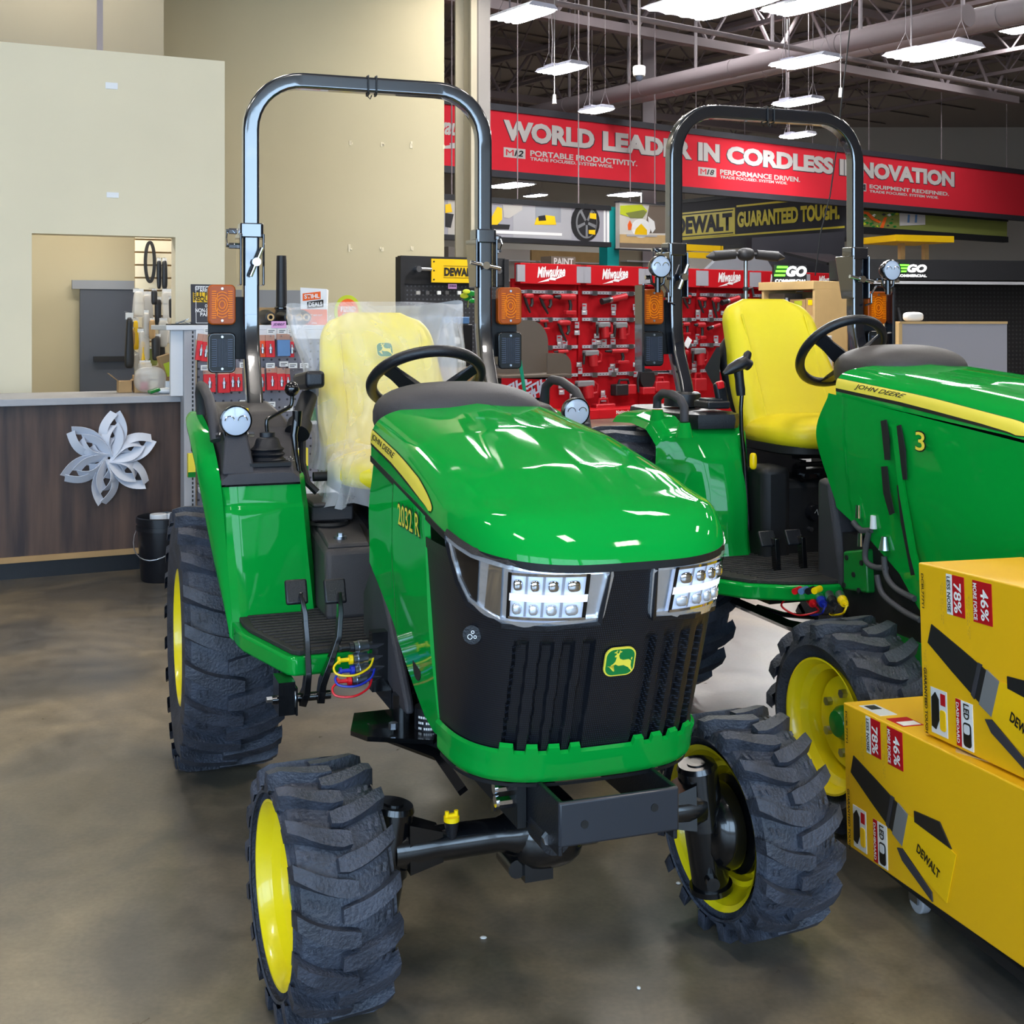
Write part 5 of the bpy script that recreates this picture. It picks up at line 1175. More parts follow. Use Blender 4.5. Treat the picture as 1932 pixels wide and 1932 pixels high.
# ================================================================ pegboard gondola next to the counter
PG = Plane(368, 7.70, CW)
g0, g1 = PG.s_(346), PG.s_(790); ztop = PG.rect(420, 613, 421, 614)[1]
go = PG.thing('pegboard_gondola', 'grey pegboard gondola shelf with spark plug packs between counter and tractor seat', 'shelving', 0)
b = MB(); b.bx(0.02, g1, .02, .05, .12, ztop-.04); b.obj('pegboard', 'peg_light', go)
b = MB(); b.bx(PG.s_(312), g1, -.03, .55, ztop-.03, ztop); b.bx(0, g1, -.03, .05, ztop-.09, ztop-.03); b.obj('top_shelf', 'shelf_white', go, bevel=.003)
b = MB(); b.bx(g0, .0, -.02, .10, 0, ztop-.03); up = b.obj('upright', 'shelf_grey', go, bevel=.004)
b = MB()
for k in range(52): b.box(-.018, -.0205, .12+k*.0265, .009, .002, .016)
b.obj('upright_slot', 'black_matte', up)['kind'] = 'stuff'
b = MB(); b.bx(PG.s_(323), g0, .02, .06, zt_, ztop-.03); b.obj('end_panel', 'shelf_white', go)
zsh = PG.rect(640, 905, 641, 906)[1]
for z_ in (zsh, .12): b = MB(); b.bx(.02, g1, -.38, .02, z_-.03, z_); b.obj('shelf', 'shelf_white', go, bevel=.003)
b = MB(); b.bx(.02, g1, -.36, .03, 0, .1); b.obj('base_plinth', 'shelf_grey', go)
for i, (px, py) in enumerate(((385, 623), (402, 623), (502, 624), (522, 624), (540, 625), (379, 692), (451, 687), (500, 688), (525, 685), (542, 688), (563, 688), (379, 760), (451, 757), (501, 760), (534, 768))):
    s_, z_, *_ = PG.rect(px, py, px+1, py+1); b = MB(); b.box(s_, -.13, z_, .055, .003, .032); tg = b.obj('price_tag', 'sticker_white', go); b = MB(); b.cyl((s_, .02, z_-.03), (s_, -.14, z_-.03), .003, n=6); b.obj('peg_hook', 'zinc', tg)
    b = MB(); b.box(s_, -.132, z_+.004, .04, .001, .004); b.box(s_-.005, -.132, z_-.006, .03, .001, .004); b.obj('tag_print', 'black_ink', tg)
def pack(px0, py0, px1, py1, m, lab, tilt=0, plug=True, off=.09):
    q = PG.back(-off); s_, z_, w_, h_ = q.rect(px0, py0, px1, py1)
    t = q.thing('spark_plug_pack', lab, 'spark plug pack', s_, 0, z_-h_/2, 'hanging spark plug packs'); t.rotation_euler = (0, tilt, q.a)
    b = MB(); b.bx(-w_/2, w_/2, 0, .02, h_*.72, h_); b.obj('header_card', 'skin_pack', t)
    b = MB(); b.hexa([(-w_/2, -.018, 0), (w_/2, -.018, 0), (w_/2, .022, 0), (-w_/2, .022, 0)], [(-w_/2, -.006, h_*.74), (w_/2, -.006, h_*.74), (w_/2, .02, h_*.74), (-w_/2, .02, h_*.74)]); b.obj('card', m, t, bevel=.003)
    if plug:
        b = MB(); b.cyl((0, -.019, h_*.18), (0, -.017, h_*.34), .010, n=12); b.cyl((0, -.017, h_*.34), (0, -.014, h_*.44), .013, n=6); b.cyl((0, -.014, h_*.44), (0, -.011, h_*.60), .007, .005, 12); b.obj('spark_plug', 'zinc', t, smooth=40)
pk = [(368, 630, 385, 680), (378, 632, 394, 682), (489, 632, 500, 674), (501, 632, 518, 674), (546, 634, 554, 674),
      (384, 694, 406, 740), (411, 694, 433, 741), (434, 692, 443, 738), (441, 694, 457, 738), (488, 694, 499, 738), (503, 692, 523, 736), (523, 694, 538, 736), (538, 695, 547, 736)]
for i, r in enumerate(pk):
    row = 0 if i < 5 else 1; n = i if row == 0 else i-5
    pack(*r, 'orange_pack' if i == 2 else 'red_pack', 'red spark plug pack, %s from the left in the %s pegboard row' % (ORD[n], ('upper', 'lower')[row]), (.12 if i < 2 else 0), off=.09+.012*(i % 2))
pack(523, 630, 547, 672, 'blue_pack', 'blue and white card pack among red packs in upper pegboard row', 0, False, .10)
for px0, py0, px1, py1, m, lab in ((546, 790, 566, 822, 'logo_yellow', 'yellow boxed part on the pegboard behind the levers'), (558, 845, 580, 888, 'logo_yellow', 'yellow boxed part low on the pegboard beside the seat'), (354, 855, 368, 900, 'logo_yellow', 'yellow and green packet at the gondola upright'), (575, 770, 600, 800, 'green_plain', 'green packet hanging behind the armrest'), (553, 832, 575, 848, 'black_satin', 'black small part hanging low on the pegboard')):
    q = PG.back(-.12); s_, z_, w_, h_ = q.rect(px0, py0, px1, py1); t = q.thing('parts_packet', lab, 'parts packet', s_, 0, z_-h_/2, 'hanging parts packets')
    b = MB(); b.bx(-w_/2, w_/2, -.02, .02, 0, h_); b.obj('packet', m, t, bevel=.003)
    b = MB(); b.bx(-w_/2, w_/2, -.0215, .0, 0, h_*.22); b.obj('packet_band', 'green_plain' if m == 'logo_yellow' else 'sticker_white', t)
# things standing on the gondola top
PT = PG.back(.25)
def ontop(px, py): s_, z_, *_ = PT.rect(px, py, px+1, py+1); return s_
s_, z_, w_, h_ = PT.rect(361, 533, 421, 610)
t = PT.thing('notice_board', 'black notice with yellow band standing behind the amber signal', 'sign', s_, 0, ztop, None); t.rotation_euler = (-.05, 0, PT.a)
b = MB(); b.bx(-w_/2, w_/2, 0, .012, 0, h_); b.obj('board', 'frame_dark', t); b = MB(); b.bx(-w_/2+.012, w_/2, -.002, 0, h_*.56, h_*.80); b.obj('yellow_band', 'dewalt_yellow', t)
for tx, z, h, m, w2, xo in (('EFFECTIVE', .90, .024, 'white_ink', .15, 0), ('MARCH 1', .84, .016, 'white_ink', .09, 0), ('FULL PREPAY', .735, .034, 'black_ink', .17, .0), ('REQUIRED', .635, .038, 'black_ink', .17, 0), ('ON', .47, .02, 'white_ink', .03, 0), ('NON-STOCK', .36, .026, 'white_ink', .15, 0), ('PARTS', .26, .024, 'white_ink', .09, 0)):
    text('notice_text', tx, m, t, face_M(xo, -.003, h_*z), w2, h, .02)
b = MB()
for x in (-w_/2+.03, w_/2-.03): b.box(x, -.0015, h_*.5, .003, .002, h_*.9)
for z in (.05, .95): b.box(0, -.0015, h_*z, w_-.06, .002, .003)
b.obj('border', 'white_ink', t)
s_ = ontop(390, 605); t = PT.thing('key_pile', 'clipboard with a small pile of keys on the gondola top', 'keys', PT.s_(348), -.05, ztop)
b = MB(); b.bx(-.09, .07, -.1, .1, 0, .008); b.obj('clipboard', 'black_matte', t)
b = MB(); rr = random.Random(2)
for k in range(9): b.M = Matrix.Translation((rr.uniform(-.04, .05), rr.uniform(-.04, .04), .012+.004*(k % 4))) @ Matrix.Rotation(rr.uniform(0, 6), 4, 'Z') @ Matrix.Rotation(rr.uniform(-.4, .4), 4, 'X'); b.box(0, 0, 0, .012, .05, .004); b.cyl((0, .03, -.002), (0, .03, .003), .012, n=12)
b.M = Matrix(); b.obj('keys', 'zinc', t)
# upright blower tube and nozzles
s_, z_, w_, h_ = PT.rect(521, 482, 541, 598); t = PT.thing('blower_tube', 'tall black blower tube standing on the gondola top', 'blower tube', s_, .0, ztop)
H_ = PT.rect(530, 482, 531, 483)[1]-ztop; b = MB(); b.lathe([(0, 0), (.07, 0), (.075, .02), (.045, .07), (.040, .09), (.036, .12), (.033, H_-.03), (.031, H_), (.024, H_), (.022, .1)], 28, 'Z'); b.obj('tube', 'black_satin', t, smooth=40)
b = MB(); b.lathe([(.041, .10), (.046, .105), (.046, .115), (.039, .12)], 28, 'Z'); b.obj('collar', 'black_gloss', t, smooth=40)
s_, z_, w_, h_ = PT.rect(498, 578, 540, 606); t = PT.thing('kraft_carton', 'flat brown carton behind black nozzles on the gondola top', 'carton', s_, -.16, ztop); b = MB(); b.bx(-.16, .16, -.06, .06, 0, .115); b.obj('carton', 'kraft', t, bevel=.004)
for k, (px, py, lab) in enumerate(((497, 596, 'leftmost'), (532, 595, 'second'), (550, 596, 'third'), (563, 598, 'rightmost'))):
    s_ = ontop(px, py); t = PT.thing('nozzle', 'black round nozzle lying on the gondola top, %s of four' % lab, 'nozzle', s_, .12, ztop, 'black nozzles on the gondola top')
    b = MB(); b.lathe([(0, .10), (.05, .10), (.05, .04), (.034, -.06), (.024, -.065), (.022, -.02), (0, -.02)], 20, 'Y'); b.v = [Vector((v.x, v.y, v.z+.05)) for v in b.v]; b.obj('nozzle_body', 'black_satin', t, smooth=40)
    b = MB(); b.lathe([(.013, -.066), (.023, -.067), (.022, -.05)], 16, 'Y'); b.v = [Vector((v.x, v.y, v.z+.05)) for v in b.v]; b.obj('nozzle_insert', 'plywood', t, smooth=40)
def card(name, lab, cat, r, z0, build, off=0, tilt=-.06, group=None, rz=0):
    s_, z_, w_, h_ = PT.rect(*r); t = PT.thing(name, lab, cat, s_, off, z0, group); t.rotation_euler = (tilt, 0, PT.a+rz); build(t, w_, h_); return t
def stihl(t, w_, h_):
    b = MB(); b.add([(-w_/2, 0, 0), (w_/2, 0, 0), (w_/2, .0, h_*.97), (-w_/2, 0, h_), (-w_/2+.05, .12, 0), (w_/2+.05, .12, 0), (w_/2+.03, .04, h_*.95), (-w_/2+.02, .04, h_)], [(0, 1, 2, 3), (1, 5, 6, 2), (5, 4, 7, 6), (4, 0, 3, 7), (3, 2, 6, 7)]); b.obj('card', 'paper', t)
    b = MB(); b.bx(-w_/2, w_/2, -.0015, 0, 0, h_*.42); b.obj('orange_field', 'orange', t)
    b = MB(); b.M = face_M(0, -.002, 0); b.prism([(-w_*.42, h_*.64), (w_*.26, h_*.70), (w_*.26, h_*.90), (-w_*.42, h_*.84)], 0, .001); b.obj('word_box', 'orange', t)
    b = MB(); b.M = face_M(0, -.0035, 0); b.prism([(-w_*.26, h_*.44), (w_*.36, h_*.48), (w_*.36, h_*.68), (-w_*.26, h_*.62)], 0, .001); b.obj('word_box', 'black_ink', t)
    R_ = Matrix.Rotation(.06, 4, 'Z')
    text('card_text', 'STIHL', 'white_ink', t, face_M(-w_*.08, -.004, h_*.77) @ R_, w_*.58, h_*.12, .03); text('card_text', 'DEALS', 'white_ink', t, face_M(w_*.05, -.0055, h_*.555) @ R_, w_*.52, h_*.12, .03)
    text('card_text', "DON'T MISS OUT", 'white_ink', t, face_M(0, -.003, h_*.26), w_*.62, h_*.05, .02); text('card_text', 'STIHL', 'white_ink', t, face_M(0, -.003, h_*.05), w_*.2, h_*.04, .03)
card('deals_card', 'white and orange deals card standing on the gondola top by the seat', 'sign', (563, 536, 614, 606), ztop, stihl, .05, -.04, None, .1)
def fluid(t, w_, h_):
    b = MB(); b.M = face_M(0, 0, h_*.5); b.prism([(w_*.5*math.cos(PI*k/20), h_*.5*math.sin(PI*k/20)) for k in range(40)], -.004, .004); b.obj('disc', 'lime', t)
    b = MB(); b.M = face_M(0, 0, h_*.5); b.prism([(w_*.39*math.cos(PI*k/20), h_*.39*math.sin(PI*k/20)) for k in range(40)], .004, .0055); b.obj('disc_centre', 'orange', t)
    text('disc_text', 'FLUID\nFILM', 'white_ink', t, face_M(0, -.0065, h_*.48), w_*.56, h_*.36, .03)
card('round_sign', 'round lime and orange sign behind the plastic covered seat', 'sign', (634, 557, 685, 622), ztop-.03, fluid, -.03)
for k, (r, tx, lab) in enumerate((((512, 606, 540, 619), 'JDB07', 'pink tag hanging from the gondola top edge near the seat'), )):
    q = PG.back(-.035); s_, z_, w_, h_ = q.rect(*r); t = q.thing('pink_tag', lab, 'tag', s_, 0, z_-h_/2); b = MB(); b.bx(-w_/2, w_/2, 0, .002, 0, h_); b.obj('tag_card', 'pink_tag', t); text('tag_text', tx, 'purple_ink', t, face_M(0, -.001, h_*.5), w_*.8, h_*.45, .02, .2)
# ---- things lying on the counter behind the opening
def cbox(px0, py0, px1, py1, lab, m='kraft', name='carton', cat='carton', dp=.2, rz=0, tilt=0, back=.4, extra=None):
    q = PK.back(back); s_, z_, w_, h_ = q.rect(px0, py0, px1, py1); t = q.thing(name, lab, cat, s_, 0, zt_); t.rotation_euler = (0, tilt, q.a+rz)
    b = MB(); b.bx(-w_/2, w_/2, -dp/2, dp/2, 0, h_); b.obj('body', m, t, bevel=.004)
    if extra: extra(t, w_, h_, dp)
    return t
def flaps(t, w_, h_, d):
    for x, q in ((-w_/2, -1), (w_/2, 1)): b = MB(); b.hexa([(x, -d/2, h_), (x+.003, -d/2, h_), (x+.003, d/2, h_), (x, d/2, h_)], [(x+q*.06, -d/2, h_+.05), (x+q*.06+.003, -d/2, h_+.05), (x+q*.06+.003, d/2, h_+.05), (x+q*.06, d/2, h_+.05)]); b.obj('flap', 'kraft', t)
def redsq(t, w_, h_, d): b = MB(); b.box(0.01, -d/2-.001, h_*.4, .05, .002, .05); b.obj('red_label', 'red_header', t)
cbox(222, 712, 247, 734, 'small open brown carton on the counter by the grey door', dp=.10, extra=flaps)
cbox(252, 702, 280, 735, 'brown carton with a red label on the counter', dp=.12, extra=redsq, back=.36)
cbox(300, 664, 321, 728, 'tall brown carton leaning on the counter below hanging bags', dp=.1, back=.45, tilt=.02)
cbox(318, 640, 342, 712, 'large tilted brown carton with a green label', dp=.1, back=.38, tilt=-.3, extra=lambda t, w_, h_, d: MB().box(0, -d/2-.001, h_*.62, .05, .002, .09).obj('label', 'lime', t))
cbox(312, 706, 342, 728, 'white paper sheets standing on the counter', 'paper', 'paper_stack', 'paper', .06, back=.25)
q = PK.back(.3); s_ = q.s_(283); t = q.thing('clear_bag', 'clear plastic bag of parts slumped on the counter', 'plastic bag', s_, 0, zt_); b = MB(); b.ell((0, 0, .085), (.10, .08, .085), 24, 14, .8, .7); b.obj('bag', 'clear_bag', t, smooth=60)
q = PK.back(.12); s_ = q.s_(315); t = q.thing('glove', 'green and white work glove lying on the counter', 'glove', s_, 0, zt_); b = MB(); b.ell((0, 0, .02), (.075, .05, .02), 20, 10); b.obj('palm', 'white_plastic', t, smooth=60)
for k in range(4): b = MB(); b.cyl((-.05, -.03+.02*k, .03), (-.11, -.045+.03*k, .012), .011, .009, 10); b.obj('finger', 'green_plain', t, smooth=60)
b = MB(); b.box(.085, 0, .02, .04, .09, .03); b.obj('cuff', 'green_plain', t, bevel=.01)
# ---- slatwall room seen through the opening
PS = Plane(255, 9.55, 25)
sw = PS.thing('slatwall', 'pale slatwall panel with hanging parts behind the service opening', 'slatwall', 0)
b = MB()
zlo, zhi = .9, 2.5; x1 = PS.s_(345)
for k in range(17): b.bx(0, x1, 0, .03, zlo+k*.098, zlo+k*.098+.085)
b.obj('slat_panel', 'beige_light', sw)['kind'] = 'stuff'
b = MB(); b.bx(0, x1, .03, .04, zlo, zhi); b.obj('backing', 'kraft', sw)
bkw = MB(); bkw.bx(-4, x1+.2, .6, .7, 0, 2.9); o = bkw.obj('wall_room', 'beige', sw); 
o.parent = None; o.location = PS.pt(0); o.rotation_euler = (0, 0, PS.a); struct(o)
q = PS.back(.55); s1_, z1_, w1_, h1_ = q.rect(150, 546, 252, 760); dr = q.thing('door_1', '', '', s1_, .0, 0); del dr['label'], dr['category']; struct(dr)
zt2 = z1_+h1_/2; b = MB(); b.bx(-w1_/2, w1_/2, -.04, 0, 0, zt2); d_ = struct(b.obj('door_leaf', 'grey_door', dr)); b = MB(); b.bx(-w1_/2-.06, w1_/2+.06, -.05, 0, zt2, zt2+.07); struct(b.obj('door_frame', 'cement_grey', dr)); b = MB(); b.bx(-w1_/2+.1, w1_/2-.02, -.08, -.04, 1.22, 1.26); struct(b.obj('push_bar', 'black_matte', dr))
for z in (.95, 1.3, 1.55): b = MB(); b.box(-w1_/2+.5, -.045, z, .5, .01, .02)
lt = thing('room_light', 'small tube light under the ceiling of the room behind the opening', 'ceiling light', PS.pt(-.3, .35, 2.55), PS.a); b = MB(); b.bx(-.5, .5, -.08, .08, .03, .07); b.obj('housing', 'lamp_body', lt); b = MB(); b.ell((0, 0, .02), (.48, .05, .03), 14, 8, .5, .8); b.obj('lamp_tube', 'led', lt); b = MB(); b.bx(-.02, .02, -.02, .02, .07, ROOF-2.55); b.obj('drop_rod', 'duct', lt)
s_, z_, w_, h_ = PS.rect(272, 458, 289, 532); t = PS.thing('drive_belt', 'black drive belt loop hanging on the slatwall', 'belt', s_, .06, z_-h_/2)
b = MB(); b.sweep([(w_/2*math.cos(PI*k/20), 0, h_/2+h_/2*math.sin(PI*k/20)) for k in range(40)], [(-.006, -.012), (.006, -.012), (.006, .012), (-.006, .012)], closed=True, up=(0, 1, 0)); b.obj('belt', 'black_matte', t, smooth=40)
bags = [((296, 487, 304, 545), 'black_satin', 'black brush tool hanging left of two on the slatwall'), ((306, 487, 315, 545), 'black_satin', 'black brush tool hanging right of two on the slatwall'),
        ((250, 545, 272, 600), 'clear_bag', 'clear bag hanging under the belt, leftmost of the top row'), ((266, 550, 292, 620), 'bag_grey', 'grey bagged part hanging in the middle of the slatwall'), ((290, 560, 306, 620), 'tool_black', 'black bagged part hanging near the opening jamb'), ((305, 545, 324, 610), 'clear_bag', 'clear bag hanging beside the opening jamb'),
((247, 618, 257, 655), 'kraft', 'brown tagged part hanging beside the yellow strip'), ((271, 585, 281, 640), 'bag_grey', 'narrow grey bag hanging right of the leftmost clear bag'), ((282, 600, 292, 640), 'kraft', 'brown card part hanging in the slatwall middle'), ((296, 640, 312, 672), 'tool_black', 'black round part hanging above the tall carton'), ((264, 640, 275, 690), 'dewalt_yellow', 'small yellow part hanging low on the slatwall'),
        ((318, 560, 328, 600), 'tool_black', 'black narrow part hanging against the jamb'), ((252, 665, 264, 700), 'bag_grey', 'grey pouch hanging low beside the long black part'), ((286, 545, 296, 575), 'tool_black', 'small black part hanging right under the brushes'),
        ((236, 590, 252, 695), 'tool_black', 'long black bagged part hanging over the grey door'), ((250, 600, 262, 660), 'dewalt_yellow', 'yellow strip part hanging beside the long black one'), ((258, 620, 286, 680), 'clear_bag', 'clear bag hanging low in the slatwall middle'), ((284, 630, 304, 680), 'tool_black', 'black small part hanging low on the slatwall'), ((276, 655, 300, 690), 'olive', 'olive bagged coil hanging above the counter'), ((300, 600, 316, 655), 'bag_grey', 'grey bag hanging left of the white gauge'), ((262, 680, 285, 712), 'clear_bag', 'clear bag hanging lowest above the red label carton'), ((314, 622, 326, 648), 'sticker_white', 'white gauge card hanging at the opening jamb')]
for k, (r, m, lab) in enumerate(bags):
    q = PS.back(-.10-.05*(k % 3)-(.12 if k > 5 else 0)); s_, z_, w_, h_ = q.rect(*r); t = q.thing('hanging_part', lab, 'hanging part', s_, 0, z_-h_/2, 'parts on the slatwall')
    b = MB(); b.ell((0, 0, h_*.46), (w_*.46, .018+.008*(k % 3), h_*.46), 16, 12, .5, .4); b.v = [Vector((v.x*(1+.25*math.sin(9*v.z+k)), v.y, v.z)) for v in b.v]; b.obj('bagged_part', m, t, smooth=60)
    b = MB(); b.bx(-w_*.45, w_*.45, -.004, .004, h_*.88, h_); b.obj('header_card', 'sticker_white', t)
    b = MB(); b.cyl((0, -.02, h_), (0, .25, h_+.01), .003, n=6); b.obj('hook', 'zinc', t)
# ================================================================ red tool wall
GP = Plane(950, 19.2, 36); SEC = 1.315; SG0 = .145
for k in range(6):
    s_ = SG0+SEC*k
    t = GP.thing('tool_display', 'red tool display bay with white script header, %s bay from the left' % ORD[k], 'display', s_, 0, 0, 'red tool display bays')
    b = MB(); b.bx(.015, SEC-.015, .0, .03, .15, 2.2); b.obj('back_panel', 'red_board', t)
    b = MB(); b.bx(.0, SEC, -.55, .03, 0, .15); pl = b.obj('base', 'red_header', t, bevel=.01)
    if k < 3: text('base_text', 'Nothing but HEAVY DUTY', 'white_ink', pl, face_M(SEC*.55, -.552, .085), .75, .075, .015)
    b = MB(); b.bx(.06, SEC-.06, -.16, .0, 2.12, 2.44); hd = b.obj('header', 'red_header', t, bevel=.006)
    for x in (.07, SEC-.07): b = MB(); b.bx(x-.075, x+.075, -.168, -.13, 2.15, 2.41); b.obj('header_plate', 'tag_grey', hd)
    text('header_script', 'Milwaukee', 'white_ink', hd, face_M(SEC/2, -.163, 2.315) @ Matrix.Rotation(.06, 4, 'Z'), .56, .17, .03, .35)
    b = MB(); b.M = face_M(SEC/2, -.163, 2.2); b.prism([(-.27, -.06), (-.02, .015), (-.03, .03), (.12, .02), (.11, .035), (.29, .06), (.08, -.005), (.09, -.02), (-.06, -.01), (-.04, -.03)], 0, .002); b.obj('header_bolt', 'white_ink', hd)
    b = MB(); b.bx(0, .03, -.03, .03, .1, 2.2); b.obj('upright', 'red_board', t)
    for z in (2.0, 1.57, 1.13, .68):
        b = MB(); b.bx(.06, SEC-.04, -.06, -.045, z-.025, z+.025); rl = b.obj('hook_rail', 'rail_grey', t)
        b = MB()
        for q in range(18): b.box(.10+q*.066, -.0605, z-.003, .022, .002, .012)
        b.obj('rail_slot', 'tool_black', rl)['kind'] = 'stuff'
        for q in (.22, .62, 1.0): b = MB(); b.bx(q, q+.10, -.12, -.05, z-.045, z+.03); b.obj('hook_bracket', 'zinc', rl)
TAGS = [(1097, 578), (1097, 589), (1152, 579), (1152, 590), (1193, 579), (1195, 590), (1083, 613), (1083, 627), (1050, 638), (1050, 648), (1060, 648), (1120, 633), (1115, 645), (1124, 645), (1134, 645), (1150, 633), (1151, 645), (1087, 687), (1089, 699), (1150, 690), (1147, 698), (1157, 698), (1053, 726), (1054, 739), (1079, 735), (1074, 746), (1084, 746), (1132, 740), (1133, 751), (1193, 687), (1193, 705), (1311, 588), (1311, 597), (1335, 588), (1335, 597), (1358, 590), (1310, 635), (1307, 645), (1345, 638), (1346, 647), (1304, 686), (1304, 697)]
bays = [o for o in bpy.data.objects if o.name.startswith('tool_display')]
for i, (px, py) in enumerate(TAGS):
    s_, z_, *_ = GP.rect(px, py, px+1, py+1); k = int((s_-SG0)/SEC); t = bays[max(0, min(5, k))]
    h = .10 if i % 2 == 0 else .075; b = MB(); b.box(s_-SG0-SEC*k, -.07, z_, .105 if i % 3 else .085, .006, h); tg = b.obj('price_tag', 'tag_grey', t)
    b = MB(); b.box(s_-SG0-SEC*k-.01, -.0745, z_+.015, .06, .002, .02); b.obj('tag_print', 'sticker_white' if i % 2 else 'red_header', tg)
def tool(kind, r, lab, off=.17):
    q = GP.back(-off); s_, z_, w_, h_ = q.rect(*r); t = q.thing('power_tool', lab, 'power tool', s_, 0, z_-h_/2, 'red power tools on the red wall')
    def P_(nm, m, f, par=None, bev=.0, sm=40): b = MB(); f(b); return b.obj(nm, m, par or t, smooth=sm, bevel=bev)
    if kind == 'drill':      # body, chuck, pistol handle, battery foot
        P_('body', 'tool_red', lambda b: (b.cyl((-.25*w_, 0, .84*h_), (.42*w_, 0, .84*h_), .15*h_, .17*h_, 14)))
        P_('chuck', 'tool_black', lambda b: b.cyl((-.5*w_, 0, .84*h_), (-.25*w_, 0, .84*h_), .06*h_, .11*h_, 12))
        P_('handle', 'tool_black', lambda b: b.sweep([(.2*w_, 0, .75*h_), (.27*w_, 0, .45*h_), (.24*w_, 0, .2*h_)], rrect(.14*w_, .05, .02)))
        P_('battery', 'tool_red', lambda b: b.bx(-.02*w_, .45*w_, -.05, .05, 0, .2*h_), bev=.01)
    elif kind == 'saw':      # reciprocating saw hung nose down
        P_('body', 'tool_red', lambda b: b.ell((.12*w_, 0, .86*h_), (.38*w_, .06, .13*h_), 16, 10, .7, .7))
        P_('nose', 'tool_black', lambda b: b.sweep([(-.2*w_, 0, .85*h_), (-.05*w_, 0, .5*h_), (.25*w_, 0, .05*h_)], rrect(.16*w_, .05, .02), rad=[1, 1, .6]))
        P_('handle', 'tool_black', lambda b: b.sweep([(.38*w_, 0, .8*h_), (.42*w_, 0, .5*h_), (.3*w_, 0, .35*h_)], rrect(.11*w_, .05, .015)))
    elif kind == 'hammer':
        P_('body', 'tool_grey', lambda b: b.bx(-.4*w_, .25*w_, -.06, .06, .62*h_, .95*h_), bev=.02)
        P_('motor', 'tool_red', lambda b: b.cyl((.02*w_, 0, .68*h_), (.08*w_, 0, .05*h_), .19*w_, .17*w_, 16))
        P_('handle', 'tool_red', lambda b: b.tube([(.25*w_, 0, .9*h_), (.45*w_, 0, .7*h_), (.42*w_, 0, .3*h_), (.15*w_, 0, .2*h_)], .022, 8))
        P_('chuck', 'tool_black', lambda b: b.cyl((-.38*w_, 0, .8*h_), (-.42*w_, 0, .15*h_), .03, .018, 10))
    elif kind == 'long':
        P_('body', 'tool_red', lambda b: b.cyl((-.1*w_, 0, .4*h_), (.5*w_, 0, .75*h_), .3*h_, .32*h_, 12))
        P_('head', 'tool_black', lambda b: b.cyl((-.5*w_, 0, .2*h_), (-.15*w_, 0, .4*h_), .32*h_, .26*h_, 12))
        P_('collar', 'zinc', lambda b: b.cyl((-.2*w_, 0, .36*h_), (-.1*w_, 0, .41*h_), .3*h_, .3*h_, 12))
    elif kind == 'disc':
        P_('blade_guard', 'tool_black', lambda b: b.cyl((0, .04, .68*h_), (0, -.04, .68*h_), .42*w_, n=24))
        P_('body', 'tool_red', lambda b: b.bx(-.35*w_, .35*w_, -.08, .05, 0, .32*h_), bev=.02)
        P_('handle', 'tool_black', lambda b: b.tube([(-.45*w_, 0, .1*h_), (-.5*w_, 0, .6*h_), (-.4*w_, 0, .98*h_)], .02, 8))
    else:
        P_('body', 'tool_red' if kind == 'redbox' else 'tool_black', lambda b: b.bx(-.5*w_, .5*w_ if kind != 'box' else .1*w_, -.08, .08, 0, .72*h_), bev=.02)
        if kind == 'box': P_('motor', 'tool_red', lambda b: b.bx(.1*w_, .5*w_, -.07, .07, .05*h_, .68*h_), bev=.02)
        P_('carry_handle', 'tool_black' if kind != 'redbox' else 'tool_red', lambda b: b.tube([(-.25*w_, 0, .7*h_), (-.2*w_, 0, .97*h_), (.2*w_, 0, .97*h_), (.25*w_, 0, .7*h_)], .022, 8))
for a in (('saw', (983, 553, 1006, 592), 'red saw hanging in the top row beside the amber signal'), ('saw', (1010, 555, 1042, 594), 'red saw with a black blade guard, second in the top row'), ('drill', (1046, 554, 1086, 594), 'red drill with white labels, third in the top row'), ('long', (1135, 554, 1181, 573), 'long angled red grinder in the top row'),
          ('drill', (1012, 603, 1035, 622), 'small red tool half hidden by the brown display, second row'), ('saw', (1045, 603, 1076, 646), 'red saw with a long black nose in the second row'), ('hammer', (1124, 606, 1156, 638), 'left of two grey and red rotary hammers in the second row'), ('hammer', (1157, 606, 1188, 641), 'right of two grey and red rotary hammers in the second row'),
          ('drill', (1045, 660, 1073, 682), 'red tool at the left of the third row behind the brown shelf'), ('hammer', (1098, 659, 1136, 692), 'grey and red hammer drill in the third row'), ('drill', (1142, 658, 1186, 686), 'red drill with grey body in the third row'),
          ('hammer', (1083, 716, 1130, 752), 'large red hammer drill in the bottom row'), ('box', (1157, 716, 1196, 746), 'black and red motor unit in the bottom row'), ('disc', (1203, 700, 1236, 744), 'black round saw beside the second tractor fender'), ('blackbox', (1070, 746, 1103, 786), 'black open toolbox at the bottom of the red wall'), ('redbox', (1120, 752, 1156, 786), 'red case with handle at the bottom of the red wall'),
          ('saw', (1284, 556, 1303, 583), 'red tool just right of the second tractor post, top row'), ('saw', (1313, 560, 1332, 592), 'red trimmer, second right of the tractor post, top row'), ('saw', (1340, 560, 1357, 602), 'red tool above the yellow seat corner, top row'), ('long', (1362, 558, 1394, 575), 'dark tool mostly hidden behind the yellow seat, top row'),
          ('drill', (1284, 608, 1301, 632), 'red tool right of the post with a white paper tag, second row'), ('drill', (1310, 608, 1330, 640), 'black and red drill in the second row above the seat wing'), ('long', (1336, 610, 1358, 622), 'small red tool against the yellow seat, second row'), ('hammer', (1304, 655, 1336, 690), 'black and red hammer left of the yellow seat, third row'), ('drill', (1284, 660, 1297, 692), 'red tool close to the blue-black post, third row'),
          ('redbox', (1232, 712, 1258, 738), 'red case behind the second tractor reflector, bottom row'), ('redbox', (1306, 704, 1328, 738), 'red case left of the yellow seat, bottom row')):
    tool(*a)
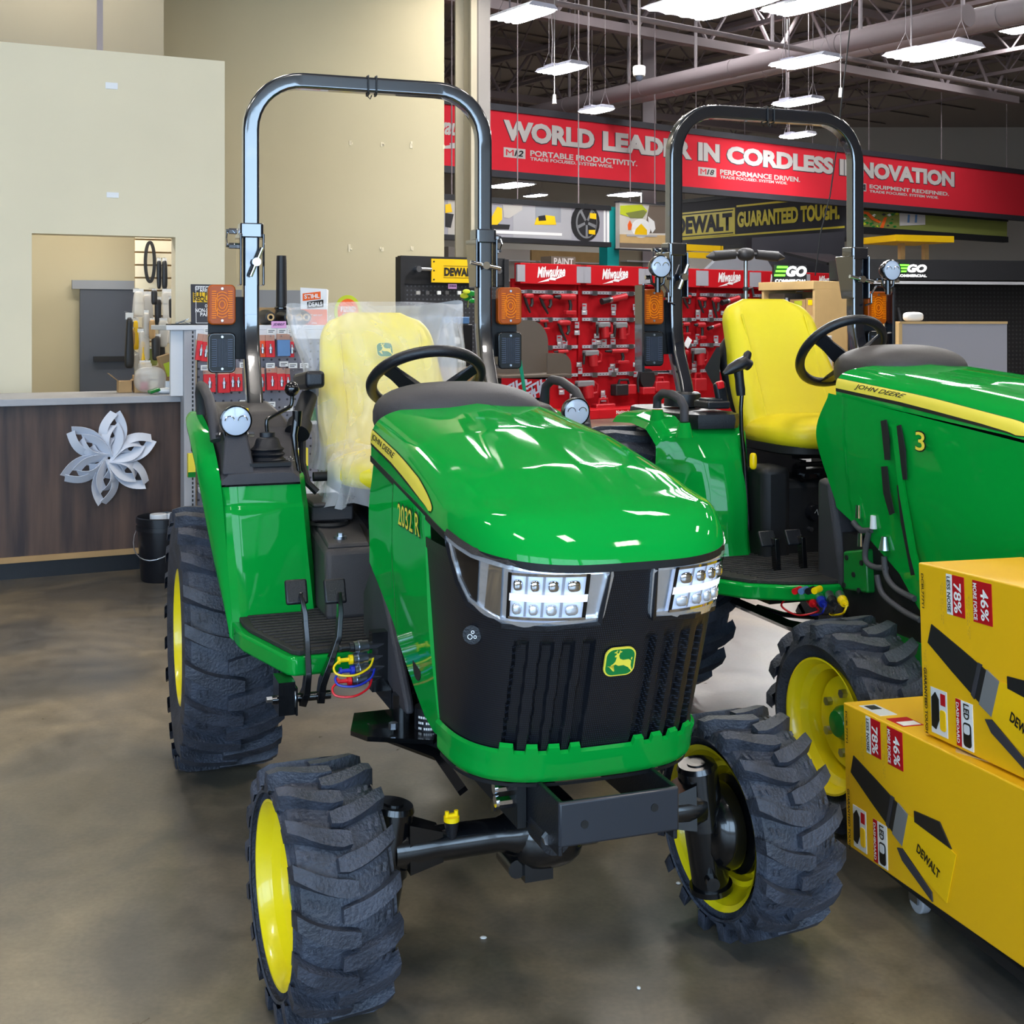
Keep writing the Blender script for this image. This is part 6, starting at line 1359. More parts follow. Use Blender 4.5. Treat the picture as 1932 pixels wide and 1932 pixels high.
q = GP.back(-.25); s_, z_, w_, h_ = q.rect(1282, 630, 1306, 654); t = q.thing('paper_tag', 'white paper tag hanging crooked right of the second tractor post', 'tag', s_, 0, z_-h_/2); t.rotation_euler = (0, .6, q.a); b = MB(); b.bx(-.06, .06, 0, .004, .0, .17); b.obj('tag_paper', 'paper', t)
# ================================================================ overhead signs
def board(P_, name, lab, cat, x0, x1, zb, zt_, m, fr=.1, frm='frame_dark', th=.12, z_off=0):
    a, c = P_.s_(x0), P_.s_(x1); t = P_.thing(name, lab, cat, a, 0, zb-fr); w_ = c-a; H_ = zt_-zb
    b = MB(); b.bx(0, w_, 0, th, fr, H_+fr); b.obj('sign_face', m, t)
    b = MB(); b.bx(-.02, w_+.02, -.03, th+.02, 0, fr); b.bx(-.02, w_+.02, -.03, th+.02, H_+fr, H_+2*fr); b.obj('sign_frame', frm, t)
    return t, w_, H_+2*fr, a, zb-fr
def cable(t, w_, H_, zb, n=4):
    for k in range(n): b = MB(); x = w_*(k+.5)/n; b.cyl((x, .06, H_), (x, .06, ROOF-zb), .012, n=6); b.obj('hanger', 'joist', t)
PR = Plane(930, 24, 36)
t, w_, H_, a0, zb = board(PR, 'banner_sign', 'long red banner with big white lettering hanging above the tool wall', 'sign', 770, 1960, 4.45, 5.60, 'banner_red', .13)
cable(t, w_, H_, zb, 7)
def ptext(P_, t, a0, zb, body, m, x0, x1, py0, py1, bold=.03, shear=0, off=-.004, pxz=None):
    xm = (x0+x1)/2; a, c = P_.s_(x0), P_.s_(x1); Y = P_.o.y+(a+c)/2*P_.e.y; z0, z1 = CH+(HY-py0)/F*Y, CH+(HY-py1)/F*Y
    return text('sign_text', body, m, t, face_M((a+c)/2-a0, off, (z0+z1)/2-zb), c-a, abs(z0-z1), bold, shear)
# big words share one letter height and one baseline (the sign is level)
def bz(x, y): Y = PR.o.y+PR.s_(x)*PR.e.y; return CH+(HY-y)/F*Y
zA, zB = bz(1180, 252), bz(1180, 288)
def word(body, x0, x1, zc, h, m='banner_grey', bold=.035, shear=0, off=-.006, P_=None, par=None, aa=None, zz=None):
    P_ = P_ or PR; a, c = P_.s_(x0), P_.s_(x1)
    return text('sign_text', body, m, par or t, face_M((a+c)/2-(a0 if aa is None else aa), off, zc-(zb if zz is None else zz)), c-a, h, bold, shear)
zc1 = (zA+zB)/2; h1 = zA-zB
for body, x0, x1 in (('WORLD', 950, 1121), ('LEADER', 1137, 1305), ('IN', 1317, 1357), ('CORDLESS', 1371, 1572), ('INNOVATION', 1584, 1800)):
    word(body, x0, x1, zc1, h1, bold=.055, off=-.006); word(body, x0-1.5, x1+1.5, zc1-.01, h1*1.04, 'frame_dark', .065, off=-.003)
for body, x0, x1, dz, h in (('PORTABLE PRODUCTIVITY.', 1000, 1202, .405, .115), ('TRADE FOCUSED. SYSTEM WIDE.', 1000, 1156, .515, .065), ('PERFORMANCE DRIVEN.', 1358, 1509, .405, .115), ('TRADE FOCUSED. SYSTEM WIDE.', 1358, 1485, .515, .065), ('EQUIPMENT REDEFINED.', 1640, 1790, .405, .115), ('TRADE FOCUSED. SYSTEM WIDE.', 1640, 1770, .515, .065)):
    word(body, x0, x1, zc1-dz, h, bold=.03)
for x0, x1, n in ((950, 991, '12'), (1317, 1351, '18'), (1606, 1634, 'X')):
    a, c = PR.s_(x0), PR.s_(x1); b = MB(); b.bx(a-a0, c-a0, -.006, 0, zc1-.53-zb, zc1-.34-zb); b.obj('badge', 'banner_grey', t)
    b = MB(); b.bx(a-a0+.02, c-a0-.02, -.007, 0, zc1-.515-zb, zc1-.355-zb); b.obj('badge_rim', 'frame_dark' if n == 'X' else 'banner_grey', t)
    m = (x0+x1)/2
    if n != 'X': word('M', x0+4, m-2, zc1-.435, .12, 'banner_red', .0, off=-.009); word(n, m-1, x1-4, zc1-.435, .12, 'frame_black', .03, .25, off=-.009)
    else: word('X', m+1, x1-4, zc1-.40, .09, 'banner_grey', .03, off=-.009); word('FUEL', x0+3, x1-3, zc1-.49, .05, 'banner_grey', .02, off=-.009)
a, c = PR.s_(786), PR.s_(902); text('sign_text', 'Milwaukee', 'banner_grey', t, face_M((a+c)/2-a0, -.006, zc1-.05-zb), c-a, .34, .03, .35)
b = MB(); b.M = face_M((a+c)/2-a0+.05, -.004, zc1-.42-zb); b.prism([(-.5, -.1), (.0, .02), (-.02, .05), (.5, .12), (.15, .0), (.17, -.03)], 0, .004); b.obj('sign_bolt', 'banner_grey', t)
# picture header on the left
PH = Plane(1000, 22.5, 36)
zt1, zb1 = PH.rect(1050, 390, 1051, 391)[1], PH.rect(1050, 452, 1051, 453)[1]
t, w_, H_, a0, zb = board(PH, 'picture_sign', 'framed picture sign of yellow power tools and a car wheel, hanging below the red banner', 'sign', 790, 1150, zb1, zt1, 'tag_grey', .09, 'frame_black'); cable(t, w_, H_, zb, 3)
def quad(P_, t, a0, zb, nm, m, pts, o=.004):
    v = [(lambda r: (r[0]-a0, r[1]-zb))(P_.rect(x, y, x+.01, y+.01)) for x, y in pts]; b = MB(); b.M = face_M(0, 0, 0); b.prism(v, 0, o); return b.obj(nm, m, t)
def ringp(cx, cy, rx, ry, n=24): return [(cx+rx*math.cos(2*PI*k/n), cy+ry*math.sin(2*PI*k/n)) for k in range(n)]
for nm, m, pts, o in (('picture_wall', 'bag_grey', [(845, 372), (905, 377), (905, 448), (845, 445)], .003), ('picture_window', 'shelf_grey', [(968, 384), (1078, 391), (1078, 452), (968, 448)], .003), ('picture_pane', 'cement_grey', [(1010, 386), (1058, 389), (1058, 420), (1010, 418)], .005), ('picture_sill', 'sticker_white', [(925, 434), (1060, 440), (1060, 445), (925, 440)], .006),
                  ('picture_tool', 'dewalt_yellow', [(926, 412), (938, 390), (947, 393), (947, 414), (938, 424), (926, 424)], .007), ('picture_tool', 'tool_black', [(926, 422), (962, 424), (960, 433), (926, 432)], .006), ('picture_tool', 'dewalt_yellow', [(1012, 411), (1030, 406), (1046, 408), (1049, 424), (1008, 424)], .007), ('picture_tool', 'tool_black', [(1015, 408), (1028, 406), (1030, 416), (1016, 417)], .008), ('picture_arm', 'bag_grey', [(948, 386), (985, 388), (985, 396), (960, 412), (950, 410)], .006), ('picture_tool', 'dewalt_yellow', [(840, 386), (850, 384), (853, 400), (840, 402)], .007), ('picture_dark', 'tool_black', [(840, 402), (856, 404), (850, 430), (840, 428)], .006),
                  ('picture_wheel', 'tool_black', ringp(1104, 420, 27, 36), .008), ('picture_wheel_rim', 'tool_grey', ringp(1106, 420, 20, 30), .010), ('picture_wheel_hub', 'tool_black', ringp(1107, 420, 18, 27), .012), ('picture_tool', 'dewalt_yellow', [(1112, 402), (1124, 403), (1124, 414), (1112, 412)], .016), ('picture_tool', 'dewalt_yellow', [(1110, 434), (1122, 434), (1122, 443), (1110, 441)], .016), ('picture_bar', 'sticker_white', [(1139, 395), (1142, 395), (1142, 458), (1139, 458)], .008), ('picture_bar', 'sticker_white', [(1145, 395), (1149, 395), (1149, 459), (1145, 459)], .008)):
    quad(PH, t, a0, zb, nm, m, pts, o)
for k in range(5):
    an = k*2*PI/5+.3; quad(PH, t, a0, zb, 'picture_spoke', 'tool_grey', [(1106+18*math.cos(an+d)*r_, 420+27*math.sin(an+d)*r_) for d, r_ in ((-.12, 1), (.12, 1), (.5, .2), (-.5, .2))], .014)
PT2 = Plane(1157, 24.5, 36); t = PT2.thing('teal_post', 'tall teal post between the two picture signs', 'post', PT2.s_(1146)); w_ = PT2.s_(1168)-PT2.s_(1146); b = MB(); b.bx(0, w_, 0, .25, 0, PT2.rect(1157, 390, 1158, 391)[1]); b.obj('post', 'teal', t)
PS2 = Plane(1169, 24.3, 36); zt1, zb1 = PS2.rect(1212, 384, 1213, 385)[1], PS2.rect(1212, 470, 1213, 471)[1]
t, w_, H_, a0, zb = board(PS2, 'saw_picture', 'square picture sign of a gloved hand guiding a circular saw', 'sign', 1169, 1262, zb1, zt1, 'far_wall', .02, 'frame_dark'); cable(t, w_, H_, zb, 2)
for nm, m, pts, o in (('picture_dark', 'kraft_dark', [(1225, 387), (1262, 389), (1262, 440), (1215, 440)], .004), ('picture_wood', 'plywood', [(1169, 442), (1258, 444), (1258, 462), (1169, 458)], .006), ('picture_edge', 'kraft_dark', [(1169, 458), (1258, 461), (1258, 469), (1169, 467)], .006), ('picture_glove', 'lime', [(1170, 388), (1210, 386), (1221, 398), (1212, 412), (1188, 410), (1170, 404)], .007), ('picture_glove_shade', 'olive', [(1180, 402), (1214, 396), (1220, 400), (1212, 412), (1188, 411)], .008), ('picture_saw', 'sticker_white', ringp(1209, 431, 18, 18), .009), ('picture_saw_body', 'dewalt_yellow', [(1199, 432), (1209, 422), (1220, 434), (1220, 444), (1196, 444)], .011), ('picture_saw_base', 'shelf_grey', [(1182, 442), (1240, 444), (1238, 447), (1182, 446)], .012), ('picture_sleeve', 'sticker_white', [(1222, 408), (1234, 418), (1236, 432), (1230, 440), (1224, 425)], .010), ('picture_flame', 'orange', [(1184, 424), (1188, 416), (1192, 424), (1190, 434), (1185, 434)], .009)):
    quad(PS2, t, a0, zb, nm, m, pts, o)
# black and yellow sign running the other way
PD = Plane(1597, 30.5, -54)
def dz(x, y): return PD.rect(x, y, x+.01, y+.01)[1]
zt1, zb1 = dz(1440, 378), dz(1440, 447)
t, w_, H_, a0, zb = board(PD, 'black_sign', 'big black sign with yellow lettering receding behind the second tractor roll bar', 'sign', 1235, 1600, zb1-.15, zt1+.15, 'frame_dark', .1, 'frame_black'); cable(t, w_, H_, zb, 3)
zu, zl_, zm = dz(1440, 386), dz(1440, 438), dz(1440, 412)
b = MB(); b.bx(PD.s_(1390)-a0, w_-1.4, -.012, 0, zu-zb, zu-zb+.05); b.bx(0, w_-.1, -.012, 0, zl_-zb-.05, zl_-zb); b.obj('yellow_line', 'logo_yellow', t)
a, c = PD.s_(1268), PD.s_(1387); b = MB(); b.bx(a-a0, c-a0, -.012, 0, zm-zb-.38, zm-zb+.36); b.obj('logo_panel', 'logo_yellow', t)
b = MB(); b.bx(a-a0+.06, c-a0-.06, -.014, 0, zm-zb-.33, zm-zb-.30); b.bx(a-a0+.06, c-a0-.06, -.014, 0, zm-zb+.28, zm-zb+.31); b.obj('logo_line', 'frame_dark', t)
kw = dict(P_=PD, par=t, aa=a0, zz=zb)
word('DEWALT', 1276, 1382, zm-.01, .48, 'frame_dark', .05, 0, -.016, **kw); word('GUARANTEED TOUGH.', 1392, 1585, zm+.02, .42, 'logo_yellow', .05, 0, -.014, **kw)
PQ = Plane(1601, 30.5, 36); zt1, zb1 = PQ.rect(1680, 400, 1681, 401)[1], PQ.rect(1680, 431, 1681, 432)[1]
t, w_, H_, a0, zb = board(PQ, 'foliage_sign', 'picture sign of green leaves at the right end of the black and yellow sign', 'sign', 1602, 1900, zb1, zt1, 'olive', .16, 'frame_black'); rr = random.Random(9)
for k in range(46):
    x, y = rr.uniform(1618, 1692), rr.uniform(400, 428); r = rr.uniform(2, 5); quad(PQ, t, a0, zb, 'leaf', rr.choice(('green_plain', 'lime', 'frame_dark', 'sticker_white', 'green_plain', 'olive')), [(x-r, y), (x, y-r*.6), (x+r, y), (x, y+r*.6)], .004+.0001*k)
for pts in ([(1618, 397), (1638, 400), (1650, 412), (1662, 418), (1658, 421), (1645, 415), (1634, 404), (1618, 401)], [(1668, 410), (1673, 410), (1666, 430), (1660, 430)]): quad(PQ, t, a0, zb, 'picture_tool', 'orange', pts, .012)
quad(PQ, t, a0, zb, 'picture_pale', 'pipe_white', [(1697, 402), (1745, 404), (1745, 424), (1697, 426)], .012)
for x in (1712, 1726): quad(PQ, t, a0, zb, 'picture_figure', 'blue_pack', [(x, 405), (x+4, 405), (x+3, 420), (x-1, 420)], .014)
# ================================================================ other displays between the tractors and the tool wall
PW = Plane(757, 11.3, 30); zt1 = PW.rect(800, 487, 801, 488)[1]; x1 = PW.s_(952)
t = PW.thing('black_pegboard', 'black pegboard display with a yellow sign between the seat and the roll bar post', 'display', 0)
b = MB(); b.bx(0, x1, .0, .06, 0, zt1); b.obj('pegboard', 'peg_black', t); b = MB(); b.bx(-.02, .02, -.03, .08, 0, zt1+.01); b.bx(x1-.02, x1+.03, -.03, .08, 0, zt1+.01); b.bx(0, x1, -.01, .08, zt1-.0, zt1+.02); b.bx(.02, x1-.02, -.012, 0, PW.rect(800, 536, 801, 537)[1], zt1); b.obj('frame', 'frame_black', t)
for k, (px, m) in enumerate(((783, 'clear_bag'), (800, 'zinc'), (822, 'sticker_white'), (837, 'zinc'), (860, 'sticker_white'))):
    s_, z_, *_ = PW.rect(px, 552, px+1, 553); b = MB(); b.box(s_, -.06, z_, .035, .02, .032); b.obj('hook_tag', m, t)
s_, z_, w_, h_ = PW.rect(808, 490, 912, 534); sg = PW.thing('yellow_sign', 'yellow sign plate on chrome brackets on the black pegboard', 'sign', s_, .07, z_-h_/2)
b = MB(); b.bx(-w_/2, w_/2, 0, .012, 0, h_); b.obj('plate', 'dewalt_yellow', sg); text('sign_text', 'DEWALT', 'black_ink', sg, face_M(0, -.002, h_*.46), w_*.56, h_*.36, .05)
b = MB(); b.bx(-w_*.29, w_*.29, -.002, 0, h_*.70, h_*.715); b.bx(-w_*.29, w_*.29, -.002, 0, h_*.20, h_*.215); b.obj('sign_line', 'black_ink', sg)
for q in (-1, 1):
    b = MB(); b.cyl((q*w_*.5, .006, h_*.55), (q*(w_*.5+.13), .006, h_*.55), .016, n=14); b.cyl((q*(w_*.5+.13), -.01, h_*.55), (q*(w_*.5+.13), .07, h_*.55), .028, n=16); b.obj('bracket', 'zinc', sg, smooth=40)
    for z in (.12, .5, .88): b = MB(); b.cyl((q*w_*.46, -.003, h_*z), (q*w_*.46, 0, h_*z), .008, n=10); b.obj('rivet', 'black_ink', sg)
s_, z_, w_, h_ = PW.rect(842, 536, 858, 545); t = PW.thing('pink_tag', 'small pink tag under the yellow sign on the black pegboard', 'tag', s_, .04, z_-h_/2); b = MB(); b.bx(-w_/2, w_/2, 0, .003, 0, h_); b.obj('tag_card', 'pink_tag', t); text('tag_text', 'JDB04', 'purple_ink', t, face_M(0, -.001, h_/2), w_*.8, h_*.5, .02)
q = PW.back(-.15); s_, z_, w_, h_ = q.rect(873, 545, 892, 580); t = q.thing('leaf_sprig', 'green leafy sprig beside the roll bar post', 'plant', s_, 0, z_-h_/2)
for k, (x, z, r) in enumerate(((0, .5, .05), (-.04, .62, .045), (.03, .75, .05), (-.03, .85, .04), (.03, .35, .04))): b = MB(); b.ell((x, -.01*k, h_*z), (r, .006, r*.55), 12, 8); b.obj('leaf', 'lime' if k % 2 else 'green_plain', t, smooth=60)
b = MB(); b.tube([(0, 0, 0), (.01, 0, h_*.5), (0, 0, h_*.9)], .005, 6); b.obj('stem', 'olive', t)
PX = Plane(850, 9.6, 30)
for (r, m, nm, lab, ex) in (((846, 612, 892, 692), 'black_satin', 'lock_box', 'black steel box with white stickers behind the steering wheel', 1), ((858, 598, 886, 611), 'blue_pack', 'blue_tray', 'small blue-grey tray on top of the black steel box', 0), ((846, 693, 905, 730), 'kraft', 'carton', 'brown carton under the black steel box', 0)):
    s_, z_, w_, h_ = PX.rect(*r); z0 = z_-h_/2; t = PX.thing(nm, lab, 'box' if nm != 'carton' else 'carton', s_, 0, z0); b = MB(); b.bx(-w_/2, w_/2, -.0, .22, 0, h_); b.obj('body', m, t, bevel=.006)
    if ex:
        for x, z, ww, hh in ((-.03, .62, .05, .05), (.01, .2, .07, .06)): b = MB(); b.box(x, -.002, h_*z, ww, .003, hh); b.obj('sticker', 'sticker_white', t)
        b = MB(); b.box(w_*.4, -.003, h_*.15, .05, .004, .035); b.obj('yellow_sticker', 'yellow_cap', t)
s_, z_, w_, h_ = PX.rect(840, 730, 912, 742); t = PX.thing('display_table', 'dark table carrying the cartons behind the steering wheel', 'table', s_, .02); b = MB(); b.bx(-.35, .35, -.05, .4, z_-.02, z_+h_/2); b.obj('table_top', 'black_matte', t)
for x in (-.31, .31):
    for y in (0, .36): b = MB(); b.bx(x-.02, x+.02, y-.02, y+.02, 0, z_-.02); b.obj('leg', 'black_matte', t)
# brown display stand with slanted red sign
PZ = Plane(1000, 7.2, 30); U = lambda x, y: PZ.rect(x, y, x+.01, y+.01)[:2]
t = PZ.thing('display_stand', 'brown rounded display stand with a red slanted lettering panel, right of the roll bar post', 'display stand', 0)
xL, zs = U(936, 711); xR = U(1032, 711)[0]; zt1 = U(1000, 604)[1]
b = MB(); b.M = face_M(0, .30, 0); xa, xb = U(945, 700)[0], PZ.back(.3).s_(1031); b.prism([(xa, 0), (xb, 0), (xb, zt1-.14)]+[(xb-.13+.13*math.cos(a), zt1-.14+.14*math.sin(a)) for a in [PI/2*k/8 for k in range(9)]]+[(xa, zt1)], 0, .02); b.obj('back_panel', 'kraft_dark', t)
b = MB(); b.bx(xa, U(1075, 711)[0], -.02, .30, zs-.01, zs+.006); b.obj('shelf', 'kraft_dark', t, bevel=.003)
b = MB(); b.M = Matrix(((0, 0, 1, 0), (1, 0, 0, 0), (0, 1, 0, 0), (0, 0, 0, 1))); xs = U(1030, 700)[0]; 
b.M = face_M(0, .10, 0); xc = PZ.back(.1).s_(1076); zc2 = U(1050, 667)[1]; xs = PZ.back(.1).s_(1031); b.prism([(xs, zs), (xc, zs), (xc, zc2-.08)]+[(xc-.08+.08*math.cos(a), zc2-.08+.08*math.sin(a)) for a in [PI/2*k/6 for k in range(7)]]+[(xs, zc2)], 0, .014); b.obj('side_wing', 'kraft_dark', t)
b = MB(); b.bx(xa, xR, -.01, .28, 0, U(1000, 755)[1]); b.bx(xR-.012, xR+.012, -.01, .28, 0, zs); b.bx(xR, U(1048, 760)[0], .1, .28, 0, zs-.05); b.obj('cabinet', 'black_matte', t)
b = MB(); b.M = face_M(0, -.012, 0); b.prism([U(944, 750), U(1028, 750), U(1028, 716), U(944, 713)], 0, .01); rd = b.obj('red_panel', 'red_header', t)
for body, x, y, w2 in (('STIHL', 966, 730, .24), ('STIHL', 1012, 728, .24), ('STIHL', 1000, 745, .22)):
    x_, z_ = U(x, y); ca, sa_ = math.cos(.42), math.sin(.42); x0_, z0_, x1_, z1_ = xa, U(1000, 750)[1], xR-.014, U(1000, 715)[1]
    text('panel_text', body, 'lamp_body', rd, None, w2, .058, .035, .25, fmap=lambda p, x_=x_, z_=z_: Vector((min(max(x_+p.x*ca-p.y*sa_, x0_), x1_), -.0235, min(max(z_+p.x*sa_+p.y*ca, z0_), z1_))))
t = PZ.thing('teal_rod', 'thin teal rod leaning in front of the brown display stand', 'rod', U(990, 760)[0], .10, 0); o = PZ.pt(U(990, 760)[0], .10)
b = MB(); p1 = W(981, 680, 7.0)-o; p1 = Matrix.Rotation(-PZ.a, 4, 'Z') @ p1; b.tube([(.02, 0, .0), (.0, 0, p1.z*.6), p1], .010, 10); b.obj('rod', 'teal_rod', t, smooth=60); b = MB(); b.tube([p1, p1+Vector((-.004, 0, .06))], .007, 8); b.obj('rod_tip', 'sticker_white', t, smooth=60)
q = PZ.back(-.03); s_, z_, w_, h_ = q.rect(979, 598, 992, 613); t = q.thing('pink_tag', 'pink tag beside the amber signal, above the brown display stand', 'tag', s_, -.31, z_-h_/2); b = MB(); b.bx(-w_/2, w_/2, 0, .003, 0, h_); b.obj('tag_card', 'pink_tag', t); text('tag_text', 'JDB06', 'purple_ink', t, face_M(0, -.001, h_/2), w_*.8, h_*.5, .02)
# plywood cubby cabinet
PC2 = Plane(1437, 14.0, -54); s1, s2 = 0, PC2.s_(1537); zt1 = PC2.rect(1480, 531, 1481, 532)[1]; cw = s2
cb = PC2.thing('cubby_cabinet', 'pale plywood cubby cabinet with boxes, right of the yellow seat', 'cabinet', 0)
b = MB(); D_ = .55; T3 = .03
for x in (0, cw-T3): b.bx(x, x+T3, 0, D_, 0, zt1-.09)
b.bx(-.03, cw+.0, -.02, D_, zt1-.09, zt1); b.bx(0, cw, D_-.02, D_, 0, zt1-.1)
zz1, zz2 = PC2.rect(1500, 595, 1501, 596)[1], PC2.rect(1500, 630, 1501, 631)[1]
for z in (zz1, zz2-.02, .6, .1): b.bx(T3, cw-T3, .01, D_, z-T3, z)
for x in (cw*.5, cw*.75): b.bx(x-.012, x+.012, .02, D_, zz2, zz1-T3)
b.bx(cw*.5-.012, cw*.5+.012, .02, D_, .6, zz2-.05); b.obj('carcass', 'plywood', cb, bevel=.003)
for r, m, lab in (((1443, 552, 1480, 594), 'kraft_dark', 'brown carton at the left of the cabinet top shelf'), ((1490, 563, 1519, 594), 'kraft', 'brown carton with a green note on the cabinet top shelf'), ((1520, 560, 1536, 593), 'kraft', 'brown carton with a yellow note on the cabinet top shelf')):
    q = PC2.back(.08); s_, z_, w_, h_ = q.rect(*r); t = q.thing('carton', lab, 'carton', s_, 0, zz1, 'cartons in the cubby cabinet'); b = MB(); b.bx(-w_/2, w_/2, 0, .3, 0, h_); b.obj('board', m, t, bevel=.004)
    if m == 'kraft': b = MB(); b.bx(-w_*.2, w_*.3, -.003, 0, h_*.6, h_*.9); b.obj('note', 'lime' if 'green' in lab else 'yellow_cap', t)
q = PC2.back(.1); s_, z_, w_, h_ = q.rect(1480, 565, 1489, 590); t = q.thing('white_bottle', 'small white bottle between cartons in the cabinet', 'bottle', s_, 0, zz1); b = MB(); b.lathe([(0, 0), (.04, 0), (.042, .01), (.042, .12), (.02, .15), (.014, .2), (0, .2)], 16, 'Z'); b.obj('bottle', 'white_plastic', t, smooth=40)
# white printed carton glimpsed through the steering wheel
PY = Plane(1520, 9.4, -20); s_, z_, w_, h_ = PY.rect(1505, 634, 1562, 705); t = PY.thing('printed_carton', 'white printed carton seen through the second steering wheel', 'carton', s_, 0, 0); H2 = z_+h_/2; b = MB(); b.bx(-w_/2, w_/2, 0, .3, .6, H2); b.obj('board', 'sticker_white', t, bevel=.004)
text('carton_text', 'TRIMMER &', 'black_ink', t, face_M(.0, -.002, PY.rect(1540, 642, 1541, 643)[1]), .24, .05, .04); b = MB(); b.bx(-.02, .05, -.002, 0, H2-.2, H2-.18); b.obj('red_mark', 'red_header', t); b = MB(); b.bx(-w_/2, w_/2, 0, .3, 0, .6); b.obj('lower_carton', 'kraft', t, bevel=.004)
# tripod lamp between seat and sign
p = W(1407, 560, 13.2); zt1 = W(1407, 480, 13.2).z; t = thing('tripod_lamp', 'silver tripod work lamp with two black heads behind the yellow seat', 'work lamp', (p.x, p.y, 0), .2)
b = MB(); b.cyl((0, 0, .5), (0, 0, zt1), .022, n=14); b.obj('mast', 'zinc', t, smooth=40)
for k in range(3): a = 2*PI*k/3; b = MB(); b.cyl((0, 0, .75), (.5*math.cos(a), .5*math.sin(a), 0), .014, n=10); b.obj('leg', 'black_satin', t, smooth=40)
for q in (-1, 1): b = MB(); b.cyl((q*.12, 0, zt1-.0), (q*.36, 0, zt1-.02), .05, .055, 16); b.cyl((q*.36, 0, zt1-.02), (q*.44, 0, zt1-.03), .05, .01, 16); b.obj('lamp_head', 'tool_black', t, smooth=40)
b = MB(); b.ell((0, 0, zt1), (.09, .08, .07), 18, 12, .8, .8); b.cyl((-.14, 0, zt1), (.14, 0, zt1), .02, n=10); b.obj('swivel', 'tool_black', t, smooth=60)
zc3 = W(1407, 545, 13.2).z; b = MB(); b.cyl((0, 0, zc3-.02), (0, 0, zc3+.02), .032, n=14); b.tube([(.02, -.02, zc3), (.06, -.03, zc3+.01), (.08, -.03, zc3-.08)], .012, 8); b.obj('clamp', 'tool_black', t, smooth=40)
# yellow racking beams and grey awning far back
PRK = Plane(1290, 26, 36)
for x0, y0, x1, y1, lab in ((1284, 462, 1362, 474, 'upper yellow racking beam left of the tripod lamp'), (1284, 478, 1440, 489, 'lower yellow racking beam behind the tripod lamp')):
    s_, z_, w_, h_ = PRK.rect(x0, y0, x1, y1); t = PRK.thing('racking_beam', lab, 'racking', s_-w_/2, 0, 0, 'yellow racking beams'); b = MB(); b.bx(0, w_, 0, .06, z_-h_/2, z_+h_/2); b.obj('beam', 'dewalt_yellow', t)
    for x in (0, w_): b = MB(); b.bx(x-.04, x+.04, 0, .06, 0, z_+h_/2); b.obj('rack_post', 'dewalt_yellow', t)
PAW = Plane(1500, 28, 36); t = PAW.thing('awning_display', 'dark grey canopied display between the seat and the lit signs', 'display', 0); A_ = lambda x, y: (lambda r: (r[0], r[1]))(PAW.rect(x, y, x+.01, y+.01))
b = MB(); b.M = face_M(0, .3, 0); b.prism([(A_(1425, 452)[0], 0), (A_(1600, 440)[0], 0), A_(1600, 436), A_(1425, 448)], 0, .2); b.obj('back_board', 'frame_dark', t)
b = MB(); a1, a2 = A_(1472, 478), A_(1560, 482); b.add([(a1[0], -.1, a1[1]), (a2[0], -.1, a2[1]), (A_(1590, 510)[0], -.9, A_(1590, 510)[1]), (A_(1500, 500)[0], -.9, A_(1500, 500)[1])], [(0, 1, 2, 3)]); b.obj('canopy', 'frame_black', t, solid=.06)
PRF = Plane(1380, 24, 36); t = PRF.thing('shed_roof', 'pale grey sheet roof of a far display above the red headers', 'display', 0); A_ = lambda x, y: PRF.rect(x, y, x+.01, y+.01)[:2]
b = MB(); b.M = face_M(0, 0, 0); b.prism([A_(1318, 520), A_(1462, 520), A_(1440, 484), A_(1362, 478)], -.05, .05); b.obj('roof_sheet', 'cement_grey', t); a1, a2 = A_(1330, 520), A_(1450, 520); b = MB(); b.bx(a1[0], a2[0], .06, .3, 0, a1[1]); b.obj('display_body', 'far_wall', t)
# beige aisle shelving and crate far behind the red headers
PF = Plane(1000, 28, 36)
for x0, x1, yt, m, lab in ((846, 1000, 468, 'far_wall', 'pale aisle end far behind the roll bar post'), (1003, 1140, 474, 'plywood', 'beige aisle shelving far behind the first red header'), (1168, 1290, 474, 'beige_grey', 'taupe aisle shelving under the saw picture')):
    a, c = PF.s_(x0), PF.s_(x1); z_ = PF.rect((x0+x1)/2, yt, (x0+x1)/2+1, yt+1)[1]; t = PF.thing('aisle_shelving', lab, 'shelving', a, 0, 0, 'far aisle shelving'); b = MB(); b.bx(0, c-a, 0, .5, 0, z_); b.obj('panel', m, t)
    for z in (z_-.25, z_-.7): b = MB(); b.bx(.03, c-a-.03, -.25, 0, z-.03, z); b.obj('shelf', 'shelf_white', t)
PPN = Plane(1062, 21.6, 36); s_, z_, w_, h_ = PPN.rect(1040, 484, 1086, 512); t = PPN.thing('wooden_crate', 'brown crate lettered in white on top of the red displays', 'crate', s_, 0, 0); b = MB(); b.bx(-w_/2, w_/2, 0, .3, z_-h_/2, z_+h_/2); b.obj('crate', 'kraft_dark', t); b = MB(); b.bx(-w_/2, w_/2, .0, .3, 0, z_-h_/2); b.obj('crate_stand', 'far_wall', t); text('crate_text', 'PAINT', 'banner_grey', t, face_M(.0, -.004, PPN.rect(1062, 493, 1063, 494)[1]), w_*.8, .12, .03)
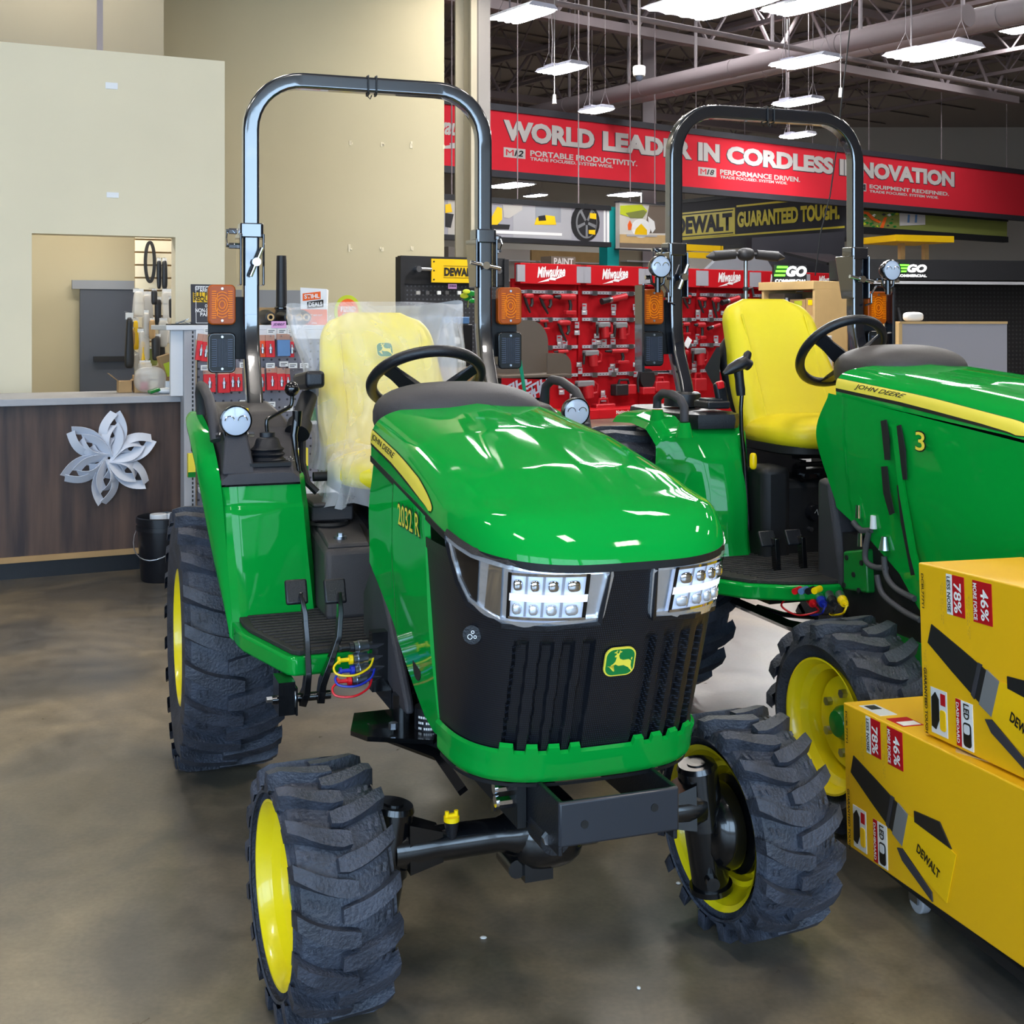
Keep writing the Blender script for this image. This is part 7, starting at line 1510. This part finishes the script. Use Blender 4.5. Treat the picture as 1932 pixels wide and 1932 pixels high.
# lit brand bays at the right
PE = Plane(1568, 17.5, 12); t = PE.thing('black_bay', 'black pegboard bay under the lit signs at the right', 'display', 0); z_h0, z_h1 = PE.rect(1650, 529, 1651, 530)[1], PE.rect(1650, 492, 1651, 493)[1]; w_ = PE.s_(1960)
b = MB(); b.bx(0, w_, 0, .06, 0, z_h1); b.obj('pegboard', 'ego_peg', t); b = MB(); b.bx(-.02, w_, -.5, 0, z_h0, z_h1); b.obj('header', 'frame_black', t); b = MB(); b.bx(0, w_, -.5, -.48, z_h0-.06, z_h0-.02); b.obj('header_lip', 'shelf_grey', t); b = MB(); b.bx(0, w_, -.6, 0, 0, .2); b.obj('base', 'black_matte', t)
def ego(x0, x1, y0, y1, y2, P_, lab, post=False):
    s_, z_, w2, h2 = P_.rect(x0, y0, x1, y1); t = P_.thing('lit_sign', lab, 'lit sign', s_, 0, z_-h2/2, 'lit green and white signs'); e = w2*.33
    b = MB()
    for k in range(3): b.M = face_M(-w2/2+e*.5, -.01, h2*(.12+.38*k)); b.prism([(-e*.5+.02*k, -h2*.1), (e*.42+.02*k, -h2*.1), (e*.46+.02*k, h2*.1), (-e*.46+.02*k, h2*.1)], 0, .03)
    b.obj('green_bars', 'ego_green', t)
    text('sign_letters', 'GO', 'ego_white', t, face_M(w2*.17, -.02, h2*.5), w2*.62, h2*1.0, .05, .2)
    if y2: text('sign_letters', 'COMMERCIAL', 'ego_white', t, face_M(0, -.02, -h2*.42), w2*.96, h2*.32, .03)
    b = MB(); b.bx(-w2/2, w2/2, .0, .06, -h2*.6, h2*1.1); b.obj('sign_back', 'frame_black', t)
    if post: b = MB(); b.bx(-w2*.4, w2*.4, .01, .05, -(z_-h2/2), -h2*.6); b.obj('sign_stand', 'black_matte', t)
q = PE.back(-.52)
ego(1689, 1748, 499, 514, 1, q, 'lit sign at the right edge above the black bay'); ego(1582, 1640, 497, 518, 0, q, 'lit sign half hidden by the second tractor right post')
ego(1460, 1522, 502, 522, 1, Plane(1490, 18.5, 12), 'bright lit sign standing behind the plywood cabinet', True)
for k, (x0, y0, x1, y1, lab) in enumerate(((1668, 560, 1690, 640, 'black hanging tool right of the amber signal on the black bay'), (1690, 580, 1712, 660, 'black hanging blower beside the first in the black bay'))):
    q = PE.back(-.2); s_, z_, w2, h2 = q.rect(x0, y0, x1, y1); t = q.thing('hanging_tool', lab, 'power tool', s_, 0, z_-h2/2); b = MB(); b.tube([(-w2*.3, 0, h2), (0, 0, h2*.6), (w2*.1, 0, .0)], .04, 10, rad=[.7, 1, 1.6]); b.obj('body', 'tool_black', t, smooth=60); b = MB(); b.box(0, -.06, h2*.35, .07, .02, .09); b.obj('tool_label', 'shelf_grey', t); b = MB(); b.box(w2*.2, -.06, h2*.15, .05, .02, .12); b.obj('green_mark', 'lime', t)
PV = Plane(1697, 10.5, 8); s_, z_, w2, h2 = PV.rect(1697, 611, 1900, 660); t = PV.thing('grey_counter', 'grey counter with plywood edge behind the second tractor hood', 'counter', 0); zt1 = z_+h2/2; b = MB(); b.bx(0.02, w2, 0, .5, 0, zt1); b.obj('panel', 'tag_grey', t); b = MB(); b.bx(-.01, .02, -.01, .5, 0, zt1+.01); b.bx(0, w2, -.01, .5, zt1, zt1+.02); b.obj('edge', 'plywood', t)
s_, z_, w2, h2 = PV.rect(1716, 592, 1750, 610); t = PV.thing('seed_packet', 'small white packet standing on the grey counter', 'packet', s_, -.1, zt1+.02); b = MB(); b.ell((0, 0, h2*.5), (w2*.5, .06, h2*.5), 16, 10, .6, .6); b.obj('packet', 'sticker_white', t, smooth=60)
# yellow shelf at the right edge
PU = Plane(1690, 24, 20); s_, z_, w2, h2 = PU.rect(1690, 444, 1800, 456); t = PU.thing('yellow_shelf', 'yellow edged shelf top at the right edge below the picture sign', 'shelf', 0, 0, 0); b = MB(); b.bx(0, w2, 0, 1.2, z_-h2/2, z_+h2/2); b.obj('shelf_top', 'dewalt_yellow', t)
for x in (.5, w2-.3): b = MB(); b.bx(x, x+.1, .5, .6, 0, z_-h2/2); b.obj('shelf_post', 'plywood', t)
# specks of litter on the floor
for k, (px, py, lab) in enumerate(((912, 1771, 'tiny pale chip on the floor between the front wheels'), (1280, 1668, 'tiny crumb on the floor near the right front wheel'), (1205, 1866, 'scuffed pale flake on the floor near the bottom edge'))):
    Y = F*CH/(py-HY); p = W(px, py, Y); t = thing('floor_debris', lab, 'debris', (p.x, p.y, 0)); b = MB(); b.ell((0, 0, .003), (.009-.002*k, .007, .003), 8, 6); b.obj('chip', 'sticker_white', t)
